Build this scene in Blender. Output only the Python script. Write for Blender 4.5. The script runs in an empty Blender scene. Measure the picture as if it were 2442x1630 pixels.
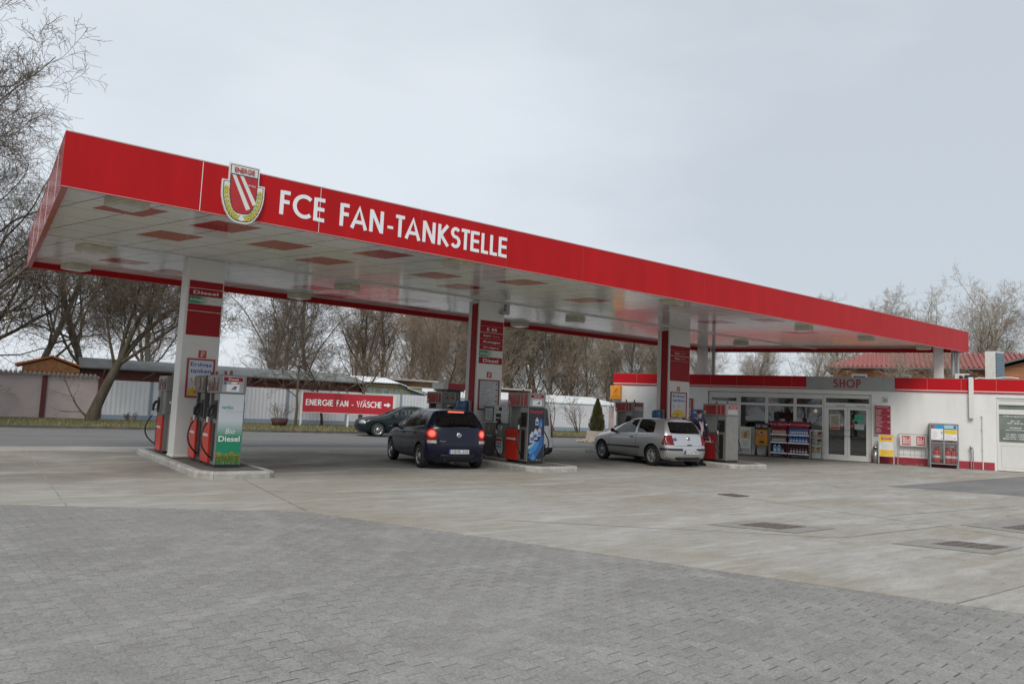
import bpy, bmesh, math, random
import numpy as np
from mathutils import Matrix, Vector
from mathutils.bvhtree import BVHTree

R = math.radians
scene = bpy.context.scene
COL = scene.collection

# ------------------------------------------------------------------ camera
CAM_F, CAM_YAW, CAM_PITCH, CAM_ROLL, CAM_H = 1725.41, 0.632784, 0.091359, 0.042602, 1.54
_f = Vector((math.sin(CAM_YAW) * math.cos(CAM_PITCH), math.cos(CAM_YAW) * math.cos(CAM_PITCH), math.sin(CAM_PITCH)))
_r = Vector((math.cos(CAM_YAW), -math.sin(CAM_YAW), 0))
_u = _r.cross(_f)
_r2 = math.cos(CAM_ROLL) * _r + math.sin(CAM_ROLL) * _u
_u2 = -math.sin(CAM_ROLL) * _r + math.cos(CAM_ROLL) * _u
cam_data = bpy.data.cameras.new('camera')
cam = bpy.data.objects.new('camera', cam_data)
COL.objects.link(cam)
M = Matrix.Identity(4)
for i in range(3):
    M[i][0], M[i][1], M[i][2] = _r2[i], _u2[i], -_f[i]
M[0][3], M[1][3], M[2][3] = 0, 0, CAM_H
cam.matrix_world = M
cam_data.sensor_width = 36
cam_data.lens = CAM_F / 2442 * 36
cam_data.clip_start, cam_data.clip_end = 0.1, 2000
scene.camera = cam

# ------------------------------------------------------------------ world, sun, exposure
SUN_EL, SUN_AZ = R(48), R(225)          # azimuth clockwise from +Y: from behind the camera, left
world = bpy.data.worlds.new('World')
scene.world = world
world.use_nodes = True
nt = world.node_tree
nt.nodes.clear()
wo = nt.nodes.new('ShaderNodeOutputWorld')
bg = nt.nodes.new('ShaderNodeBackground')
sky = nt.nodes.new('ShaderNodeTexSky')
sky.sky_type = 'NISHITA'
sky.sun_disc = False
sky.sun_elevation = SUN_EL
sky.sun_rotation = SUN_AZ
sky.dust_density = 3.0
tc = nt.nodes.new('ShaderNodeTexCoord')
mp = nt.nodes.new('ShaderNodeMapping')
mp.inputs['Scale'].default_value = (1.0, 1.0, 2.6)
nz = nt.nodes.new('ShaderNodeTexNoise')
nz.inputs['Scale'].default_value = 1.5
nz.inputs['Detail'].default_value = 6
nz.inputs['Roughness'].default_value = 0.5
cr = nt.nodes.new('ShaderNodeValToRGB')
cr.color_ramp.elements[0].position = 0.32
cr.color_ramp.elements[0].color = (4.05, 4.42, 4.8, 1)
cr.color_ramp.elements[1].position = 0.68
cr.color_ramp.elements[1].color = (5.35, 5.7, 6.08, 1)
mx = nt.nodes.new('ShaderNodeMix')
mx.data_type = 'RGBA'
mx.inputs['Factor'].default_value = 0.9          # overcast: clouds cover nearly all of the sky
L = nt.links.new
L(tc.outputs['Generated'], mp.inputs['Vector'])
L(mp.outputs['Vector'], nz.inputs['Vector'])
dt = nt.nodes.new('ShaderNodeVectorMath')            # the cloud thins towards the left of the view
dt.operation = 'DOT_PRODUCT'
dt.inputs[1].default_value = (-.22, .19, -.10)
ad = nt.nodes.new('ShaderNodeMath')
L(tc.outputs['Generated'], dt.inputs[0])
L(dt.outputs['Value'], ad.inputs[0])
L(nz.outputs['Fac'], ad.inputs[1])
L(ad.outputs[0], cr.inputs['Fac'])
L(sky.outputs['Color'], mx.inputs['A'])
L(cr.outputs['Color'], mx.inputs['B'])
L(mx.outputs['Result'], bg.inputs['Color'])
bg.inputs['Strength'].default_value = 0.1
L(bg.outputs['Background'], wo.inputs['Surface'])

sun_data = bpy.data.lights.new('sun', 'SUN')
sun_data.energy = 1.5
sun_data.angle = R(24)
sun_data.color = (1.0, 0.95, 0.87)
sun = bpy.data.objects.new('sun', sun_data)
COL.objects.link(sun)
sd = Vector((math.sin(SUN_AZ) * math.cos(SUN_EL), math.cos(SUN_AZ) * math.cos(SUN_EL), math.sin(SUN_EL)))
sun.rotation_euler = sd.to_track_quat('Z', 'Y').to_euler()
sun.location = sd * 60

scene.view_settings.view_transform = 'Standard'
scene.view_settings.look = 'None'
scene.view_settings.exposure = 0.58
scene.view_settings.gamma = 1.0
scene.cycles.max_bounces = 6
scene.cycles.diffuse_bounces = 3
scene.cycles.glossy_bounces = 3
scene.cycles.transparent_max_bounces = 12

# ------------------------------------------------------------------ materials
MATS = {}
def mat(name, col=(.5, .5, .5), rough=.5, metal=0., var=.12, scale=6., bump=0., coat=0., emit=None, spec=.5, stretch=None, col2=None, thr=None):
    if name in MATS: return MATS[name]
    m = bpy.data.materials.new(name)
    m.use_nodes = True
    t = m.node_tree
    b = t.nodes['Principled BSDF']
    b.inputs['Roughness'].default_value = rough
    b.inputs['Metallic'].default_value = metal
    b.inputs['Specular IOR Level'].default_value = spec
    b.inputs['Coat Weight'].default_value = coat
    b.inputs['Coat Roughness'].default_value = .06
    c = t.nodes.new('ShaderNodeTexCoord')
    mpn = t.nodes.new('ShaderNodeMapping')
    if stretch: mpn.inputs['Scale'].default_value = stretch
    n = t.nodes.new('ShaderNodeTexNoise')
    n.inputs['Scale'].default_value = scale
    n.inputs['Detail'].default_value = 6
    n.inputs['Roughness'].default_value = .6
    rp = t.nodes.new('ShaderNodeValToRGB')
    lo, hi = thr or (.3, .7)
    rp.color_ramp.elements[0].position = lo
    rp.color_ramp.elements[1].position = hi
    if col2 is None:
        a = [max(0, x * (1 - var)) for x in col]; d = [min(1, x * (1 + var)) for x in col]
    else:
        a, d = col, col2
    rp.color_ramp.elements[0].color = (*a, 1)
    rp.color_ramp.elements[1].color = (*d, 1)
    l = t.links.new
    l(c.outputs['Object'], mpn.inputs['Vector']); l(mpn.outputs['Vector'], n.inputs['Vector'])
    l(n.outputs['Fac'], rp.inputs['Fac']); l(rp.outputs['Color'], b.inputs['Base Color'])
    if bump:
        bn = t.nodes.new('ShaderNodeBump')
        bn.inputs['Strength'].default_value = bump
        bn.inputs['Distance'].default_value = .02
        l(n.outputs['Fac'], bn.inputs['Height']); l(bn.outputs['Normal'], b.inputs['Normal'])
    if emit:
        b.inputs['Emission Color'].default_value = (*emit[0], 1)
        b.inputs['Emission Strength'].default_value = emit[1]
    MATS[name] = m
    return m

def glass_mat(name, tint=(.75, .8, .8), refl=.9, dark=.5, ior=1.6):
    """window pane: clear mix that darkens what is behind it and reflects by angle"""
    if name in MATS: return MATS[name]
    m = bpy.data.materials.new(name); m.use_nodes = True
    t = m.node_tree; t.nodes.clear()
    o = t.nodes.new('ShaderNodeOutputMaterial')
    tr = t.nodes.new('ShaderNodeBsdfTransparent'); tr.inputs['Color'].default_value = (*[x * dark for x in tint], 1)
    gl = t.nodes.new('ShaderNodeBsdfGlossy'); gl.inputs['Roughness'].default_value = .02
    gl.inputs['Color'].default_value = (refl, refl, refl, 1)
    fr = t.nodes.new('ShaderNodeFresnel'); fr.inputs['IOR'].default_value = ior
    mi = t.nodes.new('ShaderNodeMixShader')
    n = t.nodes.new('ShaderNodeTexNoise'); n.inputs['Scale'].default_value = 1.4
    bn = t.nodes.new('ShaderNodeBump'); bn.inputs['Strength'].default_value = .03; bn.inputs['Distance'].default_value = .05
    c = t.nodes.new('ShaderNodeTexCoord')
    l = t.links.new
    l(c.outputs['Object'], n.inputs['Vector']); l(n.outputs['Fac'], bn.inputs['Height'])
    l(bn.outputs['Normal'], gl.inputs['Normal'])
    l(fr.outputs['Fac'], mi.inputs['Fac']); l(tr.outputs['BSDF'], mi.inputs[1]); l(gl.outputs['BSDF'], mi.inputs[2])
    l(mi.outputs['Shader'], o.inputs['Surface'])
    MATS[name] = m
    return m

RED = mat('red_enamel', (.43, .009, .012), .38, var=.10, scale=2.2, spec=.16, stretch=(1, 1, .22))
REDM = mat('red_panel', (.32, .008, .014), .45, var=.08, scale=3, spec=.25)
WHITE = mat('white_paint', (.68, .675, .65), .45, var=.04, scale=2)
WHITE2 = mat('bright_white_film', (.80, .81, .82), .4, var=.03)
GREY = mat('grey_panel', (.33, .335, .34), .4, var=.05, scale=2)
STEEL = mat('brushed_steel', (.42, .42, .41), .34, .7, var=.12, scale=14, stretch=(1, 1, .15))
DARK = mat('dark_plastic', (.025, .025, .027), .45, var=.2)
BLACK = mat('black_rubber', (.015, .015, .016), .6, var=.3, scale=20)
PUMPRED = mat('pump_red', (.55, .035, .02), .35, var=.08, scale=4)
CONC = mat('kerb_concrete', (.36, .35, .325), .85, var=.3, scale=5, bump=.3)

# ------------------------------------------------------------------ builders
WM = {}                                    # world matrix of every thing, to keep children local
def tag(o, label=None, cat=None, group=None, kind=None):
    if label: o['label'] = label
    if cat: o['category'] = cat
    if group: o['group'] = group
    if kind: o['kind'] = kind
    return o

def thing(name, label, cat, loc=(0, 0, 0), rz=0., group=None):
    o = bpy.data.objects.new(name, None)
    COL.objects.link(o)
    o.empty_display_size = .2
    o.location = loc; o.rotation_euler = (0, 0, rz)
    WM[o] = Matrix.Translation(loc) @ Matrix.Rotation(rz, 4, 'Z')
    return tag(o, label, cat, group)

class Fr:
    """frame on a wall or board: o origin, r right, u up, n = r x u outward"""
    def __init__(s, o, r=(1, 0, 0), u=(0, 0, 1)):
        s.o = Vector(o); s.r = Vector(r).normalized(); s.u = Vector(u).normalized(); s.n = s.r.cross(s.u)
    def p(s, x, y, z=0.): return s.o + s.r * x + s.u * y + s.n * z
    def at(s, x, y, z=0.): return Fr(s.p(x, y, z), s.r, s.u)
WF = Fr((0, 0, 0), (1, 0, 0), (0, 1, 0))

class MB:
    def __init__(s): s.v = []; s.f = []; s.m = []; s.smooth = set()
    def add(s, vs, fs, mi=0, smooth=False):
        k = len(s.v); s.v.extend([tuple(v) for v in vs])
        for f in fs:
            if smooth: s.smooth.add(len(s.f))
            s.f.append([i + k for i in f]); s.m.append(mi)
    def fbox(s, F, x0, x1, y0, y1, z0, z1, mi=0):
        vs = [F.p(x, y, z) for z in (z0, z1) for y in (y0, y1) for x in (x0, x1)]
        s.add(vs, [(0, 2, 3, 1), (4, 5, 7, 6), (0, 1, 5, 4), (2, 6, 7, 3), (0, 4, 6, 2), (1, 3, 7, 5)], mi)
    def box(s, x0, x1, y0, y1, z0, z1, mi=0): s.fbox(WF, x0, x1, y0, y1, z0, z1, mi)
    def prism(s, F, poly, z0, z1, mi=0):
        n = len(poly)
        vs = [F.p(x, y, z0) for x, y in poly] + [F.p(x, y, z1) for x, y in poly]
        s.add(vs, [list(range(n))[::-1], [i + n for i in range(n)]] + [(i, (i + 1) % n, (i + 1) % n + n, i + n) for i in range(n)], mi)
    def face(s, F, poly, z=0., mi=0): s.add([F.p(x, y, z) for x, y in poly], [list(range(len(poly)))], mi)
    def tube(s, pts, r, n=8, mi=0, caps=True):
        pts = [Vector(p) for p in pts]; k = len(pts)
        rr = r if isinstance(r, (list, tuple)) else [r] * k
        vs = []; prev = None
        for i, p in enumerate(pts):
            d = (pts[min(i + 1, k - 1)] - pts[max(i - 1, 0)]).normalized()
            a = prev - d * prev.dot(d) if prev is not None else d.orthogonal()
            if a.length < 1e-6: a = d.orthogonal()
            a.normalize(); b = d.cross(a); prev = a
            vs += [p + (a * math.cos(2 * math.pi * j / n) + b * math.sin(2 * math.pi * j / n)) * rr[i] for j in range(n)]
        fs = [(i * n + j, i * n + (j + 1) % n, (i + 1) * n + (j + 1) % n, (i + 1) * n + j) for i in range(k - 1) for j in range(n)]
        s.add(vs, fs, mi, True)
        if caps: s.add(vs[:n], [list(range(n))[::-1]], mi); s.add(vs[-n:], [list(range(n))], mi)
    def lathe(s, o, axis, prof, n=20, mi=0):
        """prof: (radius, distance along axis)"""
        o = Vector(o); ax = Vector(axis).normalized(); a = ax.orthogonal().normalized(); b = ax.cross(a)
        vs = []
        for r, h in prof:
            vs += [o + ax * h + (a * math.cos(2 * math.pi * j / n) + b * math.sin(2 * math.pi * j / n)) * max(r, 1e-4) for j in range(n)]
        k = len(prof)
        s.add(vs, [(i * n + j, i * n + (j + 1) % n, (i + 1) * n + (j + 1) % n, (i + 1) * n + j) for i in range(k - 1) for j in range(n)], mi, True)
    def ball(s, c, r, n=10, mi=0, sz=1.):
        s.lathe(c, (0, 0, 1), [(r * math.sin(math.pi * i / n), -r * sz * math.cos(math.pi * i / n)) for i in range(n + 1)], n + 2, mi)
    def build(s, name, mats, parent=None, bevel=0., base=None):
        me = bpy.data.meshes.new(name)
        mats = mats if isinstance(mats, (list, tuple)) else [mats]
        if parent is not None:
            W = WM[parent]; I = W.inverted()
            vs = [tuple(I @ Vector(v)) for v in s.v]; loc = None
        else:
            if base is None:
                xs = [v[0] for v in s.v]; ys = [v[1] for v in s.v]; zs = [v[2] for v in s.v]
                base = ((min(xs) + max(xs)) / 2, (min(ys) + max(ys)) / 2, min(zs))
            W = Matrix.Translation(base); vs = [(v[0] - base[0], v[1] - base[1], v[2] - base[2]) for v in s.v]; loc = base
        me.from_pydata(vs, [], s.f)
        for m in mats: me.materials.append(m)
        me.polygons.foreach_set('material_index', s.m)
        me.polygons.foreach_set('use_smooth', [i in s.smooth for i in range(len(s.f))])
        me.update()
        o = bpy.data.objects.new(name, me); COL.objects.link(o)
        WM[o] = W
        if parent is not None: o.parent = parent
        else: o.location = loc
        if bevel:
            b = o.modifiers.new('bevel', 'BEVEL'); b.width = bevel; b.segments = 2; b.limit_method = 'ANGLE'; b.angle_limit = R(40)
        return o

def raw_obj(name, me, parent=None):
    o = bpy.data.objects.new(name, me); COL.objects.link(o)
    if parent is not None: o.parent = parent; WM[o] = WM[parent]
    return o

def copy_tree(o, loc=None, rz=None, parent=None, scale=None):
    c = o.copy(); COL.objects.link(c)
    if parent is not None: c.parent = parent
    if loc is not None: c.location = loc
    if rz is not None: c.rotation_euler = (0, 0, rz)
    if scale is not None: c.scale = scale if isinstance(scale, (tuple, list)) else (scale,) * 3
    WM[c] = WM.get(o, Matrix.Identity(4))
    for ch in list(o.children): copy_tree(ch, parent=c)
    return c

# ------------------------------------------------------------------ writing
_TXT = {}
def text_mesh(txt, bold=0.):
    key = (txt, bold)
    if key in _TXT: return _TXT[key]
    cu = bpy.data.curves.new('t', 'FONT'); cu.body = txt; cu.offset = bold; cu.resolution_u = 3
    ob = bpy.data.objects.new('t', cu); COL.objects.link(ob)
    dg = bpy.context.evaluated_depsgraph_get(); dg.update()
    me = bpy.data.meshes.new_from_object(ob.evaluated_get(dg))
    v = np.array([tuple(x.co) for x in me.vertices]) if len(me.vertices) else np.zeros((0, 3))
    f = [list(p.vertices) for p in me.polygons]
    bpy.data.objects.remove(ob); bpy.data.curves.remove(cu); bpy.data.meshes.remove(me)
    _TXT[key] = (v, f)
    return _TXT[key]

def add_text(mb, F, txt, x0, x1, y0, y1, z=.004, mi=0, bold=.012, slant=0.):
    """writing fitted to a rectangle of the frame F"""
    v, f = text_mesh(txt, bold * .5)
    if not len(v): return
    a = v.min(0); b = v.max(0); sx = (x1 - x0) / max(b[0] - a[0], 1e-6); sy = (y1 - y0) / max(b[1] - a[1], 1e-6)
    mb.add([F.p(x0 + (p[0] - a[0]) * sx + slant * (p[1] - a[1]) * sy, y0 + (p[1] - a[1]) * sy, z) for p in v], f, mi)

def arc(cx, cy, rx, ry, a0, a1, n=14):
    return [(cx + rx * math.cos(R(a0 + (a1 - a0) * i / n)), cy + ry * math.sin(R(a0 + (a1 - a0) * i / n))) for i in range(n + 1)]
# geometric capitals drawn as strokes in a unit-high box: (width, [polylines])
GLYPH = {
 'F': (.42, [[(.07, 0), (.07, 1)], [(.14, .93), (.42, .93)], [(.14, .54), (.40, .54)]]),
 'E': (.46, [[(.07, 0), (.07, 1)], [(.14, .93), (.46, .93)], [(.14, .52), (.44, .52)], [(.14, .07), (.46, .07)]]),
 'L': (.42, [[(.07, 0), (.07, 1)], [(.14, .07), (.42, .07)]]),
 'T': (.5, [[(.25, 0), (.25, .86)], [(0, .93), (.5, .93)]]),
 'C': (.82, [arc(.5, .5, .43, .43, 48, 312, 20)]),
 'G': (.9, [arc(.5, .5, .43, .43, 48, 352, 22), [(.52, .44), (.93, .44)]]),
 'O': (1.0, [arc(.5, .5, .43, .43, 0, 360, 28)]),
 'S': (.56, [arc(.28, .73, .20, .20, 30, 270, 12) + arc(.28, .30, .22, .23, 88, -150, 12)]),
 'N': (.62, [[(.07, 0), (.07, 1)], [(.55, 0), (.55, 1)], [(.085, .95), (.535, .05)]]),
 'A': (.74, [[(.06, 0), (.37, .93), (.68, 0)], [(.2, .3), (.54, .3)]]),
 'K': (.6, [[(.07, 0), (.07, 1)], [(.52, 1), (.14, .52), (.56, 0)]]),
 'R': (.52, [[(.07, 0), (.07, 1)], [(.14, .93), (.24, .93)] + arc(.24, .72, .2, .21, 90, -90, 10) + [(.14, .51)], [(.24, .46), (.5, 0)]]),
 'P': (.52, [[(.07, 0), (.07, 1)], [(.14, .93), (.24, .93)] + arc(.24, .69, .21, .24, 90, -90, 10) + [(.14, .45)]]),
 'I': (.14, [[(.07, 0), (.07, 1)]]),
 'H': (.62, [[(.07, 0), (.07, 1)], [(.55, 0), (.55, 1)], [(.14, .52), (.48, .52)]]),
 'W': (.98, [[(.04, 1), (.28, .04), (.49, .96), (.70, .04), (.94, 1)]]),
 'Ä': (.74, [[(.06, 0), (.37, .93), (.68, 0)], [(.2, .3), (.54, .3)], [(.2, 1.06), (.2, 1.2)], [(.54, 1.06), (.54, 1.2)]]),
 '-': (.3, [[(.0, .36), (.3, .36)]]),
}
def stroke(mb, F, pts, w, z0, z1, mi=0):
    n = len(pts); P = [Vector((p[0], p[1])) for p in pts]; closed = (P[0] - P[-1]).length < 1e-6
    left = []; right = []
    for i in range(n):
        if closed: a = P[i - 1] if i else P[-2]; b = P[i + 1] if i < n - 1 else P[1]
        else: a = P[i - 1] if i else None; b = P[i + 1] if i < n - 1 else None
        d1 = (P[i] - a).normalized() if a is not None else None; d2 = (b - P[i]).normalized() if b is not None else None
        if d1 is None: d1 = d2
        if d2 is None: d2 = d1
        t = (d1 + d2)
        t = d1 if t.length < 1e-4 else t.normalized()
        nn = Vector((-t.y, t.x)); c = max(.72, nn.dot(Vector((-d1.y, d1.x))))
        left.append(P[i] + nn * (w / 2 / c)); right.append(P[i] - nn * (w / 2 / c))
    vs = []
    for i in range(n): vs += [F.p(left[i].x, left[i].y, z1), F.p(right[i].x, right[i].y, z1), F.p(left[i].x, left[i].y, z0), F.p(right[i].x, right[i].y, z0)]
    fs = []
    for i in range(n - 1):
        a, b = 4 * i, 4 * i + 4
        fs += [(a, a + 1, b + 1, b), (a + 1, a + 3, b + 3, b + 1), (a, b, b + 2, a + 2)]
    if not closed: fs += [(0, 2, 3, 1), (4 * n - 4, 4 * n - 3, 4 * n - 1, 4 * n - 2)]
    mb.add(vs, fs, mi)
def glyph(mb, F, ch, x0, x1, y0, y1, w=.14, z0=0., z1=.02, mi=0):
    gw, lines = GLYPH[ch]; sx = (x1 - x0) / gw; sy = (y1 - y0)
    for k, ln in enumerate(lines):
        stroke(mb, F, [(x0 + x * sx, y0 + y * sy) for x, y in ln], w * sy * .98, z0, z1 + .0012 * k, mi)
def glyph_line(mb, F, txt, x0, x1, y0, y1, w=.15, gap=.12, space=.34, **k):
    tot = sum(GLYPH[c][0] + gap if c != ' ' else space for c in txt) - gap; s = (x1 - x0) / tot; x = x0
    for c in txt:
        if c == ' ': x += space * s; continue
        glyph(mb, F, c, x, x + GLYPH[c][0] * s, y0, y1, w, **k); x += (GLYPH[c][0] + gap) * s
# ------------------------------------------------------------------ ground materials
def ground_mat(name, base, stain, pale, rough=.9, streak=(.12, .9, 1), fine=60., spots=.5, kind=None):
    m = bpy.data.materials.new(name); m.use_nodes = True
    t = m.node_tree; b = t.nodes['Principled BSDF']; b.inputs['Roughness'].default_value = rough
    b.inputs['Specular IOR Level'].default_value = .35
    l = t.links.new
    c = t.nodes.new('ShaderNodeTexCoord')
    def noise(scale, st=(1, 1, 1), det=6, dist=0.):
        mp_ = t.nodes.new('ShaderNodeMapping'); mp_.inputs['Scale'].default_value = st
        n_ = t.nodes.new('ShaderNodeTexNoise'); n_.inputs['Scale'].default_value = scale; n_.inputs['Detail'].default_value = det
        n_.inputs['Roughness'].default_value = .62; n_.inputs['Distortion'].default_value = dist
        l(c.outputs['Object'], mp_.inputs['Vector']); l(mp_.outputs['Vector'], n_.inputs['Vector'])
        return n_
    def ramp(n_, p0, p1, c0, c1):
        r_ = t.nodes.new('ShaderNodeValToRGB'); r_.color_ramp.elements[0].position = p0; r_.color_ramp.elements[1].position = p1
        r_.color_ramp.elements[0].color = (*c0, 1); r_.color_ramp.elements[1].color = (*c1, 1)
        l(n_.outputs['Fac'], r_.inputs['Fac']); return r_
    def mix(f, a, bb, mode='MIX'):
        x = t.nodes.new('ShaderNodeMix'); x.data_type = 'RGBA'; x.blend_type = mode
        if isinstance(f, float): x.inputs['Factor'].default_value = f
        else: l(f, x.inputs['Factor'])
        l(a, x.inputs['A']); l(bb, x.inputs['B']); return x.outputs['Result']
    n1 = noise(.35, det=4); r1 = ramp(n1, .4, .66, base, stain)
    n2 = noise(1.6, streak, 5, .4); r2 = ramp(n2, .5, .72, (0, 0, 0), (1, 1, 1))
    rgb = t.nodes.new('ShaderNodeRGB'); rgb.outputs[0].default_value = (*pale, 1)
    col = mix(r2.outputs['Color'], r1.outputs['Color'], rgb.outputs[0])
    n3 = noise(fine, det=3); r3 = ramp(n3, .25, .75, (1 - spots * .45,) * 3, (1 + spots * .3,) * 3)
    col = mix(1.0, col, r3.outputs['Color'], 'MULTIPLY')
    n4 = noise(4.5, (.4, 1, 1), 6, .8); r4 = ramp(n4, .28, .5, (.8, .79, .77), (1, 1, 1))
    col = mix(.8, col, r4.outputs['Color'], 'MULTIPLY')
    hgt = n3.outputs['Fac']; strength = .12
    if kind == 'slab':
        mth = lambda op, a=None, bb=None: _math(t, op, a, bb)
        sp = t.nodes.new('ShaderNodeSeparateXYZ'); l(c.outputs['Object'], sp.inputs[0])
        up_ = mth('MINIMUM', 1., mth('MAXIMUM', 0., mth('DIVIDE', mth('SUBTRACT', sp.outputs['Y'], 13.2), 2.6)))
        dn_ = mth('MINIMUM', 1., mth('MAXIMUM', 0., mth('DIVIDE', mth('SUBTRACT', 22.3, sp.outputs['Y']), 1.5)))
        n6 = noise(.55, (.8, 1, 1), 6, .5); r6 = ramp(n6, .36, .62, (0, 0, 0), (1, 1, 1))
        oil = mth('MULTIPLY', mth('MULTIPLY', up_, dn_), mth('MULTIPLY', r6.outputs['Color'], .72))   # drips and tyre black, plus the canopy's shade darkened into the colour
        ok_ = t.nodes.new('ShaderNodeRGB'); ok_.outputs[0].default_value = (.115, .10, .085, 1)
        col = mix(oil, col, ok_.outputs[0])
        n7 = noise(9., (.25, 1, 1), 4, .3); r7 = ramp(n7, .3, .62, (.86, .855, .84), (1.05, 1.05, 1.05)); col = mix(1.0, col, r7.outputs['Color'], 'MULTIPLY')
        n8 = noise(2.3, det=2); r8 = ramp(n8, .72, .76, (1, 1, 1), (.72, .7, .66)); col = mix(.7, col, r8.outputs['Color'], 'MULTIPLY')
    if kind == 'paver':
        mth = lambda op, a=None, bb=None: _math(t, op, a, bb)
        mp_ = t.nodes.new('ShaderNodeMapping'); mp_.inputs['Rotation'].default_value = (0, 0, R(-6))
        l(c.outputs['Object'], mp_.inputs['Vector'])
        sp = t.nodes.new('ShaderNodeSeparateXYZ'); l(mp_.outputs['Vector'], sp.inputs[0])
        tri = mth('PINGPONG', mth('ADD', sp.outputs['Y'], 0.), .055)
        x2 = mth('ADD', sp.outputs['X'], mth('MULTIPLY', tri, .42))
        row_ = mth('FLOOR', mth('DIVIDE', x2, .125)); yy = mth('ADD', sp.outputs['Y'], mth('MULTIPLY', mth('MODULO', mth('ABSOLUTE', row_), 2.), .11))
        cell = mth('FLOOR', mth('DIVIDE', yy, .22))
        fl_ = mth('FRACT', mth('ADD', mth('DIVIDE', x2, .125), .5)); fe_ = mth('FRACT', mth('DIVIDE', yy, .22))
        long_ = mth('LESS_THAN', mth('ABSOLUTE', mth('SUBTRACT', fl_, .5)), .022 * 1.0)
        end_ = mth('LESS_THAN', fe_, .055)
        cb = t.nodes.new('ShaderNodeCombineXYZ'); l(row_, cb.inputs[0]); l(cell, cb.inputs[1])
        wn = t.nodes.new('ShaderNodeTexWhiteNoise'); wn.noise_dimensions = '2D'; l(cb.outputs[0], wn.inputs['Vector'])
        x3 = mth('ADD', x2, .0625); cb.inputs[2].default_value = 0
        n5 = noise(.8, det=5); r5 = ramp(n5, .36, .58, (.35, .35, .35), (1, 1, 1))   # worn stretches where joints are sanded full
        stone = mth('ADD', .93, mth('MULTIPLY', wn.outputs['Value'], .13))
        dark_ = mth('MULTIPLY', mth('ADD', mth('MULTIPLY', end_, mth('ADD', .2, mth('MULTIPLY', wn.outputs['Value'], .5))), mth('MULTIPLY', long_, .3)), r5.outputs['Color'])
        k_ = mth('MULTIPLY', stone, mth('SUBTRACT', 1., mth('MINIMUM', dark_, .9)))
        kc = t.nodes.new('ShaderNodeCombineXYZ'); [l(k_, kc.inputs[q]) for q in range(3)]
        col = mix(1.0, col, kc.outputs[0], 'MULTIPLY')
        joint = mth('MAXIMUM', end_, mth('MULTIPLY', long_, .6))
        for cx_, cy_, r_0 in ((1.2, 9.7, 4.55), (1.2, 9.7, 3.15), (.6, 11.5, 8.35)):   # lane polished by turning wheels
            dx_ = mth('SUBTRACT', sp.outputs['X'], cx_); dy_ = mth('SUBTRACT', sp.outputs['Y'], cy_)
            rr_ = mth('SQRT', mth('ADD', mth('MULTIPLY', dx_, dx_), mth('MULTIPLY', dy_, dy_)))
            band = mth('SUBTRACT', 1., mth('MINIMUM', 1., mth('DIVIDE', mth('ABSOLUTE', mth('SUBTRACT', mth('ADD', rr_, mth('MULTIPLY', n5.outputs['Fac'], .25)), r_0)), .16)))
            jl = t.nodes.new('ShaderNodeRGB'); jl.outputs[0].default_value = (.335, .33, .315, 1)
            col = mix(mth('MULTIPLY', band, mth('MULTIPLY', n4.outputs['Fac'], .42)), col, jl.outputs[0])
        hgt = mth('SUBTRACT', mth('MULTIPLY', n3.outputs['Fac'], .25), joint); strength = .5
    bn = t.nodes.new('ShaderNodeBump'); bn.inputs['Strength'].default_value = strength; bn.inputs['Distance'].default_value = .008
    l(hgt, bn.inputs['Height']); l(bn.outputs['Normal'], b.inputs['Normal'])
    l(col, b.inputs['Base Color'])
    return m
def _math(t, op, a, bb):
    n_ = t.nodes.new('ShaderNodeMath'); n_.operation = op
    for i, x in enumerate((a, bb)):
        if x is None: continue
        if isinstance(x, (int, float)): n_.inputs[i].default_value = x
        else: t.links.new(x, n_.inputs[i])
    return n_.outputs[0]

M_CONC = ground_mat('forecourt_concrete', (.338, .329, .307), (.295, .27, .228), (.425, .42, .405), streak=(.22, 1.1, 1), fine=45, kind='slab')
M_PAVE = ground_mat('grey_pavers', (.258, .253, .243), (.225, .221, .212), (.295, .29, .28), streak=(1, 1, 1), fine=70, spots=.9, kind='paver')
M_LANE = ground_mat('lane_asphalt', (.165, .165, .168), (.14, .138, .135), (.2, .2, .2), fine=60)
M_EARTH = ground_mat('bare_ground', (.14, .125, .09), (.11, .10, .07), (.17, .15, .11), fine=8)
M_PATCH = ground_mat('dark_paving', (.19, .19, .19), (.165, .165, .166), (.22, .22, .22), fine=50)
M_LAWN = ground_mat('winter_lawn', (.125, .115, .05), (.10, .10, .04), (.17, .15, .08), fine=30, spots=1.)

def sheet(name, poly, z, m, kind='structure'):
    b = MB(); b.face(WF, poly, z); o = b.build(name, m, base=(0, 0, 0)); return tag(o, kind=kind)

sheet('ground', [(-400, -400), (500, -400), (500, 500), (-400, 500)], -.02, M_EARTH)
sheet('paved_yard', [(-40, -22), (45, -22), (45, 26), (-40, 26)], -.007, M_PAVE)
sheet('road', [(-60, 22.6), (70, 22.6), (70, 30.6), (-60, 42.2)], -.0035, M_LANE)
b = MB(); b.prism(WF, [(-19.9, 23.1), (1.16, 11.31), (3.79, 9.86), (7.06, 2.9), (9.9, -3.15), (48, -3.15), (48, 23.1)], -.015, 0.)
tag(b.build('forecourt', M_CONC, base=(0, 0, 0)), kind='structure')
sheet('asphalt_patch', [(18.48, 9.12), (30.6, 9.55), (33.5, 8.6), (33.5, -3), (25.8, -3)], .004, M_PATCH)
b = MB()
def strip(b, x0, y0, x1, y1, w, z, mi=0):
    d = Vector((x1 - x0, y1 - y0, 0)); L_ = d.length; F = Fr((x0, y0, z), d, (0, 0, 1).__class__((-d.y, d.x, 0)))
    b.face(F, [(0, -w / 2), (L_, -w / 2), (L_, w / 2), (0, w / 2)], 0, mi)
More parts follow.
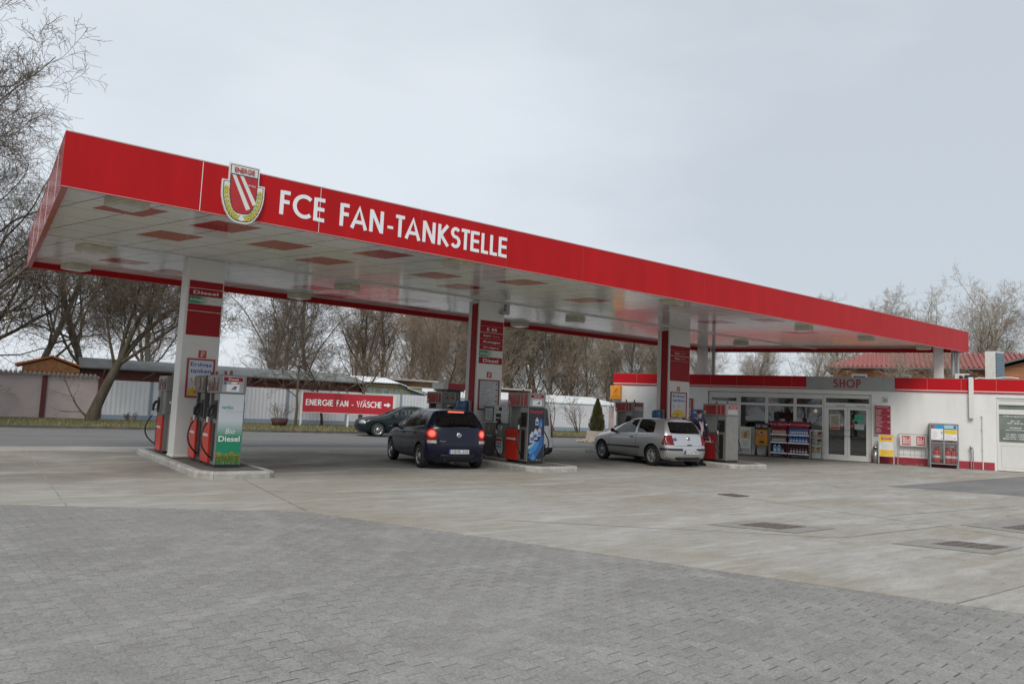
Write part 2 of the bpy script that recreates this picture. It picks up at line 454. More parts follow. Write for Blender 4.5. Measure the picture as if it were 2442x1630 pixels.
for a in ((1.1, 11.4, 1.09, 23), (4.17, 14, 3.84, 9.9), (7.1, 2.9, 12.5, 2.8), (8.3, 14, 8.3, 23), (6.0, 8.2, 9.5, 5.3), (9.5, 5.3, 12.6, 5.2),
          (16, 14, 16, 23), (5.0, 11.6, 30, 11.6), (12.2, 11.6, 12.2, 9.3), (12.2, 8.8, 12.2, 2.8), (12.6, 6.2, 30, 5.0), (-14, 23, 1.1, 17.5), (20.5, 13.0, 20.5, 5.4)):
    strip(b, *a, .018, .0045)
tag(b.build('concrete_joints', mat('joint_dirt', (.245, .235, .205), .9, var=.4, scale=3), base=(0, 0, 0)), kind='structure')
# surrounds of the inspection covers, a shade darker than the slabs around them
b = MB()
for pl in ([(8.58, 6.81), (9.68, 6.78), (10.25, 5.79), (9.21, 5.79)], [(9.74, 4.76), (10.72, 4.70), (11.3, 3.79), (10.26, 3.77)], [(12.75, 5.15), (14.9, 5.1), (14.9, 4.1), (12.85, 4.1)]):
    b.face(WF, pl, .0055)
tag(b.build('cover_surrounds', mat('surround_concrete', (.235, .225, .205), .9, var=.2, scale=8, bump=.2), base=(0, 0, 0)), kind='structure')
MCAST = mat('cast_iron', (.14, .115, .10), .7, .2, var=.35, scale=30, bump=.3)
for pl, lab in (([(9.02, 6.58), (9.59, 6.57), (9.89, 6.05), (9.28, 6.08)], 'rusty manhole cover in the middle of the concrete apron'),
                ([(10.27, 4.48), (10.83, 4.44), (11.08, 3.89), (10.57, 3.92)], 'brown manhole cover in a dark square, nearest the camera'),
                ([(12.1, 9.34), (12.5, 9.3), (12.53, 8.89), (12.15, 8.9)], 'small dark drain cover nearest the pumps and shop'),
                ([(13.12, 4.7), (13.9, 4.66), (13.9, 4.2), (13.2, 4.2)], 'manhole cover cut off by the right edge of the photo')):
    cx_ = sum(p[0] for p in pl) / 4; cy_ = sum(p[1] for p in pl) / 4
    b = MB(); b.prism(WF, pl, .006, .012)
    for k in range(5):
        for j in range(4):
            q = [(pl[0][i] * (1 - (j + .5) / 4) + pl[3][i] * (j + .5) / 4) * (1 - (k + .5) / 5) + (pl[1][i] * (1 - (j + .5) / 4) + pl[2][i] * (j + .5) / 4) * (k + .5) / 5 for i in (0, 1)]
            b.box(q[0] - .03, q[0] + .03, q[1] - .03, q[1] + .03, .012, .017)
    tag(b.build('manhole_cover', MCAST), lab, 'manhole cover', 'covers in the forecourt')

# ------------------------------------------------------------------ canopy
YF, YB, XL, XR, XRB, ZB, ZT, ZS = 12.42, 21.62, .73, 31.79, 27.23, 4.535, 5.356, 4.68
canopy = thing('station_canopy', 'long flat canopy with deep red fascia over the pumps', 'canopy', (12, 17.4, 0))
SEAM = mat('white_seam', (.75, .74, .72), .5)
def fascia(p, q, nrm, seams=(), th=.1, face=None):
    d = Vector((q[0] - p[0], q[1] - p[1], 0)); L_ = d.length
    F = Fr((p[0], p[1], 0), d, (0, 0, 1))
    sgn = 1 if F.n.dot(Vector(nrm)) > 0 else -1
    b = MB(); a, c = (-th, 0) if sgn > 0 else (0, th)
    b.fbox(F, 0, L_, ZB, ZT, a, c, 0)
    o = (c if sgn > 0 else a)
    for s_, w in seams: b.fbox(F, s_ - w / 2, s_ + w / 2, ZB + .003, ZT - .003, min(o, o + .003 * sgn), max(o, o + .003 * sgn), 1 if w > .0065 else 2)
    b.fbox(F, 0, L_, ZB - .012, ZB - .001, o - .012 if sgn > 0 else o, o if sgn > 0 else o + .012, 3)
    b.fbox(F, 0, L_, ZT + .001, ZT + .02, a - .006, c + .006, 3)
    return b.build('fascia', [face or RED, SEAM, mat('red_seam', (.45, .05, .05), .4), mat('edge_trim', (.55, .30, .29), .4)], canopy)
fascia((XL, YF), (XR, YF), (0, -1, 0), [(x - XL, w) for x, w in ((2.67, .01), (4.69, .008), (6.76, .0064), (8.86, .0064), (11.05, .006), (13.22, .003), (15.41, .004), (17.6, .003), (19.89, .003), (22.25, .002), (24.75, .002))])
fascia((XL + .006, YB - .1), (XL + .006, YF + .106), (-1, 0, 0), [(x, .012) for x in (1.9, 3.9, 5.9, 7.9)], face=mat('glossy_red_enamel', (.42, .012, .014), .12, var=.05, bump=.03, spec=.7))
fascia((XRB, YB), (XL + .006, YB), (0, 1, 0), [(x, .006) for x in range(2, 26, 2)])
fascia((XR - .01, YF + .106), (XRB + .05, YB - .106), (1, .5, 0))
b = MB(); b.prism(WF, [(XL + .11, YF + .11), (XR - .2, YF + .11), (XRB - .1, YB - .11), (XL + .11, YB - .11)], ZT - .25, ZT - .2)
b.build('roof', mat('roof_membrane', (.25, .25, .25), .8), canopy)

def soffit_mat():
    m = bpy.data.materials.new('white_soffit'); m.use_nodes = True; t = m.node_tree; b = t.nodes['Principled BSDF']; l = t.links.new
    c = t.nodes.new('ShaderNodeTexCoord'); sp = t.nodes.new('ShaderNodeSeparateXYZ'); l(c.outputs['Object'], sp.inputs[0])
    mth = lambda op, a=None, bb=None: _math(t, op, a, bb)
    u = mth('ADD', sp.outputs['X'], mth('MULTIPLY', sp.outputs['Y'], .37))      # boards run askew, parallel to the shop
    fu = mth('FRACT', mth('DIVIDE', u, .81))
    iu = mth('FLOOR', mth('DIVIDE', u, .81))
    l1 = mth('LESS_THAN', fu, .03)
    v = mth('ADD', sp.outputs['Y'], mth('MULTIPLY', mth('MODULO', iu, 2.), .42))
    fv = mth('FRACT', mth('DIVIDE', v, .84)); l2 = mth('LESS_THAN', fv, .024)
    wn = t.nodes.new('ShaderNodeTexWhiteNoise'); wn.noise_dimensions = '2D'
    cb = t.nodes.new('ShaderNodeCombineXYZ'); l(iu, cb.inputs[0]); l(mth('FLOOR', mth('DIVIDE', v, .84)), cb.inputs[1]); l(cb.outputs[0], wn.inputs['Vector'])
    shade = mth('ADD', .94, mth('MULTIPLY', wn.outputs['Value'], .06))
    ln = mth('SUBTRACT', 1., mth('MINIMUM', 1., mth('ADD', mth('MULTIPLY', l1, .92), mth('MULTIPLY', l2, .75))))
    k = mth('MULTIPLY', shade, ln)
    n_ = t.nodes.new('ShaderNodeTexNoise'); n_.inputs['Scale'].default_value = .9; n_.inputs['Detail'].default_value = 2; l(c.outputs['Object'], n_.inputs['Vector'])
    x = t.nodes.new('ShaderNodeMix'); x.data_type = 'RGBA'; x.blend_type = 'MULTIPLY'; x.inputs['Factor'].default_value = 1
    x.inputs['A'].default_value = (.78, .78, .765, 1); l(k, x.inputs['B']); l(x.outputs['Result'], b.inputs['Base Color'])
    bn = t.nodes.new('ShaderNodeBump'); bn.inputs['Strength'].default_value = .14; bn.inputs['Distance'].default_value = .05
    l(n_.outputs['Fac'], bn.inputs['Height']); l(bn.outputs['Normal'], b.inputs['Normal'])
    b.inputs['Roughness'].default_value = .11; b.inputs['Specular IOR Level'].default_value = .8
    return m
SOFF = soffit_mat()
b = MB(); b.prism(WF, [(XL + .105, YF + .105), (XR - .11, YF + .105), (XR - .11 - (17.40 - YF) * .496, 17.40), (XL + .105, 17.40)], ZS, ZS + .03)
b.build('soffit', SOFF, canopy)
b = MB(); b.prism(WF, [(XL + .105, 17.50), (XR - .11 - (17.5 - YF) * .496, 17.50), (XRB - .06, YB - .105), (XL + .105, YB - .105)], ZS, ZS + .03)
b.build('soffit', SOFF, canopy)
b = MB(); b.box(XL + .107, XR - .12 - (17.4 - YF) * .496, 17.401, 17.499, ZS - .03, ZS + .03)
b.build('ridge_strip', mat('soffit_strip', (.62, .61, .58), .3), canopy)
RSOF = mat('red_soffit_panel', (.40, .018, .02), .12, var=.04)
for u0, u1, y0, y1 in ((.28, 1.07, 13.5, 14.28), (1.88, 2.67, 13.5, 14.33), (1.88, 2.67, 15.18, 16.0), (3.49, 4.28, 14.33, 15.18), (5.12, 5.9, 13.5, 14.3), (5.13, 5.92, 15.2, 16.03),
                       (7.65, 8.44, 14.8, 15.6), (9.3, 10.08, 13.9, 14.73), (9.3, 10.1, 15.75, 16.5), (12.6, 13.4, 14.75, 15.66), (18.5, 19.3, 14.9, 15.75), (18.4, 19.2, 13.35, 13.98),
                       (3.13, 3.91, 19.25, 19.9), (4.62, 5.4, 19.85, 20.47), (7.9, 8.7, 19.3, 20.0), (9.3, 10.1, 20.2, 20.9), (10.9, 11.7, 19.2, 19.9), (12.4, 13.2, 20.4, 21.0), (22.3, 23.1, 14.3, 15.1), (15.5, 16.3, 20.3, 20.9)):
    b = MB(); b.prism(WF, [(u0 - .37 * (y - 17.12), y) for y in (y0,)] + [(u1 - .37 * (y0 - 17.12), y0), (u1 - .37 * (y1 - 17.12), y1), (u0 - .37 * (y1 - 17.12), y1)], ZS - .004, ZS - .0005)
    b.build('red_soffit_panel', RSOF, canopy)
# lettering on the front fascia
FF = Fr((0, YF, 0), (1, 0, 0), (0, 0, 1))
b = MB(); fce = MB()
for ch, x0, x1 in (('F', 3.97, 4.14), ('C', 4.2, 4.53), ('E', 4.58, 4.78), ('F', 5.08, 5.25), ('A', 5.29, 5.62), ('N', 5.67, 5.95), ('-', 6.04, 6.16), ('T', 6.21, 6.4), ('A', 6.42, 6.76), ('N', 6.81, 7.09),
                   ('K', 7.16, 7.41), ('S', 7.46, 7.68), ('T', 7.71, 7.91), ('E', 7.94, 8.15), ('L', 8.21, 8.38), ('L', 8.43, 8.61), ('E', 8.65, 8.86)):
    glyph(fce if x1 < 4.9 else b, FF, ch, x0, x1, 4.735, 5.16, .165 if ch != '-' else .13, .0, .006)
fce.build('lettering', mat('letter_film', (.78, .8, .83), .35, var=.03), canopy)
b.build('lettering', mat('letter_film', (.78, .8, .83), .35, var=.03), canopy)
# ------------------------------------------------------------------ crest on the fascia
crest = thing('club_crest', 'red and white shield crest with wheat wreath mounted on the canopy front', 'crest', (3.32, YF - .06, 4.43))
FC = Fr((3.32, YF - .06, 0), (1, 0, 0), (0, 0, 1))
def shield(k, dz=0.):
    top = 5.13 - k; w = .35 - k
    cur = [(w * math.cos(R(a)) ** .75 if a < 90 else 0, 4.93 - (4.93 - (4.43 + k * 1.25)) * math.sin(R(a)) ** 1.25) for a in (0, 15, 30, 45, 58, 70, 80, 90)]
    bw = .25 - k
    pts = [(-bw, 5.43 - k), (-bw, top), (-w, top)] + [(-x, z) for x, z in cur] + [(x, z) for x, z in cur[::-1][1:]] + [(w, top), (bw, top), (bw, 5.43 - k)]
    return pts
def field(k=0.):
    cur = [((.215 - k) * math.cos(R(a)) ** .6 if a < 90 else 0, 5.0 - (5.0 - 4.60 - k) * math.sin(R(a)) ** 1.15) for a in (0, 18, 36, 52, 66, 78, 90)]
    return [(-.215 + k, 5.235)] + [(-x, z) for x, z in cur] + [(x, z) for x, z in cur[::-1][1:]] + [(.215 - k, 5.235)]
b = MB(); b.prism(FC, shield(0), -.05, 0, 0); b.prism(FC, shield(.022), 0, .003, 1); b.prism(FC, shield(.034), .003, .006, 0)
b.build('shield_plate', [WHITE, mat('crest_black', (.03, .02, .03), .5)], crest)
b = MB(); b.prism(FC, [(x * 1.05, z if z > 5.2 else z - .012) for x, z in field()], .006, .009, 1); b.prism(FC, field(), .009, .012, 0)
for x0 in (-.2, -.075):
    b.prism(FC, [(x0, 5.232), (x0 + .06, 5.232), (x0 + .33 if x0 < -.1 else x0 + .30, 4.80 if x0 > -.1 else 4.70), (x0 + .265 if x0 < -.1 else x0 + .245, 4.76 if x0 > -.1 else 4.665)], .012, .014, 2)
b.prism(FC, [(-.214, 5.236), (.214, 5.236), (.214, 5.25), (-.214, 5.25)], .012, .015, 1)
b.build('red_field', [mat('crest_red', (.42, .02, .025), .35), MATS['crest_black'], WHITE], crest)
b = MB(); add_text(b, FC, 'ENERGIE', -.165, .165, 5.28, 5.37, .017, 1, .03); add_text(b, FC, 'ENERGIE', -.16, .16, 5.285, 5.365, .019, 0, .01)
add_text(b, FC, 'COTTBUS', .05, .195, 5.08, 5.11, .016, 2, .02)
b.build('lettering', [mat('crest_letter_red', (.5, .02, .03), .4), MATS['crest_black'], WHITE], crest)
for s in (-1, 1):
    b = MB()
    for k in range(9):
        a = 2 + k * 10.2; r_ = R(a)
        cx_ = s * .275 * math.cos(r_) ** .68; cz_ = 4.99 - .47 * math.sin(r_) ** 1.15
        t_ = math.atan2(-.47 * math.cos(r_), -s * .275 * math.sin(r_) - 1e-3)
        for q, (off, mi) in enumerate(((.032, 0), (-.032, 1), (0, 0))):
            ax = (math.cos(t_), math.sin(t_)); nx = (-ax[1], ax[0])
            ox, oz = cx_ + nx[0] * off - ax[0] * (.02 if q == 2 else 0), cz_ + nx[1] * off - ax[1] * (.02 if q == 2 else 0)
            sk = .35 * (1 if off > 0 else -1 if off < 0 else 0)
            ax2 = (ax[0] * math.cos(sk) + nx[0] * math.sin(sk), ax[1] * math.cos(sk) + nx[1] * math.sin(sk)); nx2 = (-ax2[1], ax2[0])
            def ell(f): return [(ox + ax2[0] * .036 * f * math.cos(R(d)) + nx2[0] * .016 * f * math.sin(R(d)), oz + ax2[1] * .036 * f * math.cos(R(d)) + nx2[1] * .016 * f * math.sin(R(d))) for d in range(0, 360, 45)]
            b.prism(FC, ell(1.0), .0065, .010 + q * .0006, 2); b.prism(FC, ell(.78), .010, .012 + q * .0006, mi)
    b.build('wheat_wreath', [mat('wheat_yellow', (.62, .5, .05), .5), mat('wheat_green', (.42, .46, .08), .5), mat('wheat_outline', (.2, .25, .05), .5)], crest)

# ------------------------------------------------------------------ columns under the canopy
def grad_mat(name, c0, c1, p0, p1, axis=0):
    m = bpy.data.materials.new(name); m.use_nodes = True; t = m.node_tree; b_ = t.nodes['Principled BSDF']; l = t.links.new
    c = t.nodes.new('ShaderNodeTexCoord'); sp = t.nodes.new('ShaderNodeSeparateXYZ'); l(c.outputs['Generated'], sp.inputs[0])
    r_ = t.nodes.new('ShaderNodeValToRGB'); r_.color_ramp.elements[0].position = p0; r_.color_ramp.elements[1].position = p1
    r_.color_ramp.elements[0].color = (*c0, 1); r_.color_ramp.elements[1].color = (*c1, 1)
    l(sp.outputs[axis], r_.inputs['Fac']); l(r_.outputs['Color'], b_.inputs['Base Color']); b_.inputs['Roughness'].default_value = .35
    return m
GREENG = grad_mat('green_to_white_print', (.02, .22, .10), (.62, .64, .60), .3, .62)
LETW = mat('price_letter', (.72, .70, .68), .5)
PFR = mat('dark_red_frame', (.24, .012, .02), .4)
def badge(b, F, cx_, z0, z1):
    w = (z1 - z0) / 2
    b.fbox(F, cx_ - w, cx_ + w, z0, z1, .001, .006, 0)
    P = lambda x, y: (cx_ + x * w, (z0 + z1) / 2 + y * w)
    stroke(b, F, [P(-.3, -.75), P(-.32, .2), P(-.1, .68), P(.3, .72), P(.5, .4), P(.35, -.05), P(.0, -.6)], w * .13, .006, .008, 1)
    stroke(b, F, [P(-.12, -.7), P(-.08, .1), P(.1, .45)], w * .13, .006, .0085, 1)
def column(x0, x1, panels, gpanel, bl, red_side):
    b = MB(); b.box(x0, x1, 17.42, 17.98, .14, ZS - .032)
    b.box(x0 - .015, x1 + .015, 17.405, 17.995, .14, .2, 0)
    c = b.build('column', [WHITE], canopy, bevel=.018)
    F = Fr((0, 17.42, 0), (1, 0, 0), (0, 0, 1))
    if red_side:
        FS = Fr((x0, 17.98, 0), (0, -1, 0), (0, 0, 1)); b = MB(); b.fbox(FS, .2, .5, .22, 4.55, .001, .012); b.build('red_side_strip', REDM, c)
    for z0, z1, txt, sl in panels:
        b = MB(); b.fbox(F, x0 + .06, x1 - .03, z0 + .004, z1 - .004, .001, .012); b.build('price_panel', REDM, c)
        if txt:
            b = MB(); w = .09 * len(txt) * .5 if len(txt) < 8 else .3
            xm = (x0 + x1) / 2 + .015
            parts = txt.split(' ')
            if len(parts) == 2 and len(txt) > 6:
                add_text(b, F, parts[0], xm - .3, xm - .02, z0 + .05, z1 - .055, .016, 0, .03); add_text(b, F, parts[1], xm + .03, xm + .29, z0 + .055, z1 - .055, .016, 1, 0., .2)
            else: add_text(b, F, txt, xm - w, xm + w, z0 + .045, z1 - .05, .016, 0, .03)
            b.build('lettering', [LETW, mat('dim_letter', (.5, .3, .3), .5)], c)
    if gpanel:
        z0, z1 = gpanel
        b = MB(); b.fbox(F, x0 + .06, x1 - .03, z0 + .004, z1 - .004, .001, .012); b.build('biodiesel_panel', GREENG, c)
        b = MB(); add_text(b, F, 'Bio', x0 + .09, x0 + .17, z0 + .055, z1 - .06, .016, 0, 0., .2); add_text(b, F, 'Diesel', x0 + .18, x0 + .37, z0 + .055, z1 - .06, .016, 0, .03); add_text(b, F, 'verbio', x0 + .57, x0 + .68, z0 + .07, z1 - .075, .016, 1, 0.)
        b.build('lettering', [LETW, mat('grey_letter', (.3, .35, .32), .5)], c)
    b = MB(); badge(b, F, *bl); b.build('red_badge', [mat('badge_red', (.5, .02, .02), .4), LETW], c)
    return c
column(3.61, 4.42, [(3.96, 4.13, None, 0), (3.78, 3.95, 'Diesel', 0), (3.44, 3.60, None, 0), (2.88, 3.43, None, 0)], (3.61, 3.78), (4.06, 2.38, 2.55), False)
column(11.55, 12.46, [(3.90, 4.07, None, 0), (3.72, 3.90, 'E 85', 0), (3.53, 3.71, 'Super bleifrei', 0), (3.35, 3.53, 'Autogas', 0), (3.2, 3.35, 'Erdgas', 0), (2.80, 3.0, 'Diesel', 0)], (3.01, 3.19), (12.0, 2.40, 2.57), True)
column(19.75, 20.88, [(3.85, 4.03, None, 0), (3.67, 3.85, 'Super plus', 0), (3.48, 3.66, 'Super bleifrei', 0), (2.76, 3.48, None, 0)], None, (20.28, 2.41, 2.57), True)

# framed posters hung on the columns
def gas_poster(x0, x1, z0, z1, lab, frame):
    F = Fr((0, 17.42, 0), (1, 0, 0), (0, 0, 1)); t = thing('framed_poster', lab, 'poster', ((x0 + x1) / 2, 17.41, z0), group='framed posters on the canopy columns')
    b = MB(); k = .035
    for a in ((x0, x1, z0, z0 + k), (x0, x1, z1 - k, z1), (x0, x0 + k, z0 + k, z1 - k), (x1 - k, x1, z0 + k, z1 - k)): b.fbox(F, *a, .002, .03)
    b.build('frame', frame, t)
    b = MB(); b.fbox(F, x0 + k, x1 - k, z0 + k, z1 - k, .002, .014); s = b.build('sheet', mat('poster_white', (.62, .63, .66), .5, var=.02), t)
    W = x1 - x0; H = z1 - z0; X = lambda u: x0 + W * u; Z = lambda v: z0 + H * v
    b = MB(); add_text(b, F, 'Erdgas', X(.13), X(.88), Z(.765), Z(.9), .017, 0, .035); add_text(b, F, 'tanken', X(.13), X(.88), Z(.63), Z(.745), .017, 0, .035)
    b.build('lettering', mat('poster_blue', (.02, .09, .42), .5), s)
    b = MB()
    b.face(F, [(X(.08), Z(.065))] + [(X(.5 + .42 * math.cos(R(a))), Z(.075 + .24 * math.sin(R(a)))) for a in range(180, -1, -12)] + [(X(.92), Z(.065))], .016, 0)
    b.face(F, [(X(.17), Z(.52)), (X(.2), Z(.5)), (X(.26), Z(.38)), (X(.22), Z(.37)), (X(.17), Z(.46))], .016, 1); b.face(F, [(X(.5), Z(.5)), (X(.56), Z(.51)), (X(.53), Z(.4)), (X(.5), Z(.4))], .016, 1)
    add_text(b, F, 'gasag', X(.3), X(.52), Z(.12), Z(.17), .018, 2)
    b.build('picture', [mat('poster_yellow', (.75, .48, .03), .5), mat('poster_orange', (.62, .25, .08), .5), DARK], s)
gas_poster(3.75, 4.35, 1.48, 2.36, 'Erdgas tanken poster in a red frame, on the leftmost column', mat('bright_red_frame', (.36, .015, .02), .4))
gas_poster(19.86, 20.72, 1.45, 2.37, 'Erdgas tanken poster in a dark frame, on the column beside the silver car', PFR)
F = Fr((0, 17.42, 0), (1, 0, 0), (0, 0, 1)); t = thing('framed_notice', 'large white notice in a dark red frame on the middle column', 'notice', (12, 17.41, 1.46), group='framed posters on the canopy columns')
b = MB()
for a in ((11.64, 12.37, 1.46, 1.495), (11.64, 12.37, 2.305, 2.34), (11.64, 11.675, 1.495, 2.305), (12.335, 12.37, 1.495, 2.305)): b.fbox(F, *a, .002, .03)
b.build('frame', PFR, t)
b = MB(); b.fbox(F, 11.675, 12.335, 1.495, 2.305, .002, .014); s = b.build('sheet', mat('notice_paper', (.45, .45, .46), .5), t)
b = MB()
rng = random.Random(3)
for k in range(17):
    z = 2.25 - k * .042; b.fbox(F, 11.72, 11.9 + rng.random() * .3, z, z + .014, .014, .016)
    if k % 4 == 1: b.fbox(F, 12.24, 12.3, z, z + .03, .014, .016, 1)
b.build('print_lines', [mat('print_grey', (.28, .28, .29), .6), DARK], s)

# lamps under the soffit
LB = mat('lamp_housing', (.60, .57, .44), .5); LGL = mat('lamp_glass', (.55, .56, .55), .1)
first = None
rows = ((13.3, 'front edge'), (18.35, 'middle'), (21.25, 'back edge'))
lampspots = [(1.72, 13.2, 'nearest the left end at the front edge'), (8.2, 13.3, 'at the front edge under the word Tankstelle'), (15.2, 13.35, 'at the front edge left of the third column'), (22.2, 13.7, 'at the front edge right of the third column'), (26.1, 13.6, 'at the front edge above the shop door'), (29.9, 13.3, 'at the front edge by the canopy tip'),
             (1.77, 18.1, 'behind the ridge at the left end'), (7.9, 18.5, 'behind the ridge left of the middle column'), (16.2, 18.5, 'behind the ridge left of the third column'), (25.5, 18.6, 'behind the ridge in front of the shop'),
             (1.75, 21.15, 'at the back edge, left end'), (7.55, 21.2, 'at the back edge between first and middle columns'), (15.9, 21.25, 'at the back edge right of the middle column'), (24.1, 21.25, 'at the back edge left of the third column')]
for i, (x, y, w) in enumerate(lampspots):
    if first is None:
        t = thing('ceiling_lamp', '', 'ceiling lamp', (x, y, ZS - .17), R(20))
        F = Fr((0, 0, 0), (1, 0, 0), (0, 1, 0)); WMt = WM[t]
        b = MB(); G_ = Fr(WMt @ Vector((0, 0, 0)), WMt.to_3x3() @ Vector((1, 0, 0)), WMt.to_3x3() @ Vector((0, 1, 0)))
        b.fbox(G_, -.25, .25, -.25, .25, .042, .168); b.build('housing', LB, t, bevel=.012)
        b = MB(); b.fbox(G_, -.21, .21, -.21, .21, .03, .041); b.build('glass', LGL, t)
        first = t
    else: t = copy_tree(first, (x, y, ZS - .17))
    t['label'] = 'boxy cream lamp under the canopy, ' + w; t['group'] = 'lamps under the canopy'
# small camera on the middle column
t = thing('security_camera', 'small grey camera bracket high on the middle column', 'camera', (12.5, 17.36, 4.3))
b = MB(); b.box(12.44, 12.56, 17.30, 17.42, 4.3, 4.62); b.build('bracket', STEEL, t, bevel=.01)
b = MB(); b.box(12.26, 12.44, 17.26, 17.4, 4.3, 4.4); b.build('camera_body', GREY, t, bevel=.01)
# ------------------------------------------------------------------ shop building
E_ = Vector((.44429646, -.89587982, 0)); S0 = Vector((28.7167, 15, 0))
SF = Fr(S0, E_, (0, 0, 1))
shop = thing('shop_building', 'low white filling station shop with red parapet and glass front', 'shop', tuple(SF.p(-2, 0, -4)), math.atan2(E_.y, E_.x))
PLAST = mat('white_render', (.74, .74, .73), .85, scale=2.2, bump=.05, col2=(.64, .635, .61), thr=(.48, .82), stretch=(1, 1, .28))
FRAMEW = mat('white_window_frame', (.66, .665, .64), .4, var=.03)
UL, UR = -10.58, 12.0
b = MB()
for x0, x1, y0, y1 in ((UL, -6.25, 0, 2.87), (-6.25, .2, 2.68, 2.87), (.2, 4.38, 0, 2.87), (4.38, 8.2, 2.70, 2.87), (8.2, UR, 0, 2.87)): b.fbox(SF, x0, x1, y0, y1, -.3, 0)
b.fbox(SF, UL, UL + .3, 0, 2.87, -9.3, -.301); b.fbox(SF, UR - .3, UR, 0, 2.87, -9.3, -.301); b.fbox(SF, UL + .301, UR - .301, 0, 2.87, -9.3, -9.0)
b.build('wall', PLAST, shop)
b = MB(); b.fbox(SF, UL + .31, UR - .31, 2.9, 3.0, -9.1, -.32); b.build('roof', MATS['roof_membrane'], shop)
IN = mat('shop_interior', (.10, .10, .10), .9, var=.3)
b = MB(); b.fbox(SF, UL + .31, UR - .31, .004, .02, -8.9, -.31, 0); b.fbox(SF, -6.8, .8, 0, 2.89, -5.2, -5.1, 0); b.fbox(SF, 1.2, 1.3, .03, 2.89, -8.9, -.31, 0); b.build('interior', IN, shop)
b = MB()
for u in (-5.6, -4.4, -3.2, -2.1): 
    b.fbox(SF, u, u + .7, .02, 1.75, -3.0, -2.4, 0)
    for k in range(4): b.fbox(SF, u + .03, u + .66, .3 + k * .36, .5 + k * .36, -2.4, -2.36, 1 + (k + int(u * 7)) % 3)
b.build('shop_shelves', [DARK, mat('stock_red', (.3, .04, .03), .6, var=.6, scale=30), mat('stock_yellow', (.4, .33, .08), .6, var=.6, scale=30), mat('stock_pale', (.35, .36, .38), .6, var=.6, scale=30)], shop)
b = MB(); b.ball(SF.p(-1.95, 1.98, -1.2), .07, 8); b.build('ceiling_globe', mat('lit_globe', (.8, .5, .15), .5, emit=((1, .6, .18), 1.6)), shop)
# parapet: red panels, white stripe, grey sign field
PM = mat('parapet_red', (.46, .006, .012), .35, var=.05, scale=1.2, spec=.25)
for x0, x1 in ((UL - .04, -2.22), (1.03, UR + .04)):
    b = MB(); b.fbox(SF, x0, x1, 2.935, 3.38, -.28, .04, 0); b.fbox(SF, x0, x1, 2.905, 2.9349, -.28, .046, 1); b.fbox(SF, x0, x1, 2.86, 2.9049, -.28, .043, 0)
    u = x0 + 1.12
    while u < x1 - .3: b.fbox(SF, u - .005, u + .005, 2.94, 3.375, .0401, .0415, 2); u += 1.12
    b.fbox(SF, x0, x1, 3.3801, 3.395, -.29, .05, 2)
    b.build('parapet', [PM, WHITE, mat('panel_joint', (.5, .2, .2), .5)], shop)
b = MB(); b.fbox(SF, UL - .04, UL + .3, 2.86, 3.37, -9.3, -.281); b.fbox(SF, UL + .3, UR, 2.86, 3.37, -9.35, -9.1); b.build('parapet', PM, shop)
b = MB(); b.fbox(SF, -2.219, 1.029, 2.875, 3.39, -.28, .06, 0)
for u in (-1.62, -.5, .62): b.fbox(SF, u - .004, u + .004, 2.88, 3.385, .0601, .0612, 1)
b.fbox(SF, -2.219, 1.029, 2.86, 2.8749, -.28, .065, 1)
sg = b.build('grey_sign_field', [GREY, mat('grey_joint', (.2, .2, .2), .5)], shop)
b = MB(); glyph_line(b, SF, 'SHOP', -1.18, -.18, 2.955, 3.29, .16, gap=.2, z0=.06, z1=.075); b.build('lettering', mat('shop_red', (.30, .015, .025), .4), sg)
# glass front
PANE = glass_mat('shop_pane', dark=.5, ior=1.95)
PANEL = mat('white_infill', (.70, .70, .66), .5, var=.03)
def frame_rect(b, x0, x1, y0, y1, w, z0, z1, mi=0):
    b.fbox(SF, x0, x1, y0, y0 + w, z0, z1, mi); b.fbox(SF, x0, x1, y1 - w, y1, z0, z1, mi)
    b.fbox(SF, x0, x0 + w, y0 + w, y1 - w, z0, z1, mi); b.fbox(SF, x1 - w, x1, y0 + w, y1 - w, z0, z1, mi)
cuts = [-6.22, -4.92, -3.79, -2.66, -1.55]
for i in range(4):
    x0, x1 = cuts[i] + .004, cuts[i + 1] - .004
    b = MB(); frame_rect(b, x0, x1, .02, 2.66, .055, -.16, -.06)
    b.fbox(SF, x0 + .055, x1 - .055, 2.13, 2.22, -.16, -.06); b.fbox(SF, x0 + .055, x1 - .055, 2.47, 2.605, -.15, -.07); b.fbox(SF, x0 + .055, x1 - .055, 1.12, 1.19, -.16, -.055)
    w = b.build('window', FRAMEW, shop)
    b = MB(); b.fbox(SF, x0 + .056, x1 - .056, .075, 1.12, -.14, -.09); b.build('lower_panel', PANEL, w)
    b = MB(); b.fbox(SF, x0 + .056, x1 - .056, 1.19, 2.13, -.115, -.105); b.build('pane', PANE, w)
    b = MB()
    if i == 0: b.fbox(SF, x0 + .056, x1 - .056, 2.2201, 2.469, -.135, -.085, 0)
    b.fbox(SF, x0 + (.056 if i else .12), x1 - (.056 if i else .12), 2.2201 if i else 2.27, 2.4699 if i else 2.41, -.113 if i else -.08, -.103 if i else -.075, 1); b.build('top_light', [PANEL, PANE], w)
    if i in (1, 2):
        b = MB(); b.fbox(SF, x0 + .3, x0 + .8, 1.25, 1.6, -.2, -.19, 0); b.build('window_card', mat('yellow_card', (.55, .42, .08), .6, var=.3, scale=9), w)
b = MB(); frame_rect(b, -1.545, .19, .02, 2.66, .07, -.16, -.05); b.fbox(SF, -1.475, .12, 2.17, 2.33, -.16, -.05); b.fbox(SF, -1.475, .12, 2.52, 2.59, -.15, -.07)
b.build('door_frame', FRAMEW, shop)
b = MB(); b.fbox(SF, -1.475, .12, 2.33, 2.52, -.113, -.103); b.build('top_light', PANE, shop)
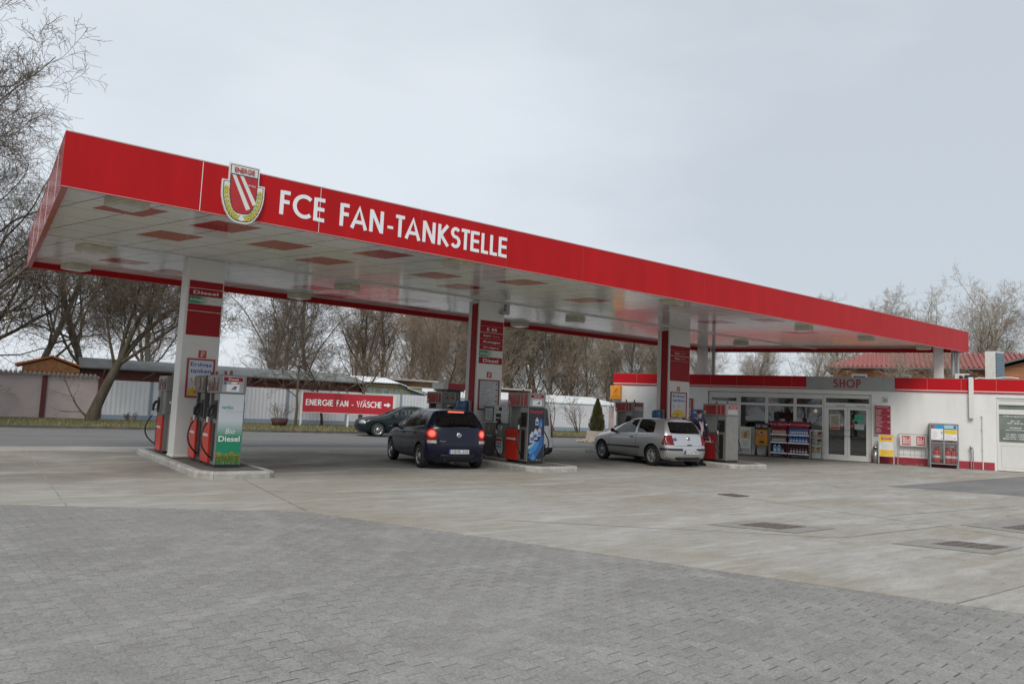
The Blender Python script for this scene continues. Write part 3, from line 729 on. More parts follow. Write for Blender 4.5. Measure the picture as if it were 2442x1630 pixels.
b = MB(); b.fbox(SF, -1.1, -.75, 2.205, 2.245, -.05, -.045, 0); b.fbox(SF, -.35, 0, 2.205, 2.24, -.05, -.045, 1); b.build('door_sticker', [mat('faded_orange', (.5, .25, .15), .6), mat('faded_grey', (.3, .3, .28), .6)], shop)
for x0, x1, side in ((-1.47, -.68, 1), (-.672, .115, -1)):
    b = MB(); frame_rect(b, x0, x1, .05, 2.155, .1, -.13, -.06); b.fbox(SF, x0 + .1, x1 - .1, .15, .24, -.125, -.065)
    d = b.build('door', FRAMEW, shop)
    b = MB(); b.fbox(SF, x0 + .1, x1 - .1, .24, 2.055, -.1, -.092); b.build('pane', PANE, d)
    hx = x1 - .05 if side > 0 else x0 + .05
    b = MB(); b.tube([SF.p(hx, 1.0, -.055), SF.p(hx, 1.0, -.01), SF.p(hx - .1 * side, 1.0, -.01)], .012, 6); b.tube([SF.p(hx, 1.25, -.055), SF.p(hx, 1.25, -.02)], .018, 6); b.build('handle', DARK, d)
    b = MB()
    if side > 0:
        b.fbox(SF, -1.32, -.95, 1.26, 1.86, -.09, -.087, 0); b.fbox(SF, -1.28, -.99, 1.4, 1.8, -.087, -.086, 1); b.fbox(SF, -1.3, -.97, 1.28, 1.36, -.087, -.086, 2); b.fbox(SF, -.93, -.82, 1.38, 1.5, -.09, -.087, 0)
    else:
        b.fbox(SF, -.41, -.06, 1.28, 1.5, -.09, -.087, 4); b.fbox(SF, -.41, -.06, 1.6, 1.88, -.09, -.087, 3); b.fbox(SF, -.56, -.45, 1.36, 1.48, -.09, -.087, 2)
    b.build('door_notice', [mat('card_cream', (.5, .45, .38), .6), mat('card_print', (.28, .25, .2), .6, var=.5, scale=14), mat('card_red', (.42, .05, .05), .6), mat('card_green', (.06, .3, .2), .6, var=.4, scale=12), mat('card_pale', (.32, .4, .38), .6, var=.3, scale=14)], d)
# plinth, service door on the right, rain pipe
b = MB(); b.fbox(SF, .205, 4.3, .004, .29, .0005, .02); b.build('red_plinth', mat('plinth_red', (.33, .03, .05), .6, var=.15, scale=5), shop)
b = MB(); frame_rect(b, 4.39, 8.19, .02, 2.69, .07, -.14, -.03); b.fbox(SF, 4.46, 8.12, 2.45, 2.6199, -.12, -.05); b.fbox(SF, 4.46, 8.12, 2.10, 2.28, -.12, -.05); b.fbox(SF, 4.46, 8.12, .09, 1.07, -.12, -.05)
for z in (.93, .12): b.fbox(SF, 4.52, 8.06, z, z + .012, -.05, -.045, 1)
b.fbox(SF, 4.52, 4.532, .14, .93, -.05, -.045, 1)
g = b.build('garage_door', [FRAMEW, mat('door_joint', (.45, .45, .43), .6)], shop)  # thin grey strips mark the joints of the door panel
b = MB(); b.fbox(SF, 4.461, 8.119, 2.281, 2.449, -.1, -.09); b.fbox(SF, 4.461, 8.119, 1.071, 2.099, -.1, -.09); b.build('pane', mat('office_pane', (.15, .175, .155), .06, var=.25, scale=1.2, spec=.9), g)  # opaque pane, its pale green-grey reflection is painted into the colour
b = MB()
for k, (tx, w) in enumerate((('Öffnungszeiten', .75), ('Mo - Fr', .28), ('8.00 - 18.00 Uhr', .5), ('Sonnabends', .36), ('nach Vereinbarung', .62), ('Tel. 0355 / 123456', .62), ('Fax 0355 / 123457', .62), ('Mobil 0170 / 1234567', .78))):
    z = 2.0 - (0, .17, .25, .41, .5, .66, .74, .82)[k]
    add_text(b, SF, tx, 4.98 - w / 2, 4.98 + w / 2, z, z + (.075 if k == 0 else .05), -.088, 0, .03)
b.build('lettering', WHITE2, g)
b = MB(); b.fbox(SF, 3.5, 3.66, 1.9, 3.43, .05, .15); b.fbox(SF, 3.49, 3.67, 2.68, 2.72, .045, .155); b.fbox(SF, 3.5, 3.66, 3.3, 3.45, -.2, .05); b.build('rain_pipe', WHITE, shop, bevel=.012)
b = MB(); b.tube([SF.p(3.93, .3, .05), SF.p(3.93, 2.0, .05)], .016, 6); [b.fbox(SF, 3.90, 3.96, z, z + .03, .0, .07) for z in (.75, 1.5, 1.98)]; b.tube([SF.p(3.93, .01, .05), SF.p(3.93, .3, .05)], .02, 6); b.build('vertical_pipe', WHITE, shop)
b = MB(); b.tube([SF.p(3.55, .02, .12), SF.p(3.55, .78, .12)], .022, 8); b.tube([SF.p(3.62, .02, .12), SF.p(3.62, .7, .12), SF.p(3.6, .78, .12)], .016, 8); b.lathe(SF.p(3.55, .76, .12), (0, 0, 1), [(.0, 0), (.045, 0), (.05, .1), (0, .12)], 10); b.build('standpipe', STEEL, shop)
b = MB(); add_text(b, SF, '2a', .62, .77, 2.46, 2.58, .012, 1, .02); b.fbox(SF, .58, .8, 2.40, 2.64, .001, .01, 0); b.fbox(SF, .63, .77, 2.415, 2.43, .01, .012, 1); b.build('house_number', [mat('enamel_white', (.6, .6, .58), .4), DARK], shop)
# supports and pipes between shop roof and canopy
for u, d_, w in ((-6.72, -.9, .2), (2.58, -.9, .17)):
    b = MB(); b.fbox(SF, u - w, u + w, 3.0, ZS - .001, d_ - w, d_ + w); b.build('roof_column', WHITE, canopy, bevel=.015)
for u, d_, r_ in ((-6.3, -1.25, .075), (3.1, -1.2, .065), (3.16, -1.34, .05), (3.27, -1.2, .05)):
    b = MB(); b.tube([SF.p(u, 2.99, d_), SF.p(u, ZS - .002, d_)], r_, 10); b.build('drain_pipe', mat('zinc', (.36, .38, .39), .45, .5), canopy)

# ------------------------------------------------------------------ things on the roof and walls
t = thing('cooling_unit', 'tall white cooling unit with grille standing on the shop roof', 'air conditioner', tuple(SF.p(4.4, 3.0, -1.7)), shop.rotation_euler.z)
FT = Fr(SF.p(0, 3.0, 0), E_, SF.n)     # plan of the roof: right along the wall, up towards the yard
b = MB(); b.prism(FT, [(4.17, -1.2), (4.50, -1.15), (4.86, -1.62), (4.55, -1.75)], 0, -1.55); b.build('casing', mat('unit_white', (.62, .63, .6), .5), t, bevel=.012)
GFa, GFb = SF.p(4.505, 0, -1.145), SF.p(4.865, 0, -1.615); GF = Fr(GFa, GFb - GFa, (0, 0, 1)); gw = (GFb - GFa).length
b = MB(); b.fbox(GF, .03, gw - .03, 3.4, 4.5, .001, .012, 0)
for k in range(18): b.fbox(GF, .04, gw - .04, 3.42 + k * .06, 3.445 + k * .06, .012, .02, 1)
b.build('grille', [mat('grille_blue', (.08, .14, .18), .4), mat('fin_grey', (.30, .38, .43), .4, .5)], t)
b = MB(); b.fbox(SF, 4.33, 4.38, 3.88, 3.92, -1.2, -1.197); b.build('type_plate', mat('plate_grey', (.45, .45, .44), .5), t)
t = thing('fan_unit', 'low white fan unit with black fan on the shop roof beside a column', 'fan unit', tuple(SF.p(3.4, 3.0, -1.)), shop.rotation_euler.z)
b = MB(); b.fbox(SF, 3.12, 3.62, 3.0, 3.63, -1.1, -.75); b.build('casing', MATS['unit_white'], t, bevel=.02)
b = MB(); b.lathe(SF.p(3.33, 3.5, -.749), SF.n, [(0, .012), (.06, .012), (.07, .004), (.07, 0)], 14); b.fbox(SF, 3.45, 3.74, 3.4, 3.58, -.748, -.6); b.build('black_fan', DARK, t)
b = MB(); pts = [SF.p(3.75, 3.42, -.3)] + [SF.p(3.9 + k * .25, 3.46 - .03 * math.sin(k * 1.3), -.35) for k in range(6)]; b.tube(pts, .02, 6); tag(b.build('white_cable', WHITE), 'white cable lying along the roof edge behind the rain pipe', 'cable')

def wall_text_lines(b, F, x0, x1, y0, y1, n, mi, seed=1, h=.5, z=.004):
    r_ = random.Random(seed); p = (y1 - y0) / n
    for k in range(n):
        y = y1 - (k + 1) * p; L_ = (x1 - x0) * (.45 + .55 * r_.random()); b.fbox(F, x0, x0 + L_, y, y + p * h, z, z + .0015, mi)

t = thing('lottery_sign', 'orange box sign reading LOTTO at the shop corner', 'sign', tuple(SF.p(-10.4, 2.15, .2)), shop.rotation_euler.z)
b = MB(); b.fbox(SF, -10.66, -10.2, 2.17, 2.8, .02, .3, 0); bx = b.build('sign_box', mat('lotto_orange', (.72, .30, .015), .4, var=.05), t, bevel=.015)
b = MB(); b.fbox(SF, -10.672, -10.661, 2.18, 2.79, .03, .29); b.build('pale_side', mat('cream_side', (.7, .62, .42), .5), t)
b = MB(); add_text(b, SF, 'LOTTO', -10.60, -10.25, 2.22, 2.35, .304, 0, .03)
for (x, y, rr) in ((-10.42, 2.56, .06), (-10.34, 2.62, .05), (-10.48, 2.48, .045), (-10.38, 2.47, .04)):
    b.face(SF, [(x + rr * math.cos(R(a)), y + rr * .62 * math.sin(R(a))) for a in range(0, 360, 40)], .304, 0)
b.build('lettering', mat('lotto_red', (.55, .05, .02), .5), t)

t = thing('price_board', 'dark red price board with white lines beside the shop door', 'sign', tuple(SF.p(.6, 1.13, .05)), shop.rotation_euler.z)
b = MB(); b.fbox(SF, .31, .93, 1.12, 2.30, .002, .1, 0); b.build('board_box', WHITE, t, bevel=.02)
b = MB(); b.fbox(SF, .33, .88, 1.15, 2.27, .1, .108, 0)
for z in (1.42, 1.65, 1.89): b.fbox(SF, .33, .88, z, z + .008, .108, .110, 1)
b.build('red_face', [mat('board_red', (.27, .012, .035), .4), mat('board_line', (.45, .2, .22), .5)], t)
b = MB(); b.fbox(SF, .38, .82, 2.19, 2.215, .108, .111)
for k, z in enumerate((1.92, 1.68, 1.45, 1.2)): wall_text_lines(b, SF, .36, .62, z, z + .2, 6, 0, k, .45, .108); b.fbox(SF, .77, .86, z + .16, z + .19, .108, .111)
b.build('print_lines', mat('board_print', (.55, .36, .38), .5), t)

t = thing('wall_poster', 'wide red framed showcase of posters on the wall behind the third column', 'poster', tuple(SF.p(-7.7, 1.45, .03)), shop.rotation_euler.z)
b = MB(); b.fbox(SF, -8.47, -6.9, 1.44, 2.32, .002, .05); b.build('frame', mat('showcase_red', (.38, .03, .05), .4), t, bevel=.01)
b = MB(); b.fbox(SF, -8.40, -6.97, 1.51, 2.25, .05, .054); b.build('sheet', mat('poster_flowers', (.55, .5, .5), .6, var=.2, scale=11, col2=(.4, .12, .14), thr=(.45, .6)), t)
t = thing('blue_wall_box', 'blue paper towel box on the shop wall behind the man', 'wall box', tuple(SF.p(-6.62, 1.26, .1)), shop.rotation_euler.z)
b = MB(); b.prism(Fr(SF.p(-6.87, 0, 0), SF.n, (0, 0, 1)), [(.002, 1.26), (.2, 1.26), (.22, 1.75), (.14, 1.84), (.002, 1.84)], 0, -.5); b.build('housing', mat('box_blue', (.03, .16, .42), .4), t, bevel=.015)
b = MB(); b.fbox(SF, -6.82, -6.42, 1.66, 1.74, .223, .226); b.build('pale_label', mat('label_pale', (.5, .58, .65), .5), t)

# ------------------------------------------------------------------ things standing in front of the shop
def shop_thing(name, lab, cat, u, d, group=None): return thing(name, lab, cat, tuple(SF.p(u, .001, d)), shop.rotation_euler.z, group)
def panel_frame(u0, u1, lean_d0, lean_d1, h0, h1):
    """board leaning back: right = along wall, up = slanted"""
    return Fr(SF.p(u0, h0, lean_d0), E_, SF.p(0, h1, lean_d1) - SF.p(0, h0, lean_d0)), (SF.p(0, h1, lean_d1) - SF.p(0, h0, lean_d0)).length
t = shop_thing('a_board', 'yellow and white pavement A-board under the red price board', 'A-board', .75, .25)
F, H = panel_frame(.45, 1.0, .5, .28, .02, 1.13)
for k, (dx, sk) in enumerate(((.0, 0), (.52, 0))):
    b = MB(); b.fbox(F, dx, dx + .03, 0, H, -.02, .012); b.build('leg', STEEL, t)
    b = MB(); b.tube([F.p(dx + .015, H - .02, -.02), SF.p(.45 + dx + .03, .015, .03)], .014, 6); b.build('leg', STEEL, t)
b = MB(); b.fbox(F, .031, .519, .28, H - .002, -.012, .008, 0); b.fbox(F, .04, .51, .86, H - .01, .008, .011, 1); b.fbox(F, .04, .51, .29, .55, .008, .011, 1); b.fbox(F, .1, .45, .94, 1.03, .011, .014, 2)
add_text(b, F, 'JACKPOT', .15, .4, .96, 1.01, .016, 0, .03)
wall_text_lines(b, F, .1, .45, .31, .53, 5, 3, 4, .3, .011); wall_text_lines(b, F, .12, .44, .6, .8, 5, 4, 7, .2, .008)
b.build('board', [mat('board_white', (.62, .64, .66), .5), mat('board_yellow', (.70, .46, .02), .5), mat('sticker_red', (.5, .04, .03), .5), mat('ochre_print', (.5, .3, .02), .5), mat('pale_print', (.42, .44, .48), .5)], t)
t = shop_thing('steel_bin', 'round steel bin with swing lid between shop door and A-board', 'bin', .34, .16)
b = MB(); b.lathe(SF.p(.34, .0, .18), (0, 0, 1), [(.0, .002), (.10, .002), (.10, .5), (.0, .5)], 18); b.build('body', STEEL, t)
b = MB(); b.lathe(SF.p(.34, .0, .18), (0, 0, 1), [(.102, .5), (.104, .56), (.085, .64), (.04, .69), (0, .70)], 18); b.fbox(SF, .29, .39, .53, .62, .278, .285, 1); b.build('lid', [STEEL, DARK], t)
t = shop_thing('newspaper_rack', 'wire newspaper rack with two red and white Bild boards', 'newspaper rack', 1.64, .15)
GALV = mat('galvanised_tube', (.33, .34, .34), .45, .6)
b = MB(); tb = [SF.p(1.13, .0, .2), SF.p(1.13, 1.15, .12), SF.p(1.18, 1.2, .12), SF.p(2.1, 1.2, .12), SF.p(2.15, 1.15, .12), SF.p(2.15, .0, .2)]; b.tube(tb, .014, 6)
for s in (1.13, 2.15): b.tube([SF.p(s, .35, .18), SF.p(s - .02, .0, .45)], .012, 6)
b.build('tube_frame', GALV, t)
b = MB()
for z in (.38, .42): b.tube([SF.p(1.13, z, .19), SF.p(2.15, z, .19)], .008, 5)
for u in (1.25, 1.62, 1.98):
    for du in (-.07, .07): b.tube([SF.p(u + du, .36, .2), SF.p(u + du, .36, .36), SF.p(u + du, .62, .42)], .006, 5)
    b.tube([SF.p(u - .07, .62, .42), SF.p(u + .07, .62, .42)], .006, 5)
b.build('wire_basket', GALV, t)
b = MB(); b.fbox(SF, 1.2, 2.1, .74, 1.16, .135, .15); b.build('board', WHITE, t)
for u0 in (1.27, 1.76):
    b = MB(); b.fbox(SF, u0, u0 + .29, .78, 1.13, .15, .156, 0); add_text(b, SF, 'Bild', u0 + .03, u0 + .26, .82, 1.09, .158, 1, .04); b.build('red_plate', [mat('paper_red', (.5, .02, .03), .45), WHITE], t)
# leaves blown against the wall
b = MB(); rng = random.Random(5)
for k in range(60):
    u = 1.2 + rng.random() * 1.0; d_ = .04 + rng.random() * .12; z = .006 + rng.random() * .05; s = .02 + rng.random() * .025; a = rng.random() * 6.3
    c = SF.p(u, z, d_); v1 = Vector((math.cos(a), math.sin(a), rng.random() * .6 - .3)) * s; v2 = Vector((-math.sin(a), math.cos(a), rng.random() * .6)) * s * .6
    b.add([c - v1, c - v2, c + v1, c + v2], [(0, 1, 2, 3)])
tag(b.build('dead_leaves', mat('dead_leaf', (.42, .33, .22), .8, var=.35)), kind='stuff')

t = shop_thing('gas_bottle_cage', 'grey mesh cage of red gas bottles by the shop wall', 'gas cage', 2.7, .3)
C0, C1, D0, D1, CZ = 2.2, 3.1, .06, .62, 1.64
for u in (C0, C1):
    for d_ in (D0, D1):
        b = MB(); b.fbox(SF, u - .022, u + .022, .0, CZ, d_ - .022, d_ + .022); b.build('post', mat('cage_grey', (.28, .29, .30), .5, .3), t)
CG = MATS['cage_grey']
b = MB()
for z in (.14, .92, CZ - .03):
    for d_ in (D0, D1): b.fbox(SF, C0 + .022, C1 - .022, z, z + .035, d_ - .018, d_ + .018)
    for u in (C0, C1): b.fbox(SF, u - .018, u + .018, z, z + .035, D0 + .022, D1 - .022)
b.fbox(SF, (C0 + C1) / 2 - .02, (C0 + C1) / 2 + .02, .175, CZ - .03, D1 - .018, D1 + .018); b.build('frame', CG, t)
b = MB()
for k in range(1, 15):
    u = C0 + (C1 - C0) * k / 15; b.fbox(SF, u - .003, u + .003, .17, .92, D1 - .002, D1 + .002); b.fbox(SF, u - .003, u + .003, .95, 1.6, D1 - .002, D1 + .002)
for k in range(1, 26):
    z = .17 + k * .055; b.fbox(SF, C0 + .022, C1 - .022, z, z + .005, D1 + .0025, D1 + .006)
    b.fbox(SF, C1 - .002, C1 + .002, z, z + .005, D0 + .022, D1 - .022)
for k in range(1, 10): d_ = D0 + (D1 - D0) * k / 10; b.fbox(SF, C1 + .0025, C1 + .006, .17, 1.6, d_ - .003, d_ + .003)
b.build('wire_mesh', CG, t)
b = MB(); b.fbox(SF, C0 - .02, C1 + .02, CZ, CZ + .02, D0 - .02, D1 + .02); b.fbox(SF, C0 + .02, C1 - .02, .155, .17, D0 + .03, D1 - .03); b.build('sheet_metal', CG, t)
b = MB(); b.fbox(SF, C0 + .03, C0 + .42, 1.47, 1.6, D1 + .02, D1 + .026, 1); b.fbox(SF, C0 + .03, C0 + .13, 1.48, 1.59, D1 + .026, D1 + .03, 3); b.fbox(SF, C0 + .46, C1 - .03, 1.47, 1.6, D1 + .02, D1 + .026, 4); b.fbox(SF, C1 - .14, C1 - .06, 1.49, 1.58, D1 + .026, D1 + .03, 2)
b.fbox(SF, C0 + .03, C0 + .42, 1.04, 1.46, D1 + .02, D1 + .026, 0); b.fbox(SF, C0 + .46, C1 - .03, 1.04, 1.44, D1 + .02, D1 + .026, 0); b.fbox(SF, C0 + .47, C1 - .04, 1.28, 1.43, D1 + .026, D1 + .03, 5)
wall_text_lines(b, SF, C0 + .07, C0 + .3, 1.1, 1.38, 7, 6, 3, .25, D1 + .026); wall_text_lines(b, SF, C0 + .5, C0 + .76, 1.07, 1.25, 5, 6, 5, .25, D1 + .026)
for z in (1.33, 1.27, 1.08): b.fbox(SF, C0 + .36, C0 + .4, z, z + .03, D1 + .026, D1 + .029, 7)
b.fbox(SF, C1 - .12, C1 - .08, 1.1, 1.14, D1 + .026, D1 + .029, 3)
b.build('information_sign', [WHITE2, mat('sign_blue', (.03, .3, .6), .4), mat('sign_navy', (.05, .1, .35), .4), mat('sign_red', (.5, .05, .05), .4), mat('sign_pale_blue', (.35, .6, .75), .4), mat('sign_yellow', (.72, .55, .03), .4), mat('sign_print', (.4, .4, .42), .5), DARK], t)
GASR = mat('gas_red', (.45, .03, .03), .4, var=.1)
gb = None
for u, z, lab in ((2.42, .171, 'red gas bottle on the cage floor, left door'), (2.78, .171, 'red gas bottle on the cage floor, second from left'), (2.98, .171, 'red gas bottle on the cage floor, rightmost'), (2.42, .96, 'red gas bottle on the upper cage level, left'), (2.92, .96, 'red gas bottle on the upper cage level, right')):
    if gb is None:
        gb = thing('gas_bottle', lab, 'gas bottle', tuple(SF.p(u, z, .38)), 0, 'gas bottles in the cage'); o = gb.location
        b = MB(); b.lathe(o, (0, 0, 1), [(0, .01), (.115, .01), (.125, .04), (.125, .38), (.1, .46), (.04, .5), (0, .5)], 16); b.build('cylinder', GASR, gb)
        b = MB(); b.lathe(o, (0, 0, 1), [(.06, .47), (.075, .48), (.075, .6), (.068, .6), (.06, .49)], 12); b.build('collar', GASR, gb)
        b = MB(); b.lathe(o, (0, 0, 1), [(.127, .2), (.1275, .21), (.1275, .28), (.127, .29)], 16); b.build('white_band', WHITE, gb)
    else: c = copy_tree(gb, tuple(SF.p(u, z, .38))); c['label'] = lab
# sales racks with goods
RK = mat('rack_burgundy', (.13, .012, .03), .45); SHELFW = mat('shelf_lip', (.74, .74, .73), .45)
def rack(u0, u1, lab, head):
    t = shop_thing('sales_rack', lab, 'sales rack', (u0 + u1) / 2, .3, 'sales racks by the window')
    for u in (u0, u1 - .03):
        b = MB(); b.prism(Fr(SF.p(u, 0, 0), SF.n, (0, 0, 1)), [(.03, .06), (.5, .06), (.5, .2), (.36, .25), (.3, 1.22), (.03, 1.22)], 0, -.03); b.build('side_panel', RK, t)
    b = MB(); b.fbox(SF, u0 + .03, u1 - .03, .1, 1.22, .03, .05); b.build('back_panel', RK, t)
    Fh, Hh = panel_frame(u0 - .01, u1 + .01, .42, .2, 1.22, 1.5)
    b = MB(); b.fbox(Fh, 0, u1 - u0 + .02, 0, Hh, -.02, 0); hd = b.build('header', mat('header_red', (.22, .015, .035), .4), t)
    b = MB(); w_ = .17 * len(head) ** .6; xm = (u1 - u0) / 2 + .01; add_text(b, Fh, head, xm - w_ * .62, xm + w_ * .62, .13, .23, .003, 0, .02); b.build('lettering', mat('header_letter', (.55, .4, .42), .5), hd)
    for z, dd in ((.95, .40), (.63, .44), (.2, .52)):
        b = MB(); b.fbox(SF, u0 + .035, u1 - .035, z - .03, z - .012, .05, dd - .012, 0); b.fbox(SF, u0 - .015, u1 + .015, z - .045, z + .012, dd - .012, dd + .006, 1); b.build('shelf', [RK, SHELFW], t)
    b = MB()
    for u in (u0 + .06, u1 - .06): b.lathe(SF.p(u, .035, .12), E_, [(0, -.015), (.034, -.015), (.034, .015), (0, .015)], 10); b.lathe(SF.p(u, .035, .42), E_, [(0, -.015), (.034, -.015), (.034, .015), (0, .015)], 10)
    b.build('castors', DARK, t)
rack(-3.55, -2.92, 'burgundy goods rack with bottles, left of the pair by the window', 'Ihre Sache')
rack(-2.86, -2.08, 'burgundy goods rack with blue cartons, right of the pair by the window', 'Winterpflege')
def bottle(lab, group, c1, c2, h=.2, r_=.035, square=False):
    t = thing('bottle', lab, 'bottle', (0, 0, 0), shop.rotation_euler.z, group)
    b = MB()
    if square: b.box(-r_, r_, -r_ * .7, r_ * .7, 0, h * .8)
    else: b.lathe((0, 0, 0), (0, 0, 1), [(0, 0), (r_, 0), (r_, h * .62), (r_ * .4, h * .82), (r_ * .4, h * .86), (0, h * .86)], 10)
    WM[t] = Matrix.Identity(4)
    b.build('body', mat('plastic_' + c1[0], c1[1], .35), t)
    b = MB(); b.lathe((0, 0, 0), (0, 0, 1), [(r_ * .45, h * (.8 if square else .86)), (r_ * .45, h), (0, h)], 8); b.build('cap', mat('plastic_' + c2[0], c2[1], .4), t)
    b = MB(); b.box(-r_ * .7, r_ * .7, -r_ * (.74 if square else 1.04), -r_ * (.7 if square else .9), h * .15, h * .5); b.build('label_patch', mat('plastic_pale', (.6, .62, .66), .4), t)
    return t
CBLUE = ('blue', (.03, .16, .5)); CWH = ('white', (.6, .6, .6)); CYEL = ('yellow', (.6, .38, .04)); CRED = ('red', (.5, .05, .04)); CGRY = ('grey', (.2, .2, .22)); CCY = ('cyan', (.06, .4, .62)); CORG = ('orange', (.6, .16, .05))
def row(proto, n, u0, u1, z, d_):
    for i in range(n):
        p = tuple(SF.p(u0 + (u1 - u0) * (i / max(1, n - 1)), z, d_))
        if i == 0: proto.location = p
        else: copy_tree(proto, p)
row(bottle('small orange and grey bottle in the top row of the left rack', 'bottles on the left rack top shelf', CORG, CGRY, .22, .034), 7, -3.47, -3.0, .964, .34)
row(bottle('dark oil bottle with yellow cap in the middle row of the left rack', 'bottles on the left rack middle shelf', CGRY, CYEL, .21, .03), 9, -3.48, -3.0, .644, .38)
row(bottle('big cyan screenwash bottle on the bottom shelf of the left rack', 'screenwash bottles', CCY, CWH, .3, .07, True), 2, -3.38, -3.22, .214, .42)
row(bottle('stout red and white tub on the bottom shelf of the left rack', 'tubs on the left rack', CRED, CWH, .14, .06), 1, -3.08, -3.08, .214, .42)
row(bottle('blue carton like bottle in the top row of the right rack', 'blue bottles on the right rack top shelf', CBLUE, CWH, .26, .042, True), 8, -2.78, -2.16, .964, .33)
row(bottle('blue carton like bottle in the middle row of the right rack', 'blue bottles on the right rack middle shelf', CBLUE, CBLUE, .22, .055, True), 6, -2.77, -2.18, .644, .38)
row(bottle('brown bottle on the bottom shelf of the right rack', 'bottles on the right rack bottom shelf', ('brown', (.14, .07, .04)), CGRY, .2, .05), 6, -2.75, -2.18, .214, .42)
# cup poster easel
t = shop_thing('poster_stand', 'black poster stand with coffee cup picture and Cup and Cino head', 'poster stand', -3.9, .4)
b = MB(); b.fbox(SF, -4.18, -3.66, .42, 1.12, .38, .41); b.fbox(SF, -4.2, -3.64, 1.12, 1.38, .38, .42)
bd = b.build('board', DARK, t)
for u in (-4.14, -3.7):
    b = MB(); b.tube([SF.p(u, .42, .4), SF.p(u - .02, .01, .52)], .03, 6); b.build('leg', DARK, t); b = MB(); b.tube([SF.p(u, .42, .38), SF.p(u, .01, .2)], .03, 6); b.build('leg', DARK, t)
b = MB(); add_text(b, SF, 'CUP', -4.14, -3.97, 1.19, 1.3, .424, 0, .03); add_text(b, SF, '&', -3.955, -3.9, 1.19, 1.33, .424, 1, .03); add_text(b, SF, 'CINO', -3.885, -3.69, 1.19, 1.3, .424, 0, .03); b.build('lettering', [mat('logo_pale', (.55, .55, .55), .5), mat('logo_red', (.5, .03, .03), .5)], bd)
b = MB(); b.fbox(SF, -4.16, -3.68, .44, 1.1, .411, .414, 0)
b.face(SF, [(-4.03, .95), (-3.8, .95), (-3.86, .68), (-3.98, .68)], .416, 1); b.face(SF, [(-3.915 + .15 * math.cos(R(a)), .97 + .06 * math.sin(R(a))) for a in range(0, 360, 24)], .417, 2); b.face(SF, [(-3.915 + .10 * math.cos(R(a)), .975 + .035 * math.sin(R(a))) for a in range(0, 360, 24)], .418, 3)
b.face(SF, [(-4.04, .55), (-3.78, .55), (-3.86, .64), (-3.97, .64)], .416, 3)
b.build('cup_picture', [mat('poster_amber', (.48, .22, .03), .5, var=.3, scale=3), mat('cup_orange', (.55, .16, .03), .5), mat('cup_foam', (.45, .38, .3), .5), mat('cup_dark', (.08, .03, .015), .5)], bd)
t = shop_thing('a_board', 'white A-board with an ice cream picture by the left window', 'A-board', -4.55, .3)
F, H = panel_frame(-4.82, -4.36, .45, .25, .04, 1.15)
b = MB(); b.fbox(F, 0, .46, .25, H, -.012, .01, 0); b.fbox(F, .06, .4, .66, 1.02, .01, .012, 1); b.fbox(F, .08, .38, .32, .6, .01, .012, 2)
for pl in ([(.18, .7), (.28, .7), (.3, .82), (.16, .82)], [(.14, .83), (.32, .83), (.27, .95), (.2, .95)]): b.face(F, pl, .0135, 3)
b.build('board', [mat('aboard_white', (.6, .62, .58), .5), mat('ice_cream_print', (.5, .4, .25), .6, var=.3, scale=5), mat('aboard_pale', (.45, .52, .46), .6), mat('ice_brown', (.4, .16, .06), .6)], t)
for u in (.0, .44):
    b = MB(); b.fbox(F, u, u + .025, 0, .25, -.012, .01); b.build('leg', WHITE, t); b = MB(); b.tube([F.p(u + .01, H - .02, -.014), SF.p(-4.80 + u, .01, .06)], .012, 5); b.build('leg', STEEL, t)
# flower stand
t = shop_thing('flower_stand', 'green wire flower stand left of the shop door', 'flower stand', -1.8, .3)
GW = mat('green_wire', (.12, .17, .10), .5)
b = MB()
for u in (-2.0, -1.6):
    b.tube([SF.p(u, .01, .42), SF.p(u, .55, .3), SF.p(u, 1.1, .12)], .012, 5); b.tube([SF.p(u, .01, .1), SF.p(u, 1.1, .1)], .012, 5)
for z, d_ in ((.3, .36), (.62, .26), (.92, .16)):
    for k in (-.08, .0, .08): b.tube([SF.p(-2.0, z, d_ + k), SF.p(-1.6, z, d_ + k)], .008, 5)
b.build('wire_frame', GW, t)
def pot(lab, cols, n):
    t = thing('flower_pot', lab, 'flower pot', (0, 0, 0), 0, 'flower pots on the stand'); WM[t] = Matrix.Identity(4)
    b = MB(); b.lathe((0, 0, 0), (0, 0, 1), [(0, 0), (.05, 0), (.068, .1), (.06, .1), (0, .09)], 10); b.build('pot', mat('pot_grey', (.3, .33, .3), .6), t)
    b = MB(); r_ = random.Random(n)
    for k in range(70):
        a = r_.random() * 6.3; q = r_.random() ** .5 * .09; z = .1 + r_.random() * .1; s = .018
        b.ball((q * math.cos(a), q * math.sin(a), z), s * (.6 + r_.random() * .6), 3, 0 if r_.random() < .55 else 1)
    b.build('blooms', [mat('bloom_' + cols[0], cols[1], .7), mat('pot_leaf', (.06, .10, .03), .7)], t); return t
OR = ('orange', (.65, .28, .02)); RD = ('red', (.5, .06, .02)); DR = ('dark_red', (.28, .05, .03))
for lab, c, u, z, d_ in (('orange flowers in a pot, lowest tier left', OR, -1.92, .31, .36), ('orange flowers in a pot, lowest tier right', OR, -1.7, .31, .36), ('dark red flowers in a pot, middle tier', DR, -1.7, .63, .26), ('pale leafy pot, middle tier left', ('pale', (.4, .42, .33)), -1.92, .63, .26), ('red flowers in a pot, top tier', RD, -1.68, .93, .16), ('whitish flowers in a pot, top tier left', ('white', (.5, .5, .45)), -1.92, .93, .16)):
    p = pot(lab + ' of the stand', c, int(u * 100)); p.location = SF.p(u, z, d_)
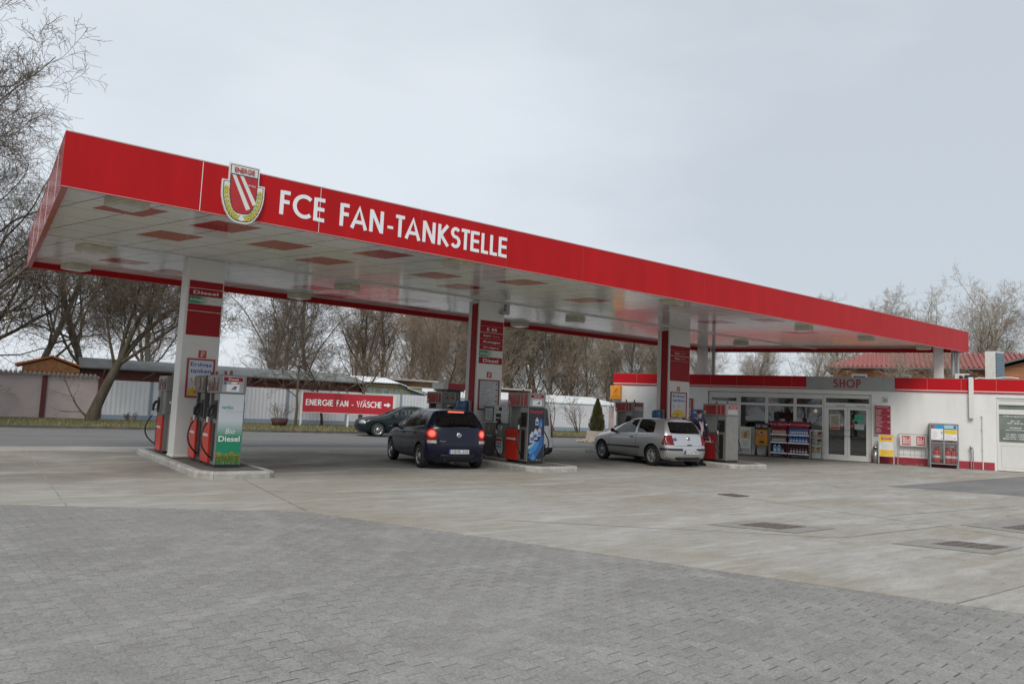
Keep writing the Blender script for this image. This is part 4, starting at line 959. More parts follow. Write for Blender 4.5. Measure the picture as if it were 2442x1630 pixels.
# ------------------------------------------------------------------ pump islands
TOPM = mat('island_top', (.115, .105, .095), .9, var=.35, scale=4, bump=.2)
def island(poly, lab):
    cx_ = sum(p[0] for p in poly) / len(poly); cy_ = sum(p[1] for p in poly) / len(poly)
    t = thing('pump_island', lab, 'pump island', (cx_, cy_, 0), 0, 'pump islands under the canopy')
    n = len(poly); P = [Vector((p[0], p[1])) for p in poly]
    inner = []
    for i in range(n):
        a, p, c = P[i - 1], P[i], P[(i + 1) % n]; d1 = (p - a).normalized(); d2 = (c - p).normalized()
        n1 = Vector((-d1.y, d1.x)); n2 = Vector((-d2.y, d2.x)); m_ = (n1 + n2).normalized(); inner.append(p + m_ * (.15 / max(.4, m_.dot(n1))))
    b = MB()
    for i in range(n):
        p, q, pi, qi = P[i], P[(i + 1) % n], inner[i], inner[(i + 1) % n]; L_ = (q - p).length; k = max(1, round(L_ / .8))
        for j in range(k):
            e0, e1 = j / k + (.004 / L_ if j else .004 / L_), (j + 1) / k - .004 / L_
            A, B, C_, D_ = p.lerp(q, e0), p.lerp(q, e1), pi.lerp(qi, e1), pi.lerp(qi, e0)
            sl = .03; nn = (pi - p).normalized() * sl
            vs = [(A.x, A.y, -.01), (B.x, B.y, -.01), (C_.x, C_.y, -.01), (D_.x, D_.y, -.01), (A.x, A.y, .095), (B.x, B.y, .095), (C_.x, C_.y, .135), (D_.x, D_.y, .135), (A.x + nn.x, A.y + nn.y, .135), (B.x + nn.x, B.y + nn.y, .135)]
            b.add(vs, [(0, 1, 5, 4), (4, 5, 9, 8), (8, 9, 6, 7), (1, 2, 6, 9, 5), (3, 0, 4, 8, 7), (2, 3, 7, 6)])
    b.build('kerb', CONC, t)
    b = MB(); b.face(WF, [(p.x, p.y) for p in inner], .13); b.build('top_surface', TOPM, t)
    return t
def outline(x0, x1, y0, y1, c=.32): return [(x0, y0 + c * 1.3), (x0 + c * .8, y0), (x1 - .12, y0), (x1, y0 + .12), (x1, y1 - .12), (x1 - .12, y1), (x0 + .12, y1), (x0, y1 - .12)]
island(outline(3.40, 4.82, 14.12, 20.65), 'kerbed pump island around the leftmost column')
island(outline(11.12, 12.62, 14.0, 20.9), 'kerbed pump island around the middle column')
island([(18.68, 14.0), (18.9, 13.62), (20.05, 13.62), (20.4, 14.2), (21.1, 16.3), (21.1, 20.5), (20.9, 20.7), (18.9, 20.7), (18.68, 20.5)], 'kerbed pump island around the third column')

# ------------------------------------------------------------------ pumps
PGREY = mat('pump_grey', (.24, .235, .225), .38, .35, var=.08, scale=3)
PDARK = mat('pump_dark_grey', (.12, .115, .11), .4, .3, var=.1)
DISP = mat('red_display', (.30, .02, .02), .12, var=.35, scale=12)
PALED = mat('meter_glass', (.16, .10, .08), .12, var=.7, scale=9)
SLOT = mat('slot_black', (.01, .01, .01), .6)
def sideframe(x, y, s): return Fr((x, y, 0), (0, -1, 0), (0, 0, 1)) if s < 0 else Fr((x, y, 0), (0, 1, 0), (0, 0, 1))
def nozzle_hose(t, x, y, s, z=1.18, drop=.32, reach=.2, dy=.12):
    """nozzle in its boot on the side s of a pump, hose looping to the foot of the pump"""
    b = MB()
    b.tube([(x + s * .01, y - .02, z + .17), (x + s * .06, y - .015, z + .16), (x + s * .11, y, z + .08), (x + s * .12, y, z - .06)], [.022, .036, .036, .026], 8)
    b.tube([(x + s * .02, y, z + .12), (x + s * .03, y, z - .02), (x + s * .11, y, z - .05)], .012, 6)
    b.tube([(x + s * .0, y, z + .15), (x - s * .0, y, z + .2)], .02, 6)
    b.build('nozzle', BLACK, t)
    b = MB(); b.tube([(x + s * .12, y, z - .06), (x + s * .118, y, z - .17)], .02, 8); b.build('nozzle_grip', mat('grip_pale', (.62, .6, .55), .5), t)
    b = MB(); pts = []
    for k in range(15):
        q = k / 14; pts.append((x + s * (.118 + reach * math.sin(math.pi * q) ** .8 * (1 - .45 * q) - .10 * q), y - dy * math.sin(math.pi * q * .9), z - .17 - (z - .17 - drop) * (q ** .9) - .06 * math.sin(math.pi * q)))
    b.tube(pts, .0165, 8); b.build('hose', BLACK, t)
def dispenser(x0, y0, lab, W=.55, Lg=.9, red=PUMPRED, front=None, nozz=((-1, .22), (1, .22)), split=.34, side_logo=True, body=PGREY, group='fuel pumps', zt=1.965, gap=True, boots=True, disp=None, flip=False):
    x1 = x0 + W; y1 = y0 + Lg; z0 = .135
    t = thing('fuel_pump', lab, 'fuel pump', ((x0 + x1) / 2, (y0 + y1) / 2, z0), 0, group)
    b = MB(); b.box(x0 + .03, x1 - .03, y0 + .02, y1 - .02, z0, .185); b.build('plinth', DARK, t)
    b = MB(); b.box(x0 + .01, x1 - .01, y0, y0 + split, .185, 1.59); b.build('hose_tower', body, t, bevel=.012)
    b = MB(); b.box(x0 + .02, x1 - .02, y0 + split + .002, y1, .185, 1.06); b.build('cabinet', body, t, bevel=.01)
    b = MB(); b.box(x0 + .06, x1 - .06, y1 - .1, y1 - .01, 1.06, 1.6); b.build('rear_post', body, t)
    if not gap:
        b = MB(); b.box(x0 + .04, x1 - .04, y0 + split, y1 - .1, 1.06, 1.6); b.build('filler_panel', body, t)
    b = MB(); b.box(x0, x1, y0 + .002, y1 + .01, 1.592, zt); hd = b.build('head', body, t, bevel=.015)
    for s, xx in ((-1, x0), (1, x1)):
        F = sideframe(xx, y1 + .01 if s < 0 else y0, s); T = Lg + .01
        A, B_ = (0., Lg - split) if s < 0 else (split, Lg)
        b = MB(); b.fbox(F, A + .03, B_ - .04, 1.635, zt - .045, .001, .012, 0); b.fbox(F, (B_ + .03 if s < 0 else .04), (Lg - .05 if s < 0 else split - .04), 1.635, zt - .045, .001, .01, 0)
        b.fbox(F, A + .05, A + .13, 1.65, 1.74, .012, .014, 1)
        xm = (B_ + .03 + Lg - .05) / 2 if s < 0 else split / 2
        b.fbox(F, xm - .01, xm + .005, 1.64, zt - .05, .01, .012, 1)
        b.build('display', [disp or DISP, mat('display_mark', (.5, .4, .35), .4)], hd)
        b = MB(); b.fbox(F, A + .0, B_ - .02, .2, 1.0, -.015, .035); rp = b.build('red_panel', red, t, bevel=.01)
        b = MB(); b.fbox(F, A - .0, B_ - .0, 1.0, 1.055, -.02, .028); b.build('grey_cap', PDARK, t)
        if side_logo:
            b = MB(); b.fbox(F, A + .12, B_ - .1, .72, .77, .036, .039); b.ball(F.p(A + .08, .745, .032), .022, 6); b.build('white_label', mat('label_white', (.6, .58, .55), .5), rp)
        if boots:
            b = MB(); a0, a1 = (Lg - split + .05, Lg - .04) if s < 0 else (.04, split - .05)
            b.fbox(F, a0, a1, 1.08, 1.45, -.002, .006, 0); b.fbox(F, a0 + .05, a1 - .05, .25, 1.0, -.002, .004, 0); b.build('boot_recess', SLOT, t)
    for s, dy in nozz: nozzle_hose(t, x0 if s < 0 else x1, y0 + dy, s)
    # lamps on top
    b = MB()
    for yy in (y0 + .2, y0 + .62): b.lathe(((x0 + x1) / 2, yy, zt), (0, 0, 1), [(.035, 0), (.035, .03), (.028, .05), (.025, .085), (0, .1)], 10)
    b.build('beacon', mat('beacon_red', (.22, .05, .04), .3), t)
    F = Fr((x1, y1 + .01, 0), (-1, 0, 0), (0, 0, 1)) if flip else Fr((x0, y0, 0), (1, 0, 0), (0, 0, 1))
    if front: front(t, hd, F, W)
    if flip: t.rotation_euler = (0, 0, math.pi)
    return t
def head_labels(t, hd, F, W, txt, green=False):
    b = MB(); b.fbox(F, .06, W - .06, 1.62, 1.94, -.004, .003, 0); b.fbox(F, .08, W - .08, 1.84, 1.92, .003, .006, 1); add_text(b, F, txt, .17, W - .17, 1.855, 1.905, .008, 2, .03)
    b.fbox(F, .14, W - .14, 1.635, 1.78, .003, .005, 3); b.prism(F, [(W - .3, 1.67), (W - .27, 1.67), (W - .21, 1.74), (W - .24, 1.74)], .005, .006, 4); b.prism(F, [(W - .25, 1.67), (W - .22, 1.67), (W - .185, 1.74), (W - .215, 1.74)], .005, .006, 4)
    b.build('price_plate', [mat('plate_silver', (.4, .4, .4), .35, .3), REDM, LETW, WHITE2, mat('logo_navy', (.02, .06, .2), .5)], hd)
def front_bio(t, hd, F, W):
    head_labels(t, hd, F, W, 'Diesel')
    b = MB()
    b.face(F, [(.11 + .035 * math.cos(R(a)), 1.8 + .03 * math.sin(R(a))) for a in range(0, 360, 30)], .0075, 0); b.fbox(F, .19, .37, 1.785, 1.83, .0065, .007, 1)
    b.face(F, [(.28 + .07 * math.cos(R(a)), 1.807 + .02 * math.sin(R(a))) for a in range(0, 360, 30)], .0078, 2)
    b.build('card_stickers', [mat('sticker_blue', (.03, .18, .4), .5), mat('sticker_orange', (.6, .16, .03), .5), WHITE2], hd)
    b = MB(); b.fbox(F, .03, W - .03, .2, 1.585, -.002, .006); p = b.build('advert_panel', grad_mat('white_to_green_print', (.008, .24, .13), (.58, .62, .66), .38, .62, 2), t)
    b = MB(); add_text(b, F, 'verbio', .08, .3, 1.285, 1.36, .009, 1, .02); add_text(b, F, 'Biofuel and Technology', .18, .5, 1.225, 1.245, .009, 3, 0.); LM = [WHITE2, mat('verbio_green', (.02, .25, .18), .5), mat('rape_yellow', (.6, .4, .04), .6), mat('tag_grey', (.3, .3, .35), .5)]; b.build('lettering', LM, p); b = MB()
    add_text(b, F, 'Bio', .18, .36, .80, .90, .009, 0, .0, .22); add_text(b, F, 'Diesel', .06, .47, .645, .755, .009, 0, .04)
    b.build('lettering', [WHITE2, mat('verbio_green', (.02, .25, .18), .5), mat('rape_yellow', (.6, .4, .04), .6), mat('tag_grey', (.3, .3, .35), .5)], p)
    b = MB(); r_ = random.Random(8)
    for k in range(900):
        x = .035 + r_.random() * (W - .07); top = .42 + .03 * math.sin(x * 25); y = .205 + r_.random() ** .8 * (top - .205); s = .009 + r_.random() * .009; a = r_.random() * 6.28
        mi = (0 if r_.random() < .42 else 2) if y > .36 else (1 if r_.random() < .6 else 0 if r_.random() < .35 else 2)
        b.face(F, [(min(W - .032, max(.032, x + s * math.cos(a + q * 1.57) * (1 if q % 2 else .6))), max(.201, y + s * math.sin(a + q * 1.57) * (1 if q % 2 else .6))) for q in range(4)], .0065 + k * .000003, mi)
    b.build('rape_field_picture', [mat('rape_bloom', (.42, .30, .04), .7), mat('rape_leaf', (.03, .12, .02), .7), mat('rape_pale', (.16, .17, .03), .7)], p)
def front_oil(t, hd, F, W):
    head_labels(t, hd, F, W, 'Super bleifrei')
    b = MB(); b.fbox(F, .03, W - .03, .2, 1.585, -.002, .006); p = b.build('advert_panel', mat('advert_navy', (.018, .022, .035), .3, var=.3), t)
    b = MB()
    def bt(x, y, w, h, mi):
        b.prism(F, [(x, y), (x + w, y), (x + w, y + h * .72), (x + w * .72, y + h * .86), (x + w * .66, y + h), (x + w * .34, y + h), (x + w * .28, y + h * .86), (x, y + h * .72)], .009, .012, mi); b.fbox(F, x + w * .15, x + w * .85, y + h * .15, y + h * .5, .012, .0135, 2 if mi == 0 else 3)
    bt(.25, 1.13, .1, .2, 0); bt(.37, 1.06, .11, .24, 2); bt(.33, .84, .12, .24, 4); bt(.2, .76, .13, .28, 0); bt(.08, .68, .14, .28, 0)
    for k, pl in enumerate(([(.04, .3), (.2, .42), (.42, .8), (.52, .9), (.52, .6), (.34, .34), (.2, .25)], [(.04, .45), (.25, .68), (.4, .72), (.3, .5), (.1, .36)], [(.03, .58), (.3, .73), (.2, .6), (.05, .5)], [(.12, .25), (.2, .42), (.3, .3), (.25, .22)])): b.face(F, pl, .0075 + k * .0007, (5, 3, 6, 3)[k])
    b.build('bottle_picture', [mat('jug_white', (.5, .52, .58), .5), PUMPRED, mat('jug_blue', (.06, .14, .4), .5), mat('wave_blue', (.06, .25, .55), .5), mat('jug_pink', (.5, .4, .44), .5), mat('wave_deep', (.03, .12, .35), .5), mat('wave_pale', (.3, .45, .62), .5)], p)
    b = MB(); add_text(b, F, 'Ölwechsel?', .06, .5, 1.43, 1.56, .009, 0, .03); add_text(b, F, '0W - 40', .3, .48, .225, .245, .009, 1, 0.); b.build('lettering', [mat('advert_red', (.5, .05, .05), .5), WHITE2], p)
def front_plain(txt, low=True):
    def f(t, hd, F, W):
        b = MB(); b.fbox(F, .1, W - .06, 1.64, 1.93, -.004, .003, 0); b.fbox(F, .12, W - .08, 1.8, 1.92, .003, .005, 1)
        pr = txt.split('|')
        for k, s in enumerate(pr): add_text(b, F, s, .18, W - .14, 1.87 - k * .05 - .01, 1.9 - k * .05, .007, 2, .02)
        b.build('price_plate', [mat('plate_silver', (.4, .4, .4), .35, .3), REDM, LETW], hd)
        b = MB(); b.fbox(F, .03, W - .03, .2, 1.585, -.004, .004); b.build('front_sheet', mat('front_steel', (.27, .265, .25), .38, .4, var=.1, scale=5), t)
    return f
def front_gauge(t, hd, F, W):
    b = MB(); b.fbox(F, .17, .45, 1.86, 1.92, -.002, .006, 0); b.fbox(F, .17, .45, 1.75, 1.81, -.002, .006, 1); add_text(b, F, 'BioDiesel', .2, .36, 1.875, 1.905, .008, 2, .02); add_text(b, F, 'Diesel', .24, .36, 1.765, 1.795, .008, 2, .02); b.build('price_plate', [mat('plate_green', (.02, .24, .12), .4), REDM, LETW], hd)
    b = MB(); b.fbox(F, .03, W - .03, 1.09, 1.585, -.004, .004, 0); b.lathe(F.p(.14, 1.33, .004), F.n, [(0, .02), (.04, .02), (.045, .012), (.045, 0)], 14, 1); b.fbox(F, .26, .4, 1.24, 1.52, .004, .012, 2); b.fbox(F, .2, .32, 1.5, 1.58, .004, .008, 1); b.build('gauge_panel', [PGREY, mat('gauge_face', (.6, .6, .5), .4), SLOT], t)
    b = MB(); b.fbox(F, .12, W - .03, .19, 1.07, -.004, .01, 0); b.fbox(F, .31, .33, .2, .8, .01, .05, 1); b.build('lower_sheet', [mat('beige_sheet', (.46, .44, .38), .5), PGREY], t)
dispenser(3.86, 15.0, 'fuel pump with green Bio Diesel advert at the front of the left island', front=front_bio, W=.53, nozz=((-1, .22),), disp=PALED)
dispenser(3.86, 16.12, 'plain fuel pump between the Bio Diesel pump and the left column', front=None, W=.53, body=PDARK, nozz=((-1, .2),), disp=PALED)
dispenser(3.62, 18.75, 'fuel pump with round gauge behind the leftmost column', front=front_gauge, nozz=((1, .2),), flip=True, gap=False, disp=PALED)
dispenser(11.54, 14.9, 'fuel pump with blue oil bottle advert beside the dark blue car', front=front_oil, W=.58)
dispenser(19.10, 14.45, 'grey fuel pump beside the man and the silver car', front=front_plain('Super plus|Super bleifrei'), W=.65, red=mat('pump_red_dark', (.33, .02, .025), .4))
dispenser(19.6, 19.0, 'fuel pump with red displays behind the third column and silver car', front=front_plain('Super plus|Super bleifrei'), W=.6)
dispenser(11.5, 19.2, 'grey fuel pump with white meter behind the dark blue car', front=front_gauge, W=.52, side_logo=False)

# autogas unit on the middle island
t = thing('gas_dispenser', 'steel autogas dispenser with screen between middle column and oil advert pump', 'gas dispenser', (11.95, 16.5, .135))
x0, x1 = 11.72, 12.2
b = MB(); b.box(x0, x1, 15.99, 17.2, 1.11, 1.6); hd = b.build('head', STEEL, t, bevel=.015)
b = MB(); b.box(x0 + .03, x1 - .03, 16.66, 17.15, .2, 1.109); b.build('dark_cabinet', PDARK, t, bevel=.01)
b = MB(); b.box(x0 + .03, x1 - .03, 16.04, 16.65, .2, 1.109); b.build('nozzle_cabinet', mat('front_steel', (.27, .265, .25), .38, .4), t, bevel=.01)
b = MB(); b.box(x0 + .06, x1 - .06, 16.06, 17.13, .135, .2); b.build('plinth', WHITE, t)
F = sideframe(x0, 17.2, -1)
b = MB(); b.fbox(F, .05, .5, 1.15, 1.56, .001, .008, 0); b.fbox(F, .09, .46, 1.18, 1.53, .008, .011, 1)
for i in range(2):
    for j in range(3): b.fbox(F, .22 + i * .12, .29 + i * .12, 1.24 + j * .08, 1.28 + j * .08, .011, .013, 2)
b.build('screen', [DARK, mat('screen_pale', (.38, .45, .46), .3), mat('screen_print', (.3, .25, .12), .5)], hd)
b = MB()
for u, z in ((.66, 1.51), (1.1, 1.51)): b.lathe(F.p(u, z, 0), F.n, [(0, .016), (.05, .016), (.055, .008), (.055, 0)], 14, 0)
b.fbox(F, .76, .87, 1.46, 1.56, .001, .012, 1); b.fbox(F, .62, .84, 1.28, 1.38, .001, .012, 1); b.fbox(F, .62, .84, 1.17, 1.25, .001, .012, 1)
b.build('gauges', [mat('gauge_face', (.6, .6, .5), .4), SLOT], hd)
FD = sideframe(x0 + .03, 17.15, -1)
b = MB(); b.fbox(FD, .6, .85, .95, 1.06, .001, .01, 0); b.fbox(FD, .58, .88, .3, .72, .001, .008, 0); b.fbox(FD, .58, .88, .63, .7, .008, .01, 2)
for i in range(3):
    for j in range(2): b.fbox(FD, .62 + i * .08, .67 + i * .08, .46 + j * .08, .51 + j * .08, .008, .0095, 1)
add_text(b, FD, 'Autogas', .08, .38, .72, .79, .003, 0, .02); b.face(FD, [(.2 + .05 * math.cos(a * .9), .95 + .09 * math.sin(a * .9)) for a in range(7)], .003, 3)
b.build('instruction_plate', [WHITE2, mat('sign_navy', (.05, .1, .35), .4), mat('sign_red', (.5, .05, .05), .4), mat('flame_orange', (.55, .15, .03), .5)], t)
nozzle_hose(t, x0 + .03, 16.4, -1, 1.0, .2, .25, .2)
t = thing('payment_kiosk', 'dark kiosk with red and white roof left of the middle column', 'kiosk', (12.25, 20.1, .135))
b = MB(); b.box(11.98, 12.6, 19.85, 20.4, .135, 2.0); b.build('cabinet', PDARK, t, bevel=.02)
b = MB(); b.box(11.9, 12.7, 19.75, 20.45, 2.06, 2.25, 0); b.box(11.88, 12.04, 19.74, 20.46, 2.055, 2.255, 1); b.box(11.92, 12.68, 19.78, 20.4, 2.0, 2.055, 2); b.build('roof', [mat('kiosk_red', (.5, .02, .03), .4), WHITE, DARK], t)
b = MB(); b.box(12.1, 12.5, 19.83, 19.849, 1.2, 1.9, 0); b.box(12.15, 12.4, 19.826, 19.83, 1.0, 1.15, 1); b.build('terminal_face', [mat('terminal_glass', (.1, .1, .1), .15), PGREY], t)
# wall boxes for towels on the columns, and water cans
for x, lab in ((11.55, 'blue towel holder on the side of the middle column behind the dark blue car'), (19.75, 'blue towel holder on the side of the third column above the silver car')):
    t = thing('towel_holder', lab, 'towel holder', (x - .2, 17.7, 1.35), 0, 'towel holders on the columns')
    b = MB(); b.lathe((x - .28, 17.7, 1.37), (0, 0, 1), [(0, 0), (.13, 0), (.165, .04), (.165, .27), (.12, .33), (0, .33)], 18); b.build('drum', mat('drum_blue', (.04, .13, .25), .3, var=.3, scale=6), t)
    b = MB(); b.box(x - .12, x - .001, 17.55, 17.85, 1.33, 1.72); b.build('bracket', PGREY, t, bevel=.015)
# ------------------------------------------------------------------ cars
def lerp_tab(tab, x):
    if x <= tab[0][0]: return tab[0][1]
    for (a, fa), (c, fc) in zip(tab, tab[1:]):
        if x <= c: return fa + (fc - fa) * (x - a) / (c - a)
    return tab[-1][1]
def smooth_tab(tab, n=60):
    """catmull-like smoothing of a table"""
    x0, x1 = tab[0][0], tab[-1][0]; w = (x1 - x0) * .022
    return [(x, sum(lerp_tab(tab, x + d * w) * k for d, k in ((-1.5, 1), (-.75, 2), (0, 3), (.75, 2), (1.5, 1))) / 9) for x in [x0 + (x1 - x0) * i / n for i in range(n + 1)]]
DEBUG = False
def body_grid(S, inset=0., xr0=0., xf0=0., z0=None, zlow=None, ns=34):
    roof, rear, front, belt = S['roof_s'], S['rear_s'], S['front_s'], S['belt']
    Wd = S['w'] / 2 - inset; zb0 = z0 if z0 is not None else .19
    XR_, XF_ = -S['L'] / 2, S['L'] / 2
    def wplan(x):
        t_ = (x - (XR_ + XF_) / 2) / (S['L'] / 2)
        return Wd * (1 - (S.get('taper_f', .10) * max(0, t_) ** 3.5) - (S.get('taper_r', .06) * max(0, -t_) ** 4))
    rings = []
    for i in range(ns + 1):
        u = i / ns; u = u - .12 * math.sin(2 * math.pi * u) / (2 * math.pi) * 2
        xn = XR_ + u * S['L']; ring = None
        for it in range(3):
            pts = []
            for k in range(12):
                xa = xn if ring is None else ring[k][0]
                w = wplan(xa); zt = lerp_tab(roof, xa) - inset; zb = min(lerp_tab(belt, xa), zt - .05); g = max(0, min(1, (zt - zb) / .42))
                wr = w * (.93 - (.93 - S.get('tumble', .70)) * g); sh = w * (.965 if g > .3 else .95)
                q = [(0, zb0), (.8 * w, zb0), (.95 * w, zb0 + .05), (.99 * w, .42), (w, .60), (.992 * w, zb - .09), (sh, zb), (sh + (wr - sh) * .5 + .012 * g, zb + (zt - .05 - zb) * .5), (wr, zt - .075 * max(.35, g)), (wr - .05 - .03 * g, zt - .022), (wr * .55, zt - .004), (0, zt)][k]
                y, z = q
                if z0 is not None: z = z0 + .006 * k if k < 4 else max(z, z0 + .006 * k)
                f = abs(y) / max(w, .01)
                xr = lerp_tab(rear, z) + inset + xr0 + S.get('curve_r', .13) * f ** 3.2 ; xf = lerp_tab(front, z) - inset - xf0 - S.get('curve_f', .22) * f ** 2.6
                pts.append((xr + u * (xf - xr), y, z))
            ring = pts
        rings.append(ring)
    verts = []; faces = []; nk = 12; N = 2 * nk - 2
    for ring in rings:
        for k in range(nk): verts.append(ring[k])
        for k in range(nk - 2, 0, -1): verts.append((ring[k][0], -ring[k][1], ring[k][2]))
    for i in range(len(rings) - 1):
        for k in range(N): faces.append((i * N + k, (i + 1) * N + k, (i + 1) * N + (k + 1) % N, i * N + (k + 1) % N))
    # caps: rows between left and right points of the end rings
    for end in (0, len(rings) - 1):
        base = end * N; ring = rings[end]; rowsi = []
        fr = [-.66, -.33, 0, .33, .66]
        for k in range(1, nk - 1):
            x_, y_, z_ = ring[k]; idx = [base + N - k]
            for f in fr:
                ff = abs(f); w = abs(y_)
                tab = rear if end == 0 else front; e0 = lerp_tab(tab, z_)
                c = (S.get('curve_r', .13) * (ff * w / (S['w'] / 2 - inset)) ** 3.2) if end == 0 else -(S.get('curve_f', .22) * (ff * w / (S['w'] / 2 - inset)) ** 2.6)
                off = (inset + xr0) if end == 0 else -(inset + xf0)
                verts.append((e0 + off + c, f * w, z_)); idx.append(len(verts) - 1)
            idx.append(base + k); rowsi.append(idx)
        for a, c in zip(rowsi, rowsi[1:]):
            for j in range(6):
                q = (a[j], c[j], c[j + 1], a[j + 1]); faces.append(q if end else q[::-1])
        a = rowsi[0]; m_ = base
        q = a[:4] + [m_]; faces.append(tuple(q) if end else tuple(q[::-1])); q = a[3:] + [m_]; faces.append(tuple(q[::-1]) if end == 0 else tuple(q)) if False else None
        faces.append(tuple([m_] + a[3:]) if end == 0 else tuple(([m_] + a[3:])[::-1]))
        a = rowsi[-1]; m_ = base + nk - 1
        faces.append(tuple(a[:4] + [m_]) if end == 0 else tuple((a[:4] + [m_])[::-1])); faces.append(tuple([m_] + a[3:]) if end == 0 else tuple(([m_] + a[3:])[::-1]))
    return verts, faces
def mesh_obj(vs, fs):
    me = bpy.data.meshes.new('tmp'); me.from_pydata(vs, [], fs); me.update()
    bm = bmesh.new(); bm.from_mesh(me); bmesh.ops.remove_doubles(bm, verts=bm.verts, dist=1e-5); bmesh.ops.recalc_face_normals(bm, faces=bm.faces)
    if bm.calc_volume(signed=True) < 0: bmesh.ops.reverse_faces(bm, faces=bm.faces)
    bm.to_mesh(me); bm.free()
    o = bpy.data.objects.new('tmp', me); COL.objects.link(o); return o
def baked(o):
    dg = bpy.context.evaluated_depsgraph_get(); dg.update()
    me = bpy.data.meshes.new_from_object(o.evaluated_get(dg)); return me
def kill(o): bpy.data.objects.remove(o, do_unlink=True)
def prism_obj(poly, axis, a, c):
    """poly in the two other coordinates, extruded along axis from a to c"""
    def P(u, v, w): return (w, u, v) if axis == 'x' else (u, w, v)
    n = len(poly); vs = [P(u, v, a) for u, v in poly] + [P(u, v, c) for u, v in poly]
    return mesh_obj(vs, [list(range(n)), [i + n for i in range(n)][::-1]] + [(i, (i + 1) % n, (i + 1) % n + n, i + n) for i in range(n)])
def round_poly(poly, r=.05, n=3):
    out = []; k = len(poly)
    for i in range(k):
        p = Vector(poly[i]); a = Vector(poly[i - 1]); c = Vector(poly[(i + 1) % k]); ra = min(r, (a - p).length * .4, (c - p).length * .4)
        p0 = p + (a - p).normalized() * ra; p1 = p + (c - p).normalized() * ra
        for j in range(n + 1): t_ = j / n; q = p0.lerp(p, t_).lerp(p.lerp(p1, t_), t_); out.append((q.x, q.y))
    return out
def shell_patch(name, bvh, poly, face, mats, parent, off=.004, thick=.012, cuts=2, world=None):
    """a piece that lies on the body: outline in side, rear or front view, laid onto the surface"""
    bm = bmesh.new(); vs = [bm.verts.new((u, v, 0)) for u, v in poly]; bm.faces.new(vs)
    bmesh.ops.triangulate(bm, faces=bm.faces)
    for _ in range(cuts): bmesh.ops.subdivide_edges(bm, edges=[e for e in bm.edges if e.calc_length() > .06], cuts=1, use_grid_fill=True); bmesh.ops.triangulate(bm, faces=bm.faces)
    for v in bm.verts:
        u, w = v.co.x, v.co.y
        if face == 'left': o, d = Vector((u, 3, w)), Vector((0, -1, 0))
        elif face == 'right': o, d = Vector((u, -3, w)), Vector((0, 1, 0))
        elif face == 'rear': o, d = Vector((-5, u, w)), Vector((1, 0, 0))
        else: o, d = Vector((5, u, w)), Vector((-1, 0, 0))
        hit = bvh.ray_cast(o, d)
        if hit[0] is None: hit = bvh.find_nearest(o + d * (2.2 if abs(d.y) > .5 else 3.05))
        v.co = hit[0] - d * off
    bmesh.ops.recalc_face_normals(bm, faces=bm.faces)
    nd = {'left': Vector((0, 1, 0)), 'right': Vector((0, -1, 0)), 'rear': Vector((-1, 0, 0)), 'front': Vector((1, 0, 0))}[face]
    if sum((f.normal.dot(nd) for f in bm.faces)) < 0: bmesh.ops.reverse_faces(bm, faces=bm.faces)
    me = bpy.data.meshes.new(name); bm.to_mesh(me); bm.free()
    for m in (mats if isinstance(mats, list) else [mats]): me.materials.append(m)
    for p in me.polygons: p.use_smooth = True
    o = raw_obj(name, me, parent)
    if thick: s = o.modifiers.new('thickness', 'SOLIDIFY'); s.thickness = thick; s.offset = -1
    return o
CARGL = glass_mat('car_glass', tint=(.62, .7, .68), dark=.62, refl=.95)
TYRE = mat('tyre', (.018, .018, .018), .75, var=.3, scale=30)
TRIM = mat('black_trim', (.02, .02, .022), .5)
SEATM = mat('seat_cloth', (.035, .035, .04), .9)
def wheel(root, x, y, s, r, rim_mat, spokes=True, w=.19):
    b = MB(); b.lathe((x, y - s * w / 2, r), (0, s, 0), [(r * .60, .0), (r * .9, 0), (r, .03), (r, w - .03), (r * .93, w - .004), (r * .68, w), (r * .64, w - .02), (r * .64, 0)], 36)
    wo_ = WM[root]
    b.v = [tuple(wo_ @ Vector(v)) for v in b.v]; t_ = b.build('wheel', TYRE, root)
    b = MB(); ax = (0, s, 0); o = Vector((x, y - s * w / 2, r))
    b.lathe(o, ax, [(r * .64, w - .025), (r * .66, w - .008), (r * .60, w - .012), (r * .55, w - .045), (r * .22, w - .03), (r * .18, w - .012), (0, w - .008)], 36, 0)
    n = 9 if spokes else 6
    for k in range(n):
        a = 2 * math.pi * k / n; F = Fr(o + Vector((0, s * (w - .046), 0)), (math.cos(a), 0, math.sin(a)), (-math.sin(a) * s, 0, math.cos(a) * s))
        if F.n.dot(Vector(ax)) < 0: F = Fr(F.o, F.r, -F.u)
        if spokes: b.prism(F, [(r * .3, -.022), (r * .55, -.035), (r * .55, .035), (r * .3, .022)], .0, .018, 1)
        else: b.prism(F, [(r * .42 + .03 * math.cos(q), .022 * math.sin(q)) for q in (0, 1, 2, 3, 4, 5)], .002, .02, 1)
    b.v = [tuple(wo_ @ Vector(v)) for v in b.v]; b.build('rim', [rim_mat, SLOT], t_)
